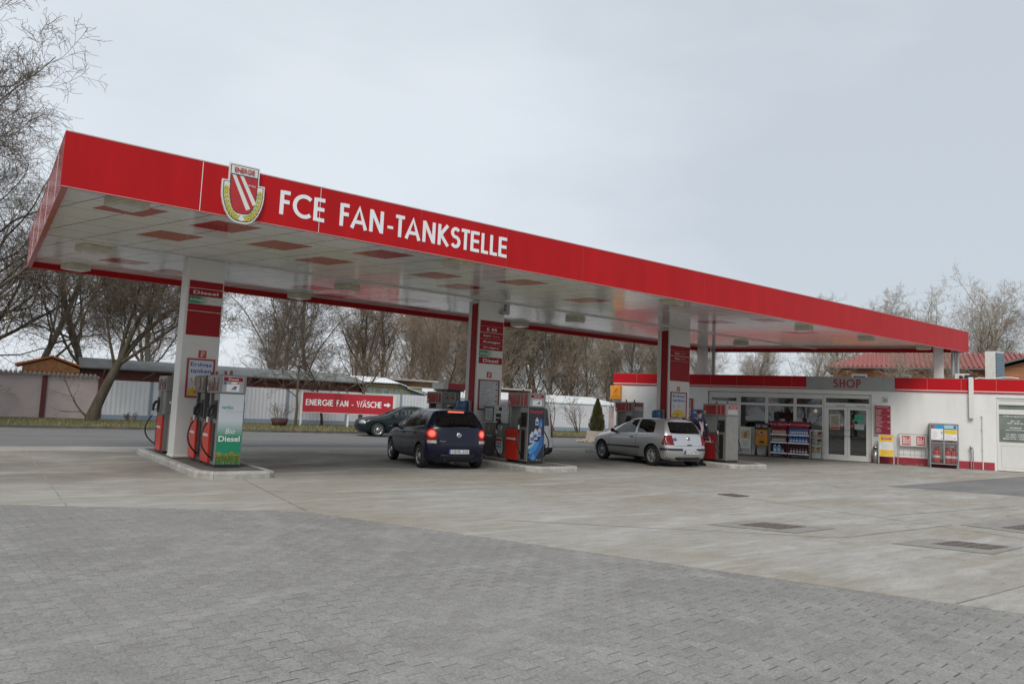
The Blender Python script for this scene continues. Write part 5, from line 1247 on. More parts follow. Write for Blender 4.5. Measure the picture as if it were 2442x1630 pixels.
def plate(root, bvh, y0, y1, z0, z1, txt, face='rear'):
    x = min(bvh.ray_cast(Vector((-5, y, z)), Vector((1, 0, 0)))[0].x for y in (y0, y1) for z in (z0, z1)) - .012
    F = Fr(WM[root] @ Vector((x, y1, 0)), WM[root].to_3x3() @ Vector((0, -1, 0)), (0, 0, 1)); w = y1 - y0
    b = MB(); b.fbox(F, 0, w, z0, z1, -.03, .002, 1); b.fbox(F, .005, w - .005, z0 + .005, z1 - .005, .002, .004, 0); b.fbox(F, .005, .045, z0 + .005, z1 - .005, .004, .005, 2)
    p = b.build('number_plate', [mat('plate_white', (.66, .67, .68), .4), TRIM, mat('euro_blue', (.02, .08, .42), .4)], root)
    b = MB(); add_text(b, F, txt, .07, w - .03, z0 + .022, z1 - .022, .0055, 0, .02); b.build('lettering', TRIM, p)
def make_car(name, lab, cat, loc, heading, S):
    rz = math.pi / 2 - heading
    root = thing(name, lab, cat, loc, rz)
    for k in ('roof', 'rear', 'front'): S[k + '_s'] = smooth_tab(S[k])
    o = mesh_obj(*body_grid(S)); m = o.modifiers.new('s', 'SUBSURF'); m.levels = m.render_levels = 1
    full = baked(o); kill(o); o = bpy.data.objects.new('tmp', full); COL.objects.link(o)
    bm = bmesh.new(); bm.from_mesh(full); bvh = BVHTree.FromBMesh(bm); bm.free()
    cutters = []
    r_ = S['r']
    for ax in S['axles']:
        for s in (-1, 1):
            a = [(ax + (r_ + .055) * math.cos(2 * math.pi * k / 28), r_ + (r_ + .055) * math.sin(2 * math.pi * k / 28)) for k in range(28)]
            cutters.append(prism_obj(a, 'y', s * (S['w'] / 2 - .26), s * (S['w'] / 2 + .2)))
    cab = mesh_obj(*body_grid(S, inset=.055, xr0=.06, xf0=S.get('hood', 1.1), z0=.55, ns=20)); cutters.append(cab)
    for poly in S['side_win']:
        for s in (-1, 1): cutters.append(prism_obj(round_poly(poly, .05), 'y', s * .25, s * 1.3))
    for poly, a, c in ((S['rear_win'], -S['L'], S.get('rear_cut', -1.2)), (S['front_win'], S.get('front_cut', .5), S['L'])):
        cutters.append(prism_obj(round_poly(poly, .06), 'x', a, c))
    def vol(me_):
        bm_ = bmesh.new(); bm_.from_mesh(me_); v_ = bm_.calc_volume(signed=True); n_ = sum(1 for e in bm_.edges if len(e.link_faces) != 2); bm_.free(); return v_, n_
    if DEBUG: print('CAR', name, vol(o.data), vol(cab.data))
    for c in cutters:
        v0, vc = vol(o.data)[0], vol(c.data)[0]
        for mode in (0, 1, 2):
            m = o.modifiers.new('b', 'BOOLEAN'); m.operation = 'DIFFERENCE'; m.object = c; m.solver = 'EXACT'; m.use_self = mode > 0; m.use_hole_tolerant = mode > 1
            new = baked(o); o.modifiers.clear(); v1 = vol(new)[0]
            if v0 - vc * 1.05 - .02 < v1 < v0 - .001: break
        o.data = new
        if DEBUG: print('   cut', mode, vol(new), vc)
    me = o.data; kill(o)
    for c in cutters: kill(c)
    me.materials.clear(); me.materials.append(S['paint']); 
    for p in me.polygons: p.use_smooth = True; p.material_index = 0
    if S.get('lower'):        # unpainted lower bumper band
        me.materials.append(TRIM)
        for p in me.polygons:
            c = p.center
            if c.z < S['lower'] : p.material_index = 1
    me.materials.append(TRIM)
    for p in me.polygons:
        c = p.center; n_ = p.normal
        if any((c.x - ax) ** 2 + (c.z - r_) ** 2 < (r_ + .0545) ** 2 for ax in S['axles']): p.material_index = len(me.materials) - 1
        if abs(c.y) < S['w'] / 2 - .045 and .54 < c.z and -S['L'] / 2 + .1 < c.x < 1.0:   # inner faces of the cabin
            h = bvh.find_nearest(c)
            if h[0] is not None and h[3] > .03: p.material_index = len(me.materials) - 1
    me.update()
    body = raw_obj('body', me, root)
    md = body.modifiers.new('e', 'EDGE_SPLIT'); md.split_angle = R(38)
    for poly in S['side_win']:
        for s in ('left', 'right'): shell_patch('side_window', bvh, round_poly(poly, .05), s, CARGL, root, -.008, 0)
    shell_patch('rear_window', bvh, round_poly(S['rear_win'], .06), 'rear', CARGL, root, -.006, 0)
    shell_patch('windscreen', bvh, round_poly(S['front_win'], .06), 'front', CARGL, root, -.006, 0)
    for ax in S['axles']:
        for s in (-1, 1): wheel(root, ax, s * (S['w'] / 2 - .115), s, r_, S['rim'], S.get('spokes', True))
    wo_ = WM[root]
    for x, y in ((.32, .36), (.32, -.36), (-.62, .36), (-.62, -.36), (-.62, 0)):
        b = MB(); y0, y1 = y - .22, y + .22
        if x < 0: x -= S.get('seat_back', 0.)
        b.box(x - .05, x + .42, y0, y1, .34, .5); b.add([(x - .02, y0, .45), (x + .1, y0, .45), (x - .1, y0 + .04, .98), (x - .2, y0 + .04, .98), (x - .02, y1, .45), (x + .1, y1, .45), (x - .1, y1 - .04, .98), (x - .2, y1 - .04, .98)], [(0, 1, 2, 3), (7, 6, 5, 4), (0, 4, 5, 1), (1, 5, 6, 2), (2, 6, 7, 3), (3, 7, 4, 0)])
        b.box(x - .24, x - .14, y - .12, y + .12, 1.0, 1.2)
        b.v = [tuple(wo_ @ Vector(v)) for v in b.v]; b.build('seat', SEATM, root, bevel=.04)
    b = MB(); b.box(.75, 1.0, -.62, .62, .55, .86); b.box(-1.45 if S['L'] < 4.2 else -1.6, .9, -.6, .6, .25, .3)
    b.v = [tuple(wo_ @ Vector(v)) for v in b.v]; b.build('dashboard', SEATM, root, bevel=.03)
    # mirrors
    mx_, mz = S['mirror']
    for s in (-1, 1):
        y = S['w'] / 2 * .93; b = MB(); b.tube([(mx_, s * (y - .05), mz), (mx_ - .01, s * (y + .04), mz + .01)], .025, 6); b.ball((mx_ - .01, s * (y + .1), mz + .035), .085, 8, 0, .75)
        b.v = [tuple(wo_ @ Vector((mx_ + (v[0] - mx_) * .75, v[1], v[2]))) for v in b.v]; b.build('wing_mirror', S.get('mirror_mat', S['paint']), root)
    # exhaust, under tray
    b = MB(); b.box(-S['L'] / 2 + .25, S['L'] / 2 - .3, -S['w'] / 2 + .3, S['w'] / 2 - .3, .17, .24); b.tube([(-S['L'] / 2 + .03, .35, .24), (-S['L'] / 2 + .4, .35, .26)], .028, 8)
    b.v = [tuple(wo_ @ Vector(v)) for v in b.v]; b.build('underbody', TRIM, root)
    return root, bvh
def seam(bvh, root, pts, face, name='panel_gap', w=.009, m=TRIM):
    """thin dark line along pts on the body"""
    for a, c in zip(pts, pts[1:]):
        d = (Vector(c) - Vector(a)).normalized(); n_ = Vector((-d.y, d.x)) * w / 2
        A, C_ = Vector(a), Vector(c)
        yield [tuple(A + n_), tuple(C_ + n_), tuple(C_ - n_), tuple(A - n_)]
def seams(bvh, root, lines, face, w=.009, name='panel_gap', m=None, off=.002):
    bm = bmesh.new()
    for ln in lines:
        for (a, c) in zip(ln, ln[1:]):
            A, C_ = Vector(a), Vector(c); L_ = (C_ - A).length; k = max(1, int(L_ / .05)); d = (C_ - A) / L_; n_ = Vector((-d.y, d.x)) * w / 2; prev = None
            for i in range(k + 1):
                p = A + d * L_ * i / k; row_ = []
                for q in (p + n_, p - n_):
                    if face == 'left': o, dd = Vector((q.x, 3, q.y)), Vector((0, -1, 0))
                    elif face == 'right': o, dd = Vector((q.x, -3, q.y)), Vector((0, 1, 0))
                    elif face == 'rear': o, dd = Vector((-5, q.x, q.y)), Vector((1, 0, 0))
                    else: o, dd = Vector((5, q.x, q.y)), Vector((-1, 0, 0))
                    h = bvh.ray_cast(o, dd)
                    row_.append(bm.verts.new((h[0] if h[0] else o + dd * 2.2) - dd * off))
                if prev: bm.faces.new((prev[0], prev[1], row_[1], row_[0]))
                prev = row_
    bmesh.ops.recalc_face_normals(bm, faces=bm.faces)
    me = bpy.data.meshes.new(name); bm.to_mesh(me); bm.free(); me.materials.append(m or TRIM)
    return raw_obj(name, me, root)
def disc_poly(u, v, r, n=20, sy=1.): return [(u + r * math.cos(2 * math.pi * k / n), v + r * sy * math.sin(2 * math.pi * k / n)) for k in range(n)]

BLUEP = mat('dark_blue_paint', (.003, .005, .024), .22, var=.06, coat=.35, spec=.3)
SILVP = mat('silver_paint', (.56, .56, .57), .3, .7, var=.03, coat=.7)
GREENP = mat('dark_green_paint', (.007, .016, .018), .3, var=.06, coat=.4, spec=.3)
ALLOY = mat('alloy_rim', (.42, .42, .42), .35, .6)
STEELRIM = mat('grey_hubcap', (.30, .30, .30), .45, .3)
LAMPON = mat('brake_lamp_lit', (.5, .02, .015), .3, emit=((1., .05, .03), .28))
LAMPHOT = mat('brake_lamp_core', (.7, .1, .08), .3, emit=((1., .22, .15), .5))
LAMPRED = mat('tail_lamp_red', (.20, .008, .010), .25, spec=.3)
LAMPW = mat('tail_lamp_white', (.55, .5, .48), .2, coat=.5)
CHROME = mat('chrome', (.6, .6, .6), .15, .9)

# dark blue hatchback, brake lights on
S = dict(L=3.92, w=1.65, r=.295, axles=(-1.28, 1.18), paint=BLUEP, rim=ALLOY, spokes=True, tumble=.70, curve_r=.20, curve_f=.3, hood=.95, taper_r=.08,
         roof=[(-1.95, 1.39), (-1.70, 1.42), (-1.2, 1.46), (-.5, 1.467), (.05, 1.43), (.45, 1.27), (.95, .98), (1.1, .94), (1.6, .83), (1.96, .68)],
         rear=[(.15, -1.80), (.28, -1.90), (.42, -1.955), (.62, -1.955), (.70, -1.925), (.98, -1.88), (1.1, -1.82), (1.4, -1.60), (1.5, -1.58)],
         front=[(.15, 1.80), (.3, 1.92), (.5, 1.95), (.7, 1.86), (.9, 1.6), (1.5, 1.2)],
         belt=[(-2, .99), (-1.0, .95), (.9, .88), (2, .70)],
         side_win=[[(-1.46, 1.05), (-.86, 1.0), (-.83, 1.385), (-1.2, 1.37), (-1.40, 1.22)], [(-.79, .995), (.12, .94), (.12, 1.32), (-.1, 1.375), (-.76, 1.39)], [(.17, .935), (.74, .90), (.60, .99), (.17, 1.30)]],
         rear_win=[(-.56, 1.02), (.56, 1.02), (.50, 1.355), (-.50, 1.355)], front_win=[(-.6, 1.0), (.6, 1.0), (.5, 1.37), (-.5, 1.37)], mirror=(.62, .93), mirror_mat=TRIM, rear_cut=-1.2)
polo, pb = make_car('hatchback_car', 'dark blue hatchback seen from behind with lit brake lights', 'car', (9.62 + .21 * 1.28, 15.62 + .977 * 1.28, 0), R(11), S)
for s in (-1, 1):
    lm = shell_patch('tail_lamp', pb, [(s * .54, .62), (s * .765, .62), (s * .765, .97), (s * .66, 1.0), (s * .57, .96)], 'rear', LAMPRED, polo, .004, .02)
    shell_patch('lit_ring', pb, disc_poly(s * .655, .86, .105), 'rear', LAMPON, lm, .011, .01); shell_patch('lit_core', pb, disc_poly(s * .655, .86, .07), 'rear', LAMPHOT, lm, .018, .01)
    shell_patch('reversing_lamp', pb, [(s * .55, .625), (s * .755, .625), (s * .755, .7), (s * .555, .7)], 'rear', LAMPW, lm, .011, .01)
shell_patch('high_brake_lamp', pb, [(-.22, 1.375), (.22, 1.375), (.20, 1.41), (-.20, 1.41)], 'rear', LAMPHOT, polo, .012, .02)
plate(polo, pb, -.27, .26, .385, .495, 'CB·PL 222')
bd_ = shell_patch('badge', pb, disc_poly(0, .84, .065), 'rear', CHROME, polo, .012, .01)
seams(pb, bd_, [[(-.035, .875), (-.012, .81), (0, .845), (.012, .81), (.035, .875)]], 'rear', .011, 'emblem', mat('emblem_dark', (.03, .03, .06), .4), .015)
seams(pb, polo, [[(-.54, .62), (.54, .62)], [(-.54, .62), (-.54, .98)], [(.54, .62), (.54, .98)]], 'rear')
seams(pb, polo, [[(-.82, .98), (-.80, .5), (-.95, .3)], [(.15, .93), (.16, .28), (-.8, .26)], [(1.0, .9), (.95, .4)]], 'left', .01); seams(pb, polo, [[(-.82, .98), (-.80, .5)], [(.15, .93), (.16, .28)]], 'right', .01)
seams(pb, polo, [[(-1.46, 1.03), (-.86, .975), (.12, .925), (.74, .885)]], 'left', .022, 'chrome_line', mat('window_line', (.3, .3, .32), .3, .5), .004)
shell_patch('door_handle', pb, [(-.06, .80), (.1, .80), (.1, .835), (-.06, .835)], 'left', BLUEP, polo, .02, .02); shell_patch('door_handle', pb, [(-.99, .83), (-.85, .83), (-.85, .865), (-.99, .865)], 'left', BLUEP, polo, .02, .02)
shell_patch('lower_bumper', pb, [(-.66, .23), (.66, .23), (.68, .36), (-.68, .36)], 'rear', mat('bumper_black', (.012, .013, .02), .5), polo, .015, .02)
b = MB(); wo_ = WM[polo]; b.tube([wo_ @ Vector((-1.35, 0, 1.45)), wo_ @ Vector((-1.62, 0, 1.66))], [.012, .006], 6); b.build('aerial', TRIM, polo)
b = MB(); F = Fr(wo_ @ Vector((-1.945, 0, 0)), wo_.to_3x3() @ Vector((0, -1, 0)), (0, 0, 1)); add_text(b, F, 'POLO', -.5, -.36, .67, .70, -.0, 0, .02); b.build('lettering', CHROME, polo)
b = MB(); b.lathe(wo_ @ Vector((-1.98, .12, .17)), wo_.to_3x3() @ Vector((1, 0, 0)), [(.024, 0), (.03, .3)], 8); b.build('tow_hook', STEEL, polo)

# silver three-door hatchback
S = dict(L=4.15, w=1.70, r=.31, axles=(-1.26, 1.25), paint=SILVP, rim=STEELRIM, spokes=False, tumble=.70, curve_r=.16, curve_f=.3, hood=1.05, taper_r=.07,
         roof=[(-2.05, 1.37), (-1.75, 1.40), (-1.2, 1.435), (-.5, 1.444), (.0, 1.41), (.4, 1.26), (.95, .99), (1.1, .95), (1.7, .86), (2.06, .70)],
         rear=[(.15, -1.88), (.28, -2.0), (.36, -2.055), (.60, -2.06), (.64, -2.0), (.92, -1.95), (1.02, -1.90), (1.36, -1.62), (1.45, -1.60)],
         front=[(.15, 1.92), (.3, 2.02), (.5, 2.06), (.7, 2.0), (.9, 1.7), (1.5, 1.2)],
         belt=[(-2.1, .97), (-1.0, .94), (.9, .90), (2.1, .72)],
         side_win=[[(-1.32, 1.0), (-.56, .965), (-.50, 1.375), (-.92, 1.375), (-1.22, 1.30)], [(-.46, .96), (.72, .905), (.55, 1.03), (.08, 1.34), (-.40, 1.375)]],
         rear_win=[(-.60, 1.0), (.60, 1.0), (.53, 1.34), (-.53, 1.34)], front_win=[(-.62, 1.02), (.62, 1.02), (.52, 1.35), (-.52, 1.35)], mirror=(.60, .95), mirror_mat=TRIM, rear_cut=-1.2)
golf, gbv = make_car('hatchback_car', 'silver three-door hatchback with a man leaning on it', 'car', (17.38 + .139 * 1.26, 15.15 + .99 * 1.26, 0), R(7), S)
for s in (-1, 1):
    lm = shell_patch('tail_lamp', gbv, round_poly([(s * .56, .66), (s * .79, .66), (s * .79, .94), (s * .575, .945)], .03), 'rear', LAMPRED, golf, .006, .02)
    shell_patch('indicator', gbv, [(s * .66, .67), (s * .78, .67), (s * .75, .80)], 'rear', mat('lamp_smoke', (.30, .06, .05), .2), lm, .012, .008)
    shell_patch('side_lamp', gbv, [(-1.90, .66), (-1.70, .67), (-1.80, .94), (-1.84, .94)], 'left' if s > 0 else 'right', LAMPRED, lm, .006, .015)
    shell_patch('bumper_strip', gbv, [(s * .28 - (.0), .50), (s * .79, .50), (s * .79, .565), (s * .28, .565)], 'rear', TRIM, golf, .012, .02)
    fc = 'left' if s > 0 else 'right'
    shell_patch('door_moulding', gbv, [(-.72, .50), (.92, .48), (.92, .525), (-.72, .545)], fc, TRIM, golf, .012, .015)
    shell_patch('bumper_strip', gbv, [(-1.93, .5), (-1.64, .5), (-1.64, .56), (-1.93, .565)], fc, TRIM, golf, .012, .02)
    shell_patch('sill', gbv, [(-.88, .17), (.86, .17), (.86, .235), (-.88, .235)], fc, TRIM, golf, .006, .01)
    seams(gbv, golf, [[(-.51, 1.36), (-.53, .95), (-.56, .28), (.80, .27), (.86, .45), (.80, .9)], [(1.05, .93), (1.0, .6)], [(-1.68, .62), (-1.62, .2)]], fc, .011)
    shell_patch('door_handle', gbv, [(-.40, .80), (-.26, .80), (-.26, .84), (-.40, .84)], fc, TRIM, golf, .018, .02)
    shell_patch('headlamp', gbv, [(1.72, .60), (2.0, .60), (1.95, .76), (1.74, .78)], fc, mat('headlamp', (.4, .42, .45), .1, .2, coat=1.), golf, .006, .015)
plate(golf, gbv, -.33, .20, .40, .51, 'KZ·SB 9900')
bd_ = shell_patch('badge', gbv, disc_poly(0, .86, .06), 'rear', CHROME, golf, .012, .01)
seams(gbv, bd_, [[(-.03, .892), (-.01, .83), (0, .865), (.01, .83), (.03, .892)]], 'rear', .012, 'emblem', mat('emblem_dark', (.03, .03, .06), .4), .015)
shell_patch('boot_handle', gbv, [(-.09, .655), (.09, .655), (.09, .685), (-.09, .685)], 'rear', TRIM, golf, .01, .012)
shell_patch('number_badge', gbv, disc_poly(.50, .83, .06, sy=.8), 'rear', mat('sticker_navy', (.1, .14, .25), .5), golf, .01, .006)
seams(gbv, golf, [[(-.55, .64), (.55, .64)], [(-.55, .64), (-.58, .98)], [(.55, .64), (.58, .98)]], 'rear')
shell_patch('lower_bumper', gbv, [(-.74, .21), (.74, .21), (.76, .30), (-.76, .30)], 'rear', TRIM, golf, .025, .03)
wo_ = WM[golf]; b = MB(); b.tube([wo_ @ Vector((-1.3, 0, 1.42)), wo_ @ Vector((-1.52, 0, 1.56))], [.012, .006], 6); b.build('aerial', TRIM, golf)

# dark green saloon by the wash sign
S = dict(L=4.68, w=1.74, r=.31, axles=(-1.32, 1.38), paint=GREENP, rim=ALLOY, spokes=True, tumble=.68, curve_r=.2, curve_f=.34, hood=1.2, taper_f=.14,
         roof=[(-2.33, .96), (-1.75, 1.02), (-1.5, 1.08), (-1.0, 1.36), (-.4, 1.455), (.1, 1.43), (.55, 1.25), (1.05, .99), (1.2, .95), (1.9, .86), (2.33, .68)],
         rear=[(.15, -2.15), (.3, -2.3), (.6, -2.33), (.9, -2.26), (1.0, -2.2), (1.5, -2.1)], front=[(.15, 2.15), (.3, 2.3), (.5, 2.34), (.7, 2.27), (.9, 1.9), (1.5, 1.4)],
         belt=[(-2.4, .93), (-1.0, .95), (.9, .90), (2.4, .70)],
         side_win=[[(-1.15, 1.0), (-.55, .98), (-.52, 1.385), (-.85, 1.34)], [(-.50, .98), (-.02, .96), (0, 1.385), (-.47, 1.395)], [(.04, .955), (.85, .915), (.66, 1.05), (.2, 1.34), (.06, 1.375)]],
         rear_win=[(-.55, 1.08), (.55, 1.08), (.5, 1.34), (-.5, 1.34)], front_win=[(-.62, 1.02), (.62, 1.02), (.52, 1.36), (-.52, 1.36)], mirror=(.72, .97), rear_cut=-.7, seat_back=.1)
sal, sb = make_car('saloon_car', 'dark green saloon parked by the red wash sign', 'car', (16.4, 30.75, 0), R(-76), S)
seams(sb, sal, [[(-.53, 1.36), (-.55, .5)], [(.02, 1.3), (.04, .3), (-.9, .28)], [(1.0, .92), (.95, .3)]], 'left', .012)
shell_patch('headlamp', sb, [(1.95, .58), (2.22, .58), (2.16, .72), (1.98, .74)], 'left', MATS['headlamp'], sal, .016, .02)
shell_patch('door_moulding', sb, [(-.9, .5), (.95, .48), (.95, .53), (-.9, .55)], 'left', mat('moulding_green', (.015, .035, .04), .4), sal, .01, .012)

# white van behind the oil advert pump
S = dict(L=4.14, w=1.72, r=.31, axles=(-1.28, 1.40), paint=mat('van_white', (.72, .72, .72), .3, var=.03, coat=.5), rim=STEELRIM, spokes=False, tumble=.86, curve_r=.1, curve_f=.35, hood=.9, taper_r=.03, lower=.40,
         roof=[(-2.06, 1.72), (-1.7, 1.77), (-.5, 1.80), (.25, 1.74), (.65, 1.5), (1.1, 1.14), (1.3, 1.06), (1.8, .95), (2.06, .75)],
         rear=[(.15, -1.95), (.3, -2.05), (.52, -2.07), (.56, -2.02), (1.0, -2.0), (1.7, -1.88), (1.85, -1.86)], front=[(.15, 1.9), (.3, 2.02), (.55, 2.06), (.8, 1.95), (1.1, 1.6), (1.8, 1.3)],
         belt=[(-2.1, 1.05), (-1.0, 1.05), (.9, 1.0), (2.1, .76)],
         side_win=[[(-.10, 1.08), (.92, 1.02), (.72, 1.2), (.35, 1.58), (-.08, 1.62)]],
         rear_win=[(-.64, 1.06), (.64, 1.06), (.60, 1.58), (-.60, 1.58)], front_win=[(-.6, 1.15), (.6, 1.15), (.55, 1.62), (-.55, 1.62)], mirror=(.75, 1.08), mirror_mat=TRIM, rear_cut=-1.5)
van, vb = make_car('delivery_van', 'white van with dark rear window behind the oil advert pump', 'van', (13.42, 18.95, 0), R(2), S)
for s in (-1, 1):
    shell_patch('tail_lamp', vb, [(s * .70, .72), (s * .81, .72), (s * .78, 1.42), (s * .70, 1.42)], 'rear', mat('van_lamp', (.35, .02, .02), .2, coat=.5), van, .008, .02)
seams(vb, van, [[(0, .5), (0, 1.7)]], 'rear', .03)
shell_patch('black_bumper', vb, [(-.84, .24), (.84, .24), (.84, .52), (-.84, .52)], 'rear', TRIM, van, .02, .03)
# ------------------------------------------------------------------ the man at the pump
def skin_mesh(joints, edges, radii, sub=2):
    me = bpy.data.meshes.new('tmp'); me.from_pydata(joints, edges, []); o = bpy.data.objects.new('tmp', me); COL.objects.link(o)
    m = o.modifiers.new('s', 'SKIN'); m.use_smooth_shade = True
    for i, v in enumerate(me.skin_vertices[0].data):
        r = radii[i]; v.radius = r if isinstance(r, tuple) else (r, r); v.use_root = (i == 0)
    m = o.modifiers.new('u', 'SUBSURF'); m.levels = m.render_levels = sub
    res = baked(o); kill(o); bpy.data.meshes.remove(me) if me.users == 0 else None
    return res
J = []; ED = []; RD_ = []
def jn(p, r, parent=None):
    J.append(p); RD_.append(r)
    if parent is not None: ED.append((parent, len(J) - 1))
    return len(J) - 1
# man's own axes: he faces the camera side (-y), leaning to the car on his right (-x)
pel = jn((0, 0, .93), (.165, .12)); wai = jn((-.01, -.01, 1.08), (.16, .115), pel); che = jn((-.03, -.03, 1.26), (.18, .13), wai); shb = jn((-.05, -.04, 1.39), (.14, .10), che)
nck = jn((-.06, -.06, 1.47), .058, shb); hd0 = jn((-.065, -.085, 1.545), (.072, .085), nck); hd1 = jn((-.07, -.09, 1.63), (.078, .095), hd0); hd2 = jn((-.07, -.08, 1.70), (.062, .075), hd1)
def arm(pts, rs, par):
    k = par
    for p, r in zip(pts, rs): k = jn(p, r, k)
    return k
# right arm stretched out onto the car roof, left arm down to the nozzle
ra = arm([(-.22, -.05, 1.40), (-.40, .02, 1.37), (-.55, .10, 1.42), (-.63, .14, 1.45)], [.075, .06, .045, .034], shb)
la = arm([(.13, -.04, 1.39), (.23, -.06, 1.18), (.25, -.13, .98), (.24, -.18, .90)], [.075, .058, .045, .034], shb)
def hand(w, d, side, palm=.07, curl=.35, thumb=None):
    d = Vector(d).normalized(); n_ = Vector(side).normalized(); s = d.cross(n_)
    pw = Vector(J[w]); p = jn(tuple(pw + d * palm), (.036, .018), w)
    for k, (off, ln) in enumerate(((-.027, .062), (-.009, .072), (.009, .068), (.027, .052))):
        b0 = pw + d * (palm + .02) + s * off; m_ = b0 + d * ln * .5 - n_ * ln * curl * .25; e_ = m_ + d * ln * .38 - n_ * ln * curl * .5
        a = jn(tuple(b0), .0095, p); c = jn(tuple(m_), .0085, a); jn(tuple(e_), .007, c)
    t0 = pw + d * .025 + s * -.035; a = jn(tuple(t0), .012, w); jn(tuple(t0 + d * .045 - s * .022 - n_ * .012), .009, a)
hand(ra, (-.75, .4, -.1), (0, .1, 1)); hand(la, (.1, -.4, -.75), (.5, -.6, .3), curl=1.2)
for s, kx in ((-1, -.06), (1, .02)):
    hip = jn((s * .09, 0, .88), (.115, .11), pel); kn = jn((s * .105 + kx * .3, -.03, .49), .08, hip); an = jn((s * .11 + kx * .5, .02, .085), .055, kn); to = jn((s * .13 + kx * .5, -.09, .045), (.042, .035), an); jn((s * .14 + kx * .5, -.17, .035), (.036, .024), to)
me = skin_mesh(J, ED, RD_)
SKIN = mat('skin', (.50, .29, .22), .5, var=.06); JACK = mat('navy_jacket', (.012, .014, .04), .75, var=.25, scale=8, bump=.2); TROU = mat('dark_trousers', (.012, .012, .016), .8, var=.2); SHOE = mat('dark_shoes', (.02, .018, .018), .5)
for m in (JACK, SKIN, TROU, SHOE): me.materials.append(m)
for p in me.polygons:
    c = p.center; p.use_smooth = True
    if c.z > 1.475 and abs(c.x + .065) < .12: p.material_index = 1
    elif c.x < -.60 or (c.z < .91 and c.x > .17 and c.z > .6): p.material_index = 1
    elif c.z < .1: p.material_index = 3
    elif c.z < .84: p.material_index = 2
man = thing('person', 'man in a navy jacket and pale scarf beside the silver car', 'person', (18.47, 14.98, 0), R(-14))
WMm = WM[man]
o = raw_obj('figure', me, man)
HC = Vector((-.07, -.085, 1.62))
def wp(b): b.v = [tuple(WMm @ Vector(v)) for v in b.v]; return b
b = MB()
n = 14; vs = []
for i in range(8):
    th = R(8 + i * 14.5)
    for j in range(n): a = 2 * math.pi * j / n; front = max(0, -math.sin(a)); r_ = 1.08; vs.append(HC + Vector((.082 * r_ * math.sin(th) * math.cos(a), .1 * r_ * math.sin(th) * math.sin(a) + .012, .118 * r_ * math.cos(th) * (1 if i < 5 else 1 - .0) + (.055 * front if i > 3 else 0))))
b.add(vs, [(i * n + j, i * n + (j + 1) % n, (i + 1) * n + (j + 1) % n, (i + 1) * n + j) for i in range(7) for j in range(n)], 0, True); b.add(vs[:n], [list(range(n))], 0)
wp(b).build('hair', mat('brown_hair', (.045, .025, .018), .7, var=.3, scale=30), man)
b = MB()
for s in (-1, 1):
    b.ball(HC + Vector((s * .03, -.088, .004)), .0115, 6, 0); b.ball(HC + Vector((s * .03, -.098, .004)), .0055, 5, 1); b.ball(HC + Vector((s * .083, .005, -.008)), .02, 6, 2, 1.5)
    b.tube([HC + Vector((s * .048, -.086, .026)), HC + Vector((s * .015, -.095, .03))], .004, 5, 3)
b.tube([HC + Vector((0, -.092, .012)), HC + Vector((0, -.112, -.026)), HC + Vector((0, -.1, -.034))], [.008, .013, .008], 6, 2); b.tube([HC + Vector((-.024, -.086, -.058)), HC + Vector((0, -.094, -.057)), HC + Vector((.024, -.086, -.058))], .005, 5, 4)
wp(b).build('face', [mat('eye_white', (.6, .58, .55), .4), DARK, SKIN, MATS['brown_hair'], mat('lips', (.34, .14, .12), .5)], man)
b = MB()
b.tube([(.03, .05, 1.44), (-.13, .03, 1.47), (-.155, -.09, 1.42), (-.09, -.165, 1.32), (-.05, -.185, 1.18), (-.045, -.17, 1.02), (-.05, -.15, .88)], [.035, .04, .042, .035, .032, .034, .03], 8, 0)
b.tube([(.03, .05, 1.44), (.02, -.09, 1.43), (-.02, -.16, 1.34), (-.01, -.18, 1.2), (0, -.165, 1.08)], [.035, .04, .035, .03, .028], 8, 1)
wp(b).build('scarf', [mat('scarf_pale', (.55, .47, .52), .9, var=.3, scale=25), mat('scarf_rose', (.5, .32, .38), .9, var=.3, scale=25)], man)
b = MB(); b.box(.11, .16, -.172, -.165, 1.26, 1.32); wp(b).build('jacket_badge', mat('badge_white', (.5, .5, .5), .6), man)
# nozzle in his left hand, in the tank; hose back to the pump
t = thing('fuel_nozzle', 'black fuel nozzle and hose held by the man at the silver car', 'nozzle', (18.8, 14.7, .55))
P = WMm @ Vector((.25, -.23, .84))
b = MB(); b.tube([P + Vector((.02, 0, .03)), P + Vector((-.1, .12, .02)), P + Vector((-.22, .3, .0))], [.03, .028, .012], 8); b.build('nozzle', BLACK, t)
b = MB(); Q = Vector((19.08, 14.62, .22)); pts = [P + Vector((.02, 0, .03))]
for k in range(1, 13): q = k / 12; pts.append(P.lerp(Q, q) + Vector((0, -.12 * math.sin(math.pi * q), .03 - .16 * math.sin(math.pi * q))))
b.tube(pts, .016, 8); b.build('hose', BLACK, t)
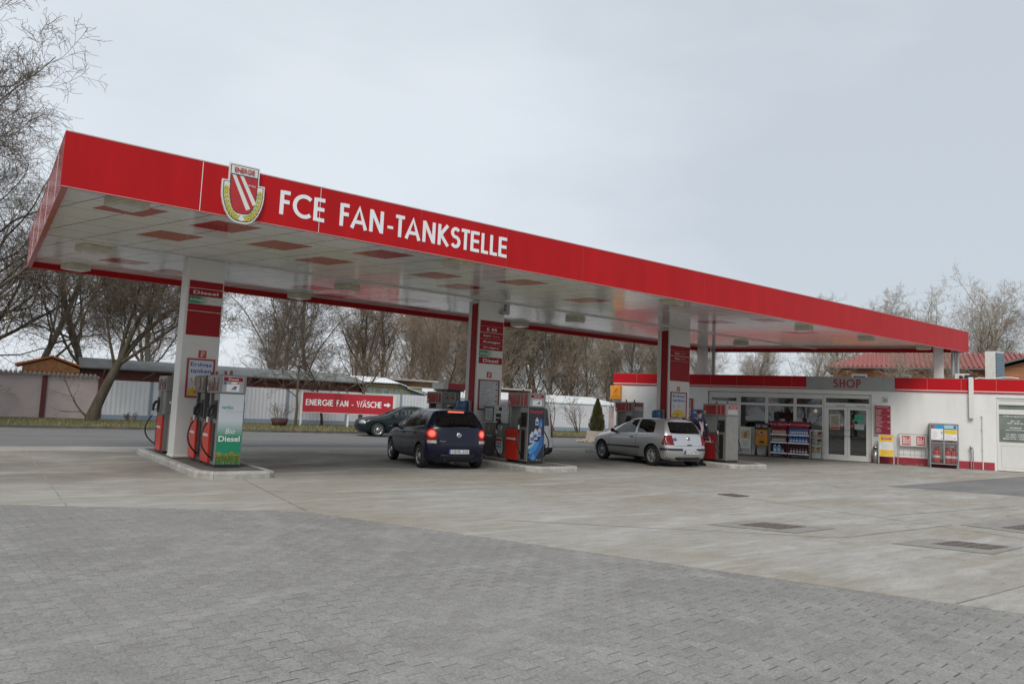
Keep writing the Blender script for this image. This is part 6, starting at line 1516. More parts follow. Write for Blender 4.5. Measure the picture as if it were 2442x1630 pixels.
# ------------------------------------------------------------------ verge, walls, sheds
def yk(x): return 34.1 - .085 * x
def yf(x): return 43.0 - .07 * x
b = MB()
for k in range(60):
    x0 = -28 + k * 1.5; x1 = x0 + 1.49
    b.add([(x0, yk(x0), -.02), (x1, yk(x1), -.02), (x1, yk(x1) + .14, -.02), (x0, yk(x0) + .14, -.02), (x0, yk(x0), .10), (x1, yk(x1), .10), (x1, yk(x1) + .14, .11), (x0, yk(x0) + .14, .11)], [(0, 1, 5, 4), (4, 5, 6, 7), (2, 3, 7, 6), (1, 2, 6, 5), (3, 0, 4, 7)])
tag(b.build('kerb', mat('weathered_kerb', (.10, .09, .075), .9, var=.4, scale=3)), kind='structure')
b = MB(); xs = [-30 + 2 * i for i in range(50)]
for i in range(49):
    a, c = xs[i], xs[i + 1]; b.add([(a, yk(a) + .135, .085), (c, yk(c) + .135, .085), (c, 48, .12), (a, 48, .12)], [(0, 1, 2, 3)])
tag(b.build('verge', M_LAWN, base=(0, 0, 0)), kind='structure')
rng = random.Random(11); b = MB()
for k in range(9000):
    x = -8 + rng.random() * 48; y = yk(x) + .2 + (rng.random() ** 1.3) * 7; h_ = .04 + rng.random() * .09; a = rng.random() * 6.28; dx, dy = math.cos(a) * .02, math.sin(a) * .02; l_ = rng.random() * .06 - .03
    b.add([(x - dx, y - dy, .1), (x + dx, y + dy, .1), (x + l_, y + l_, .1 + h_)], [(0, 1, 2)], 0 if rng.random() < .6 else 1)
tag(b.build('grass', [mat('grass_green', (.11, .12, .035), .9, var=.3), mat('grass_straw', (.27, .23, .12), .9, var=.3)], base=(0, 0, 0)), kind='stuff')
def WFr(x, off=0.): return Fr((x, yf(x) + off, 0), (1, -.07, 0), (0, 0, 1))
# pinkish rendered wall
PINK = mat('pink_render', (.47, .40, .40), .9, var=.12, scale=1.2); RPOST = mat('post_oxblood', (.11, .025, .025), .7)
t = thing('boundary_wall', 'pinkish rendered wall with oxblood posts left of the white fence', 'wall', (-3, yf(-3), 0))
b = MB(); F = WFr(-16); b.fbox(F, 0, 21.1, 0, 2.27, -.2, 0); b.build('wall_face', PINK, t)
for x in (-13.2, -7.9, -2.6, 2.7, 5.12):
    b = MB(); F = WFr(x); b.fbox(F, -.11, .11, 0, 2.2, .001, .08); b.build('post', RPOST, t)
b = MB(); F = WFr(-16)
for k in range(105): b.tube([F.p(.1 + k * .2, 2.32, -.35), F.p(.1 + k * .2, 2.27, .22)], .075, 6, 0, True)
b.build('corrugated_capping', mat('fibre_cement', (.27, .27, .265), .9, var=.2), t)
# white corrugated fence
FEN = mat('fence_white', (.60, .62, .66), .55, var=.06, scale=.8); FBL = mat('fence_blue', (.24, .30, .38), .6, var=.08)
t = thing('sheet_fence', 'white corrugated sheet fence with blue base along the verge', 'fence', (14, yf(14), 0))
segs = [(5.25, 7.45), (7.55, 10.8), (10.9, 14.6), (14.75, 18.2), (18.3, 21.75), (21.9, 25.3), (25.4, 29), (29.1, 33), (33.1, 39)]
for x0, x1 in segs:
    F = WFr(x0); n = int((x1 - x0) / .055); b = MB(); vs = []
    for i in range(n + 1):
        z = .018 if (i // 2) % 2 else 0.; vs += [F.p((x1 - x0) * i / n, .34, z), F.p((x1 - x0) * i / n, 2.12 if x0 < 24 else 2.0, z)]
    b.add(vs, [(2 * i, 2 * i + 2, 2 * i + 3, 2 * i + 1) for i in range(n)]); b.fbox(F, 0, x1 - x0, .34, 2.1 if x0 < 24 else 1.98, -.05, -.02); b.build('corrugated_panel', FEN, t)
    b = MB(); b.fbox(F, 0, x1 - x0, .0, .339, -.05, .03); b.build('base_board', FBL, t)
for x in (7.5, 10.85, 14.68, 18.25, 21.82, 25.35, 29.05, 33.05):
    b = MB(); F = WFr(x); b.fbox(F, -.07, .07, 0, 2.1 if x < 24 else 2.0, -.05, .045); b.build('post', FBL, t)
t = thing('boundary_wall', 'pale pink wall behind the clipped conifer', 'wall', (44, yf(44), 0)); b = MB(); F = WFr(39.05); b.fbox(F, 0, 20, 0, 2.0, -.2, 0); b.build('wall_face', mat('pale_pink', (.46, .36, .36), .9, var=.1), t)
b = MB(); b.fbox(F, -.05, 20, 2.0, 2.08, -.25, .05); b.build('coping', mat('pale_coping', (.5, .5, .48), .8), t)
# white roofed shed strip seen over the right part of the fence
t = thing('flat_shed', 'long low shed with whitish roof above the fence on the right', 'shed', (34, yf(34) + 2, 0)); F = WFr(25, .8)
b = MB(); b.fbox(F, 0, 16, 0, 2.05, -4, 0); b.build('wall', mat('shed_grey', (.4, .4, .4), .8), t); b = MB(); b.prism(Fr(F.p(-.2, 0, 0), F.n, (0, 0, 1)), [(.15, 2.06), (.15, 2.14), (-4.2, 2.75), (-4.2, 2.67)], 0, -16.4); b.build('roof', mat('roof_whitish', (.60, .62, .62), .6, var=.15, scale=1.5), t)
# long brick building with grey roof
t = thing('long_barn', 'long low brick building with grey roof behind the white fence', 'building', (12, 46, 0)); F = WFr(4.3, 1.0)
BRK = mat('brick_band', (.17, .062, .05), .85, var=.35, scale=9, stretch=(.4, .4, 3), bump=.2)
b = MB(); b.fbox(F, 0, 15.2, 0, 2.72, -6, 0); b.build('wall', BRK, t)
b = MB(); b.prism(Fr(F.p(-.1, 0, 0), F.n, (0, 0, 1)), [(.35, 2.66), (.35, 2.76), (-3.0, 3.36), (-6.4, 2.76), (-6.4, 2.66), (-3.0, 3.24)], 0, -15.5)
b.fbox(F, -.1, 15.4, 2.69, 2.74, .35, .44); b.build('roof', mat('grey_felt', (.165, .175, .175), .8, var=.2, scale=2, stretch=(1, .3, 1)), t)
b = MB(); r_ = random.Random(4)
for k in range(8): u = 1 + k * 1.9; b.tube([F.p(u, 2.25, .02), F.p(u + (.5 if k % 3 else .05), 2.62, .5)], .018, 5)
b.build('gutter_strut', mat('strut_grey', (.35, .34, .33), .7), t)
# wooden gable
t = thing('wooden_gable_shed', 'orange timber gable shed behind the pinkish wall', 'shed', (2.9, 45, 0)); F = WFr(0, .9)
OW = mat('orange_timber', (.42, .13, .04), .7, var=.3, scale=5, stretch=(1, 1, 6)); OB = mat('timber_brown', (.30, .15, .06), .8, var=.3, scale=6)
g = [(1.75, 0), (4.25, 0), (4.25, 2.6), (2.97, 3.08), (1.75, 2.66)]
b = MB(); b.prism(F, g, -3, 0, 0); b.build('wall', OB, t)
b = MB(); b.fbox(F, 2.96, 3.02, 2.3, 3.0, .001, .03); b.fbox(F, 1.8, 4.2, 2.42, 2.5, .001, .035)
for a in range(5): b.fbox(F, 1.9 + a * .22, 1.915 + a * .22, 2.3, 2.65 + .06 * a, .001, .01)
b.build('timber_trim', OW, t)
b = MB(); b.prism(F, [(1.45, 2.62), (2.97, 3.14), (4.42, 2.64), (4.42, 2.76), (2.97, 3.24), (1.42, 2.72)], -3.1, .1); b.build('roof', OW, t)
# greenhouse with snow white roof
t = thing('greenhouse_shed', 'small glazed shed with white corrugated roof behind the wash sign', 'shed', (21.8, 45, 0)); F = WFr(19.7, .8)
b = MB(); b.fbox(F, 0, 4.0, 0, 2.66, -3, 0, 0)
for k in range(7): b.fbox(F, .05 + k * .6, .12 + k * .6, 1.6, 2.6, .001, .03, 1)
b.fbox(F, 0, 4, 2.58, 2.68, .001, .06, 1); b.build('wall', [mat('murky_glazing', (.20, .24, .22), .3, var=.4, scale=4), mat('mossy_wood', (.33, .29, .11), .8, var=.3)], t)
Fz = Fr(F.p(-.1, 0, .2), (1, -.07, 0), (0, .93, .30)); b = MB(); vs = []; n = 44
for i in range(n + 1):
    x = 4.4 * i / n; drop = .0 if x < 2.4 else (x - 2.4) * .28
    z0 = 2.72 + .1 * (x < 3) - drop; vs += [F.p(x - .1, z0 + .03 * (i % 2), .25), F.p(x - .1, z0 + .42 + .03 * (i % 2), -2.5)]
b.add(vs, [(2 * i, 2 * i + 2, 2 * i + 3, 2 * i + 1) for i in range(n)]); r = b.build('roof', mat('white_sheet', (.70, .73, .76), .5, var=.08), t); m = r.modifiers.new('t', 'SOLIDIFY'); m.thickness = .03
t = thing('lean_to', 'old brown lean-to roofs behind the greenhouse shed', 'shed', (27, 47, 0)); F = WFr(22, 5)
b = MB()
for k, (u, w, z) in enumerate(((0, 5, 3.3), (5.5, 4, 2.9), (10, 3.5, 3.1))): b.fbox(F, u, u + w, 0, z - .12, -3 - k * .2, -k * .2, 1); b.fbox(F, u - .2, u + w + .2, z - .12, z, -3.3 - k * .2, .3 - k * .2, 0)
b.build('timber_walls', [mat('roof_pale_brown', (.34, .30, .25), .85, var=.2), mat('boards_brown', (.13, .085, .06), .85, var=.3, scale=6)], t)

# red wash sign on posts
P1 = Vector((14.8, 39.8, 0)); d_ = (Vector((17.05, 38.65, 0)) - P1).normalized(); F = Fr(P1, d_, (0, 0, 1))
t = thing('wash_sign', 'long red sign Energie Fan - Wäsche with white arrow on white posts', 'sign', tuple(P1 + d_ * 2.5))
b = MB(); b.fbox(F, .0, 5.0, .86, 1.96, -.03, 0, 0); b.fbox(F, -.012, 5.012, 1.961, 1.985, -.04, .01, 1); b.fbox(F, -.012, 5.012, .838, .859, -.04, .01, 1); bd = b.build('board', [mat('sign_board_red', (.42, .02, .035), .4, var=.05), WHITE], t)
for u in (-.06, 2.52, 5.06):
    b = MB(); b.fbox(F, u - .05, u + .05, 0, .84 if 0 < u < 5 else 1.96, -.11, -.041); b.build('post', WHITE, t)
b = MB(); k = dict(z0=0., z1=.01, mi=0); glyph_line(b, F, 'ENERGIE', .17, 1.66, 1.24, 1.58, .17, gap=.13, **k); glyph_line(b, F, 'FAN', 1.86, 2.50, 1.24, 1.58, .17, gap=.1, **k); glyph(b, F, '-', 2.68, 2.80, 1.22, 1.56, .13, **k); glyph_line(b, F, 'WÄSCHE', 2.98, 4.36, 1.24, 1.58, .17, gap=.08, **k)
b.prism(F, [(4.5, 1.36), (4.70, 1.36), (4.70, 1.27), (4.88, 1.42), (4.70, 1.57), (4.70, 1.48), (4.5, 1.48)], .0, .01); b.build('lettering', WHITE2, bd)

# house on the right behind the shop
HF = Fr(SF.p(0, 0, -24), E_, (0, 0, 1)); t = thing('timber_house', 'timber house with red tiled roof behind the shop', 'house', tuple(HF.p(4, 0, -4)), shop.rotation_euler.z)
HW = mat('house_boards', (.33, .14, .06), .7, var=.25, scale=3, stretch=(.3, .3, 7), bump=.2)
b = MB(); b.fbox(HF, -2.6, 7.4, 0, 5.45, -7, 0); b.build('wall', HW, t)
def tile_mat():
    m = mat('red_roof_tiles', (.29, .095, .085), .75, var=.3, scale=12, bump=.3); return m
b = MB(); ea = 5.45; ri = 6.75; vs = [HF.p(-3.2, ea, .6), HF.p(12, ea, .6), HF.p(12, ri, -3.5), HF.p(-.6, ri, -3.5), HF.p(-3.2, ea, -7.6), HF.p(12, ea, -7.6)]
b.add(vs, [(0, 1, 2, 3), (0, 3, 4), (3, 2, 5, 4)]); r = b.build('roof', tile_mat(), t); m = r.modifiers.new('t', 'SOLIDIFY'); m.thickness = .12
b = MB()
for k in range(50): b.tube([HF.p(-3.1 + k * .3, ea + .07, .58), HF.p(-3.1 + k * .3 if k > 9 else -3.1 + k * .3 + .0, ea + .07 + min(1.3, .1 + k * .14) , .58 - min(4.0, .3 + k * .43))], .045, 5, 0, False)
b.build('tile_ridges', MATS['red_roof_tiles'], t)
b = MB(); b.fbox(HF, -3.15, 9, ea - .12, ea - .02, .55, .68); b.build('gutter', mat('gutter_dark', (.1, .1, .11), .5), t)
b = MB(); b.prism(HF, [(7.0, 0), (13, 0), (13, 7.1), (12, 6.9), (7.0, 5.35)], -6, 1.0); b.build('wall', HW, t)
b = MB(); b.prism(HF, [(6.6, 5.4), (12.2, 7.15), (12.2, 7.3), (6.55, 5.52)], -6, 1.5); b.build('roof', mat('bargeboard_grey', (.12, .12, .13), .6), t)
for u0, u1 in ((-1.4, -.4), (1.38, 2.32)):
    b = MB(); b.fbox(HF, u0, u1, 3.7, 4.98, .001, .07); w = b.build('window', mat('frame_white', (.6, .6, .58), .5), t)
    b = MB(); b.fbox(HF, u0 + .12, u1 - .12, 3.82, 4.84, .07, .075); b.build('pane', mat('pane_dark', (.05, .06, .07), .1), w)

# ------------------------------------------------------------------ bare trees
class Tree:
    def __init__(s, seed): s.r = random.Random(seed); s.tr = MBN(); s.cr = MBN()
class MBN:
    """fast tube collector"""
    def __init__(s): s.v = []; s.f = []; s.k = 0
    def tube(s, P, rad, n):
        m = len(P); P = np.asarray(P); T = np.gradient(P, axis=0); T /= np.linalg.norm(T, axis=1)[:, None] + 1e-9
        h = np.array([1., 0, 0]) if abs(T[0][0]) < .8 else np.array([0, 1., 0])
        A = np.cross(T, h); A /= np.linalg.norm(A, axis=1)[:, None] + 1e-9; B = np.cross(T, A)
        an = np.arange(n) * 2 * np.pi / n
        V = P[:, None, :] + (A[:, None, :] * np.cos(an)[None, :, None] + B[:, None, :] * np.sin(an)[None, :, None]) * np.asarray(rad)[:, None, None]
        s.v.append(V.reshape(-1, 3))
        i = np.arange(m - 1)[:, None] * n; j = np.arange(n)[None, :]; j2 = (j + 1) % n
        s.f.append(np.stack([i + j, i + j2, i + n + j2, i + n + j], -1).reshape(-1, 4) + s.k); s.k += m * n
    def mesh(s, name, m):
        V = np.concatenate(s.v) if s.v else np.zeros((3, 3)); Fc = np.concatenate(s.f) if s.f else np.zeros((0, 4), int)
        me = bpy.data.meshes.new(name); me.vertices.add(len(V)); me.vertices.foreach_set('co', V.ravel().astype(np.float32))
        me.loops.add(Fc.size); me.loops.foreach_set('vertex_index', Fc.ravel().astype(np.int32)); me.polygons.add(len(Fc))
        me.polygons.foreach_set('loop_start', np.arange(0, Fc.size, 4, dtype=np.int32)); me.polygons.foreach_set('use_smooth', np.ones(len(Fc), bool))
        me.update(calc_edges=True); me.materials.append(m); return me
def grow(T, p, d, L_, r0, lev, cfg):
    rg = T.r; seg = cfg['seg'][lev]; n = cfg['n'][lev]; wob = cfg['wob'][lev]; up = cfg['up'][lev]
    P = [np.array(p)]; dd = np.array(d) / np.linalg.norm(d)
    for i in range(seg):
        dd = dd + np.array([rg.gauss(0, wob), rg.gauss(0, wob), rg.gauss(0, wob * .7) + up]); dd /= np.linalg.norm(dd); P.append(P[-1] + dd * (L_ / seg))
    tip = cfg['tip'][lev]; rad = [r0 + (max(r0 * tip, .0055) - r0) * (i / seg) ** .8 for i in range(seg + 1)]
    (T.tr if lev <= cfg['trunk_lev'] else T.cr).tube(P, rad, (9, 6, 5, 3, 3, 3)[lev])
    if lev + 1 >= len(cfg['seg']): return
    k = cfg['kids'][lev]; k = max(1, int(k * (.8 + .4 * rg.random())))
    for i in range(k):
        q = cfg['start'][lev] + (1 - cfg['start'][lev]) * (i + rg.random()) / k; q = min(q, .995); x = q * seg; j = min(int(x), seg - 1); f = x - j
        pp = P[j] * (1 - f) + P[j + 1] * f; t_ = P[j + 1] - P[j]; t_ = t_ / np.linalg.norm(t_)
        a = rg.random() * 6.283 if lev else (i * 2.4 + rg.random()); h = np.cross(t_, [0, 0, 1] if abs(t_[2]) < .9 else [1, 0, 0]); h /= np.linalg.norm(h); g = np.cross(t_, h)
        sp = R(cfg['ang'][lev] * (.75 + .5 * rg.random())); nd = t_ * math.cos(sp) + (h * math.cos(a) + g * math.sin(a)) * math.sin(sp)
        rr = (r0 + (max(r0 * tip, .0055) - r0) * q ** .8) * cfg['rk'][lev] * (.75 + .4 * rg.random())
        grow(T, pp, nd, L_ * cfg['lk'][lev] * (1 - cfg['fall'][lev] * q) * (.7 + .6 * rg.random()), max(rr, .0058), lev + 1, cfg)
BASE = dict(seg=[8, 7, 6, 4, 3], wob=[.09, .2, .25, .28, .3], up=[.02, .06, .05, .03, .02], n=None, tip=[.35, .25, .25, .3, .4], kids=[13, 9, 8, 5], start=[.28, .2, .15, .1], ang=[52, 48, 50, 48], rk=[.48, .5, .5, .55], lk=[.62, .5, .5, .48], fall=[.45, .35, .3, .2], trunk_lev=1)
BASE['n'] = [0] * 6
def cfg(**k): c = dict(BASE); c.update(k); c['n'] = [0] * 6; return c
BARK = mat('bark_brown', (.085, .068, .048), .9, var=.35, scale=5, bump=.3, stretch=(1, 1, .3)); BARKG = mat('bark_grey', (.15, .135, .105), .9, var=.3, scale=5, bump=.3)
TWIG = mat('twig_brown', (.14, .108, .08), .9, var=.35, scale=2); TWIGR = mat('twig_russet', (.27, .20, .145), .9, var=.35, scale=1.2); TWIGP = mat('twig_pale', (.30, .25, .185), .9, var=.35, scale=1.2)
def tree_mesh(seed, h_, r0, c, bark, twig, d=(0, 0, 1), lean=None):
    T = Tree(seed); grow(T, (0, 0, -.1), d, h_, r0, 0, c)
    return T.tr.mesh('trunk', bark), T.cr.mesh('crown', twig)
def plant(name, lab, cat, loc, meshes, rz=0., sc=1., group=None):
    t = thing(name, lab, cat, loc, 0, group); t.rotation_euler = (0, 0, rz); t.scale = (sc, sc, sc) if not isinstance(sc, tuple) else sc
    for nm, me in zip(('trunk', 'crown'), meshes):
        o = bpy.data.objects.new(nm, me); COL.objects.link(o); o.parent = t
    return t
big = tree_mesh(2, 11.5, .36, cfg(rk=[.42, .46, .5, .6], kids=[24, 13, 10, 5], ang=[62, 52, 50, 48], lk=[.68, .5, .48, .46], start=[.13, .15, .1, .1]), BARK, TWIG)
plant('bare_tree', 'huge bare spreading tree at the left edge, taller than the canopy', 'tree', (-4.0, 38.5, .1), big, R(290), 1.05)
plant('bare_tree', 'second bare tree behind the wall at the left edge', 'tree', (-.6, 50, 0), big, R(75), 1.1)
# leaning tree by the wall: several stems
T = Tree(7); c1 = cfg(kids=[16, 10, 8, 5], rk=[.42, .46, .5, .6], start=[.25, .12, .1, .1], wob=[.08, .16, .22, .26, .3], up=[.04, .05, .05, .03, .02])
T.tr.tube([(0, 0, -.1), (.06, .02, .3), (.32, .04, 1.1), (.68, 0, 2.1), (.98, -.03, 2.9)], [.33, .27, .24, .21, .18], 10)
for d, L_, r_ in (((.34, 0, 1), 6.2, .14), ((.62, .1, 1), 6.4, .15), ((.1, .3, 1), 5.8, .11), ((1.0, -.25, .9), 5.2, .10), ((-.35, .1, 1), 4.8, .085)): grow(T, (.95 + d[0] * .05 - .1 * (d[0] < .2), 0, 2.8 - .6 * (d[0] < .2)), d, L_, r_, 0, c1)
grow(T, (-.1, -.1, .1), (-.7, -.2, .6), 2.4, .06, 2, c1)
lean = (T.tr.mesh('trunk', BARK), T.cr.mesh('crown', TWIG))
plant('bare_tree', 'leaning many-stemmed bare tree on the verge left of the first column', 'tree', (4.55, 40.2, .1), lean, R(-8), 1.0)
mid = tree_mesh(12, 10.5, .24, cfg(rk=[.42, .46, .5, .6], kids=[18, 11, 9, 6], start=[.22, .15, .1, .1]), BARKG, TWIG)
mid2 = tree_mesh(19, 11, .22, cfg(rk=[.42, .46, .5, .6], kids=[20, 11, 9, 6], start=[.18, .15, .1, .1], ang=[42, 44, 48, 48], up=[.02, .1, .06, .03, .02]), BARKG, TWIG)
plant('bare_tree', 'bare tree with straight trunk rising behind the grey roof left of the first column', 'tree', (5.4, 50, 0), mid, R(10), 1.1)
plant('bare_tree', 'tall fine bare tree behind the barn, right of the first column', 'tree', (16.0, 52, 0), mid2, R(120), 1.12)
plant('bare_tree', 'tall upright fine-twigged bare tree cut off by the left edge', 'tree', (-4.2, 43, 0), mid2, R(30), 1.38)
plant('bare_tree', 'grey bare tree between the gable shed and the leaning tree', 'tree', (2.3, 49, 0), mid, R(210), 1.0)
plant('bare_tree', 'grey bare tree behind the barn roof, half hidden by the first column', 'tree', (9.3, 55, 0), mid, R(300), 1.05)
# pollarded trunks
T = Tree(23); cp = cfg(kids=[9, 7, 5, 4], start=[.35, .2, .1, .1], lk=[.5, .5, .45, .45], trunk_lev=1)
T.tr.tube([(0, 0, -.1), (.05, 0, 2), (0, 0, 4.2)], [.34, .3, .27], 10)
for d, L_, r_ in (((-.32, 0, 1), 4.6, .16), ((.22, 0, 1), 6.6, .16), ((.5, .2, 1), 6.0, .12), ((-.9, 0, 1), 4.0, .10), ((-.05, .1, 1), 3.4, .15)): grow(T, (0, 0, 4.0), d, L_, r_, 0, cp)
plant('bare_tree', 'pollarded bare tree with stumpy limbs above the wash sign', 'tree', (24.8, 53.5, 0), (T.tr.mesh('trunk', BARK), T.cr.mesh('crown', TWIG)), R(0), .98)
small = tree_mesh(31, 4.6, .085, cfg(kids=[14, 8, 6, 4], start=[.35, .2, .15, .1], wob=[.1, .18, .22, .25, .28]), BARK, TWIG)
plant('young_tree', 'young bare tree at the left end of the wash sign', 'tree', (13.95, 38.4, .1), small, R(40), 1.0)
plant('young_tree', 'thin young tree behind the wash sign, its stem seen under the board', 'tree', (16.2, 40.3, .1), small, R(160), (1.0, 1.0, .85))
T = Tree(41); T.tr.tube([(0, 0, -.1), (-.05, 0, 1.3), (.1, 0, 2.0)], [.14, .12, .1], 8)
for d, L_, r_ in (((.75, 0, 1), 2.6, .075), ((-.35, .1, 1), 2.2, .05), ((.15, .2, 1), 2.4, .05)): grow(T, (.08, 0, 1.95), d, L_, r_, 1, cfg(kids=[0, 10, 7, 4], lk=[.5, .55, .5, .45]))
plant('young_tree', 'crooked little tree leaning right behind the wash sign arrow', 'tree', (18.4, 39.9, .1), (T.tr.mesh('trunk', BARK), T.cr.mesh('crown', TWIGR)), 0, 1.)
plant('young_tree', 'young bare tree on the verge left of the middle column', 'tree', (23.3, 38.8, .1), small, R(250), 1.05)
# trees between the columns, brownish
bush = tree_mesh(51, 8.5, .17, cfg(kids=[24, 11, 8, 5], start=[.06, .1, .1, .1], ang=[34, 40, 46, 46], up=[.02, .09, .06, .03, .02], wob=[.08, .16, .22, .26, .3]), BARKG, TWIGR)
bush2 = tree_mesh(52, 9.5, .16, cfg(kids=[22, 10, 8, 5], start=[.1, .1, .1, .1], ang=[30, 38, 46, 46], up=[.02, .11, .07, .03, .02]), BARKG, TWIGP)
rng = random.Random(77)
woods = [(20, 58, mid, 1.0), (28, 56, bush, 1.1), (30.5, 52, bush, 1.0), (33, 57, bush2, 1.1), (35.5, 53, bush, .95), (38, 60, mid, 1.25), (40, 55, bush2, 1.15), (42, 62, bush, 1.35), (44, 57, bush2, 1.2), (46.5, 63, mid, 1.45), (48, 58, bush, 1.3), (51, 64, mid2, 1.35), (53, 58, bush2, 1.15), (55.5, 63, bush, 1.35), (58, 57, bush2, 1.1), (60.5, 62, bush, 1.25), (63, 57, bush2, 1.05), (66, 60, bush, 1.0), (69, 55, bush2, .95), (72, 58, bush, 1.0), (75.5, 53, bush2, .95), (79, 55, bush, .9),
         (11, 66, mid2, 1.0), (22.5, 70, bush, 1.0), (26, 67, mid2, 1.15), (31, 70, bush, 1.2), (36.5, 68, bush2, 1.3), (41, 72, bush, 1.3), (47, 72, bush2, 1.2), (53, 73, bush, 1.2), (60, 70, bush2, 1.1), (66, 68, bush, 1.1), (73, 66, bush2, 1.1)]
for k, (x, y, m_, s) in enumerate(woods):
    nm = 'brown bushy bare tree' if m_ is bush else 'pale upright bare tree' if m_ is bush2 else 'grey bare tree'
    plant('woodland_tree', nm + ' in the wood behind the fence, seen under the canopy', 'tree', (x, y, 0), m_, rng.random() * 6.28, s * (.92 + rng.random() * .16), 'woodland trees: ' + nm)
# trees on the right behind the house
rt = tree_mesh(61, 8.2, .17, cfg(rk=[.45, .48, .5, .6], kids=[20, 8, 6, 4], start=[.12, .15, .1, .1], ang=[32, 36, 42, 45], up=[.02, .12, .08, .04, .02], lk=[.66, .5, .5, .46]), mat('bark_pale', (.22, .20, .165), .9, var=.3, scale=5), mat('twig_pale_grey', (.36, .315, .255), .9, var=.3, scale=1.2))
for k, (u, d_, s, lab) in enumerate(((-3.2, -17, .70, 'pale bare tree before the left end of the red tiled roof'), (.8, -16, .62, 'thin pale bare tree in front of the red roof above the SHOP sign'), (3.6, -36, 1.22, 'pale bare tree behind the red roof, just left of the canopy tip'), (4.3, -15.5, .72, 'pale bare tree just right of the canopy tip'), (8.6, -37, 1.25, 'pale bare tree behind the red roof above the cooling unit'), (12.5, -35, 1.2, 'pale bare tree at the right edge of the photo'), (-1.0, -40, 1.2, 'leftmost of the pale bare trees behind the canopy tip'))):
    p = SF.p(u, 0, d_); plant('bare_tree', lab, 'tree', (p.x, p.y, 0), rt, 1.3 * k + .4, s)
for k, (u, d_) in enumerate(((3, -46), (9, -44), (15, -42), (-3, -48))):
    p = SF.p(u, 0, d_); plant('bare_tree', 'distant bare tree beyond the red tiled house', 'tree', (p.x, p.y, 0), bush2, 2.1 * k, 1.1, 'distant trees beyond the house')
# low brushwood in the wood, one mass
bw = MBN(); rg = random.Random(5)
for k in range(5200):
    x = -12 + rg.random() * 100; y = (47.5 if x < 22 else 50.5) + rg.random() * 26; h_ = (1.2 + rg.random() ** 1.5 * (3.2 if x > 26 else 2.2)); 
    if x < 25 and y < 52: y += 6
    P = [np.array([x, y, 0.])]; d = np.array([rg.gauss(0, .22), rg.gauss(0, .22), 1.])
    for i in range(4): d = d + np.array([rg.gauss(0, .14), rg.gauss(0, .14), 0]); P.append(P[-1] + d / np.linalg.norm(d) * h_ / 4)
    bw.tube(P, [.022, .018, .014, .011, .006], 3)
    for q in range(4):
        o = P[1 + q % 3] + (P[2 + q % 3] - P[1 + q % 3]) * rg.random(); d2 = np.array([rg.gauss(0, .6), rg.gauss(0, .6), .8]); d2 /= np.linalg.norm(d2); l_ = h_ * (.25 + .3 * rg.random())
        bw.tube([o, o + d2 * l_ * .5, o + (d2 + np.array([rg.gauss(0, .2), rg.gauss(0, .2), .1])) * l_], [.011, .009, .005], 3)
o = raw_obj('brushwood', bw.mesh('brushwood', TWIGR)); tag(o, kind='stuff')
# trees beside the far side of the yard, seen mirrored in the shop glass
for k, (x, y) in enumerate(((-17, -5), (-20, -10), (-15, -13), (-24, -3), (-12, -18), (-22, -17), (-27, -10), (-18, 1), (-16, -9), (-29, 3), (-8, -21))):
    plant('bare_tree', 'bare bushy tree across the yard, mirrored in the shop glass', 'tree', (x, y, 0), bush if k % 2 else bush2, x * .7, 1.0, 'trees across the yard')
# shrubs on the verge
shr = tree_mesh(71, 2.4, .03, cfg(seg=[5, 4, 3], wob=[.12, .2, .25], kids=[9, 6], start=[.1, .1], ang=[38, 45], lk=[.6, .5], trunk_lev=0), BARK, TWIG)
def shrub(lab, loc, n, sc, sp=.5):
    rg = random.Random(int(loc[0] * 10)); T = Tree(int(loc[0] * 7) + 3)
    for k in range(n):
        a = rg.random() * 6.28; grow(T, (math.cos(a) * .12, math.sin(a) * .12, -.02), (math.cos(a) * sp, math.sin(a) * sp, 1), (1.4 + rg.random() * .9) * sc, .03 * sc, 0, cfg(seg=[5, 4, 3], wob=[.12, .2, .25], up=[.05, .05, .03], tip=[.3, .3, .4], kids=[7, 5], start=[.25, .15], ang=[36, 44], lk=[.5, .5], rk=[.5, .5], fall=[.3, .2], trunk_lev=0))
    return plant('shrub', lab, 'shrub', loc, (T.tr.mesh('trunk', BARK), T.cr.mesh('crown', TWIG)))
shrub('bare forked shrub by the fence just right of the white van', (29.0, 37.2, .1), 6, 1.2, .45)
shrub('bare forked shrub by the fence next to the ivy stump', (31.0, 37.6, .1), 7, 1.15, .4)
shrub('bare shrub between the ivy stump and the conifer', (33.2, 37.2, .1), 6, 1.1, .5)
shrub('bare shrub behind the conifer, in front of the pale pink wall', (38.2, 38.0, .1), 6, 1.2, .5)
t = thing('ivy_stump', 'dark ivy-covered stump against the white fence', 'tree stump', (31.9, 39.3, .1))
b = MB(); b.tube([(31.9, 39.3, 0), (31.92, 39.3, .8), (31.95, 39.3, 2.0)], [.3, .2, .14], 10); b.build('trunk', BARK, t)
b = MB(); rg = random.Random(9)
for k in range(900):
    z = rg.random() ** 1.7 * 2.0; a = rg.random() * 6.28; r_ = (.62 * (1 - z / 2.1) ** 1.6 + .17) * (.8 + rg.random() * .4); p = Vector((31.9 + r_ * math.cos(a), 39.3 + r_ * math.sin(a) * .6, z + .05)); s = .05 + rg.random() * .04; u = Vector((rg.gauss(0, 1), rg.gauss(0, 1), rg.gauss(0, 1))).normalized(); v = u.orthogonal().normalized()
    b.add([p - u * s, p - v * s * .7, p + u * s, p + v * s * .7], [(0, 1, 2, 3)])
b.build('ivy_leaves', mat('ivy_dark', (.028, .035, .016), .6, var=.4), t)
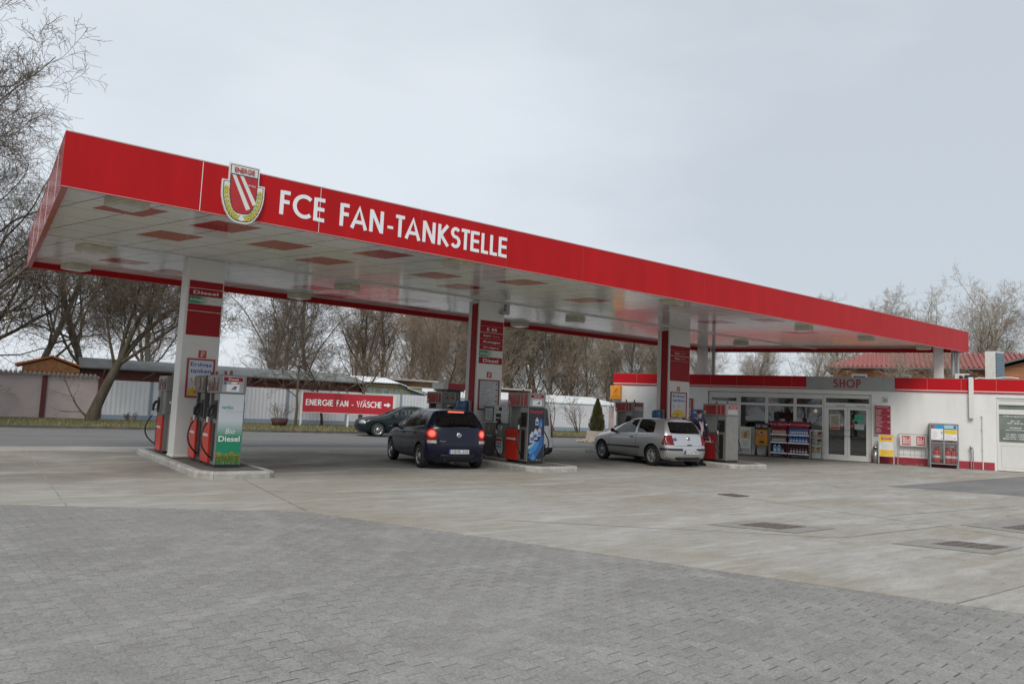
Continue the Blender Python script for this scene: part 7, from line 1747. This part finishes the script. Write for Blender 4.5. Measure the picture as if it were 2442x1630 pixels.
# clipped conifer in a stone planter
cx, cy = 27.5, 29.3
t = thing('conifer', 'clipped cone-shaped conifer in the pale planter', 'conifer', (cx, cy, .42))
b = MB(); b.tube([(cx, cy, .42), (cx, cy, 1.9)], [.06, .02], 7); b.build('trunk', BARK, t)
b = MB(); rg = random.Random(14)
for k in range(5200):
    z = rg.random() ** 1.15; w = .52 * (1 - z) ** .75 * (.55 + .45 * min(1, z * 7)); a = rg.random() * 6.28; q = rg.random() ** .35 * (.86 + .2 * rg.random()) + (.08 * math.sin(a * 5 + z * 9)); p = Vector((cx + w * q * math.cos(a), cy + w * q * math.sin(a), (.48 + z * 1.75))); s = .035 + rg.random() * .035
    d = Vector((math.cos(a) * .5 + rg.gauss(0, .3), math.sin(a) * .5 + rg.gauss(0, .3), 1)).normalized(); v = d.orthogonal().normalized(); v.rotate(Matrix.Rotation(rg.random() * 6.28, 3, d))
    b.add([p - v * s * .35, p + d * s * 1.6, p + v * s * .35, p - d * s * .6], [(0, 1, 2, 3)], 0 if rg.random() < .7 else 1)
b.build('crown', [mat('conifer_green', (.05, .058, .014), .8, var=.4, scale=4), mat('conifer_brown', (.10, .075, .025), .8, var=.4)], t)
t = thing('planter', 'pale square concrete planter under the conifer', 'planter', (cx, cy, 0))
b = MB(); b.box(cx - .42, cx + .42, cy - .42, cy + .42, .04, .24); b.box(cx - .39, cx + .39, cy - .39, cy + .39, .245, .5); b.build('trough', mat('planter_stone', (.42, .37, .31), .85, var=.2, scale=6), t, bevel=.015)
b = MB(); b.box(cx - .34, cx + .34, cy - .34, cy + .34, .495, .515); b.build('soil', M_EARTH, t)
t = thing('planter_bed', 'low pale stone edging left of the silver car', 'stone edging', (25.3, 26.6, 0)); b = MB()
rg = random.Random(21)
for k in range(16): x = 24.3 + (k % 8) * .36; y = 27.2 - (k // 8) * .9 - (k % 8) * .06; b.box(x, x + .33, y, y + .22, 0, .12 + .05 * rg.random())
b.build('stones', mat('edging_stone', (.38, .34, .28), .9, var=.25, scale=7), t, bevel=.03)
t = thing('bush_planter', 'dark brown tub with a small bare bush on the verge', 'planter', (13.05, 38.3, .1))
b = MB(); b.lathe((13.05, 38.3, .1), (0, 0, 1), [(0, 0), (.34, 0), (.46, .38), (.42, .4), (0, .34)], 12); b.build('tub', mat('tub_brown', (.07, .035, .03), .8, var=.3), t)
T = Tree(88); 
for k in range(14): a = k * .9; grow(T, (.15 * math.cos(a), .15 * math.sin(a), 0), (math.cos(a) * .5, math.sin(a) * .5, 1), .9, .012, 1, cfg(kids=[0, 6, 3], seg=[4, 4, 3], up=[.05, .05, .03]))
o = raw_obj('crown', T.cr.mesh('crown', TWIG), t); o.location = (0, 0, .3); o2 = raw_obj('stems', T.tr.mesh('stems', BARK), t); o2.location = (0, 0, .3)
shrub('small rust-brown bush on the verge left of the first pump', (6.1, 38.9, .1), 9, .2, .5)
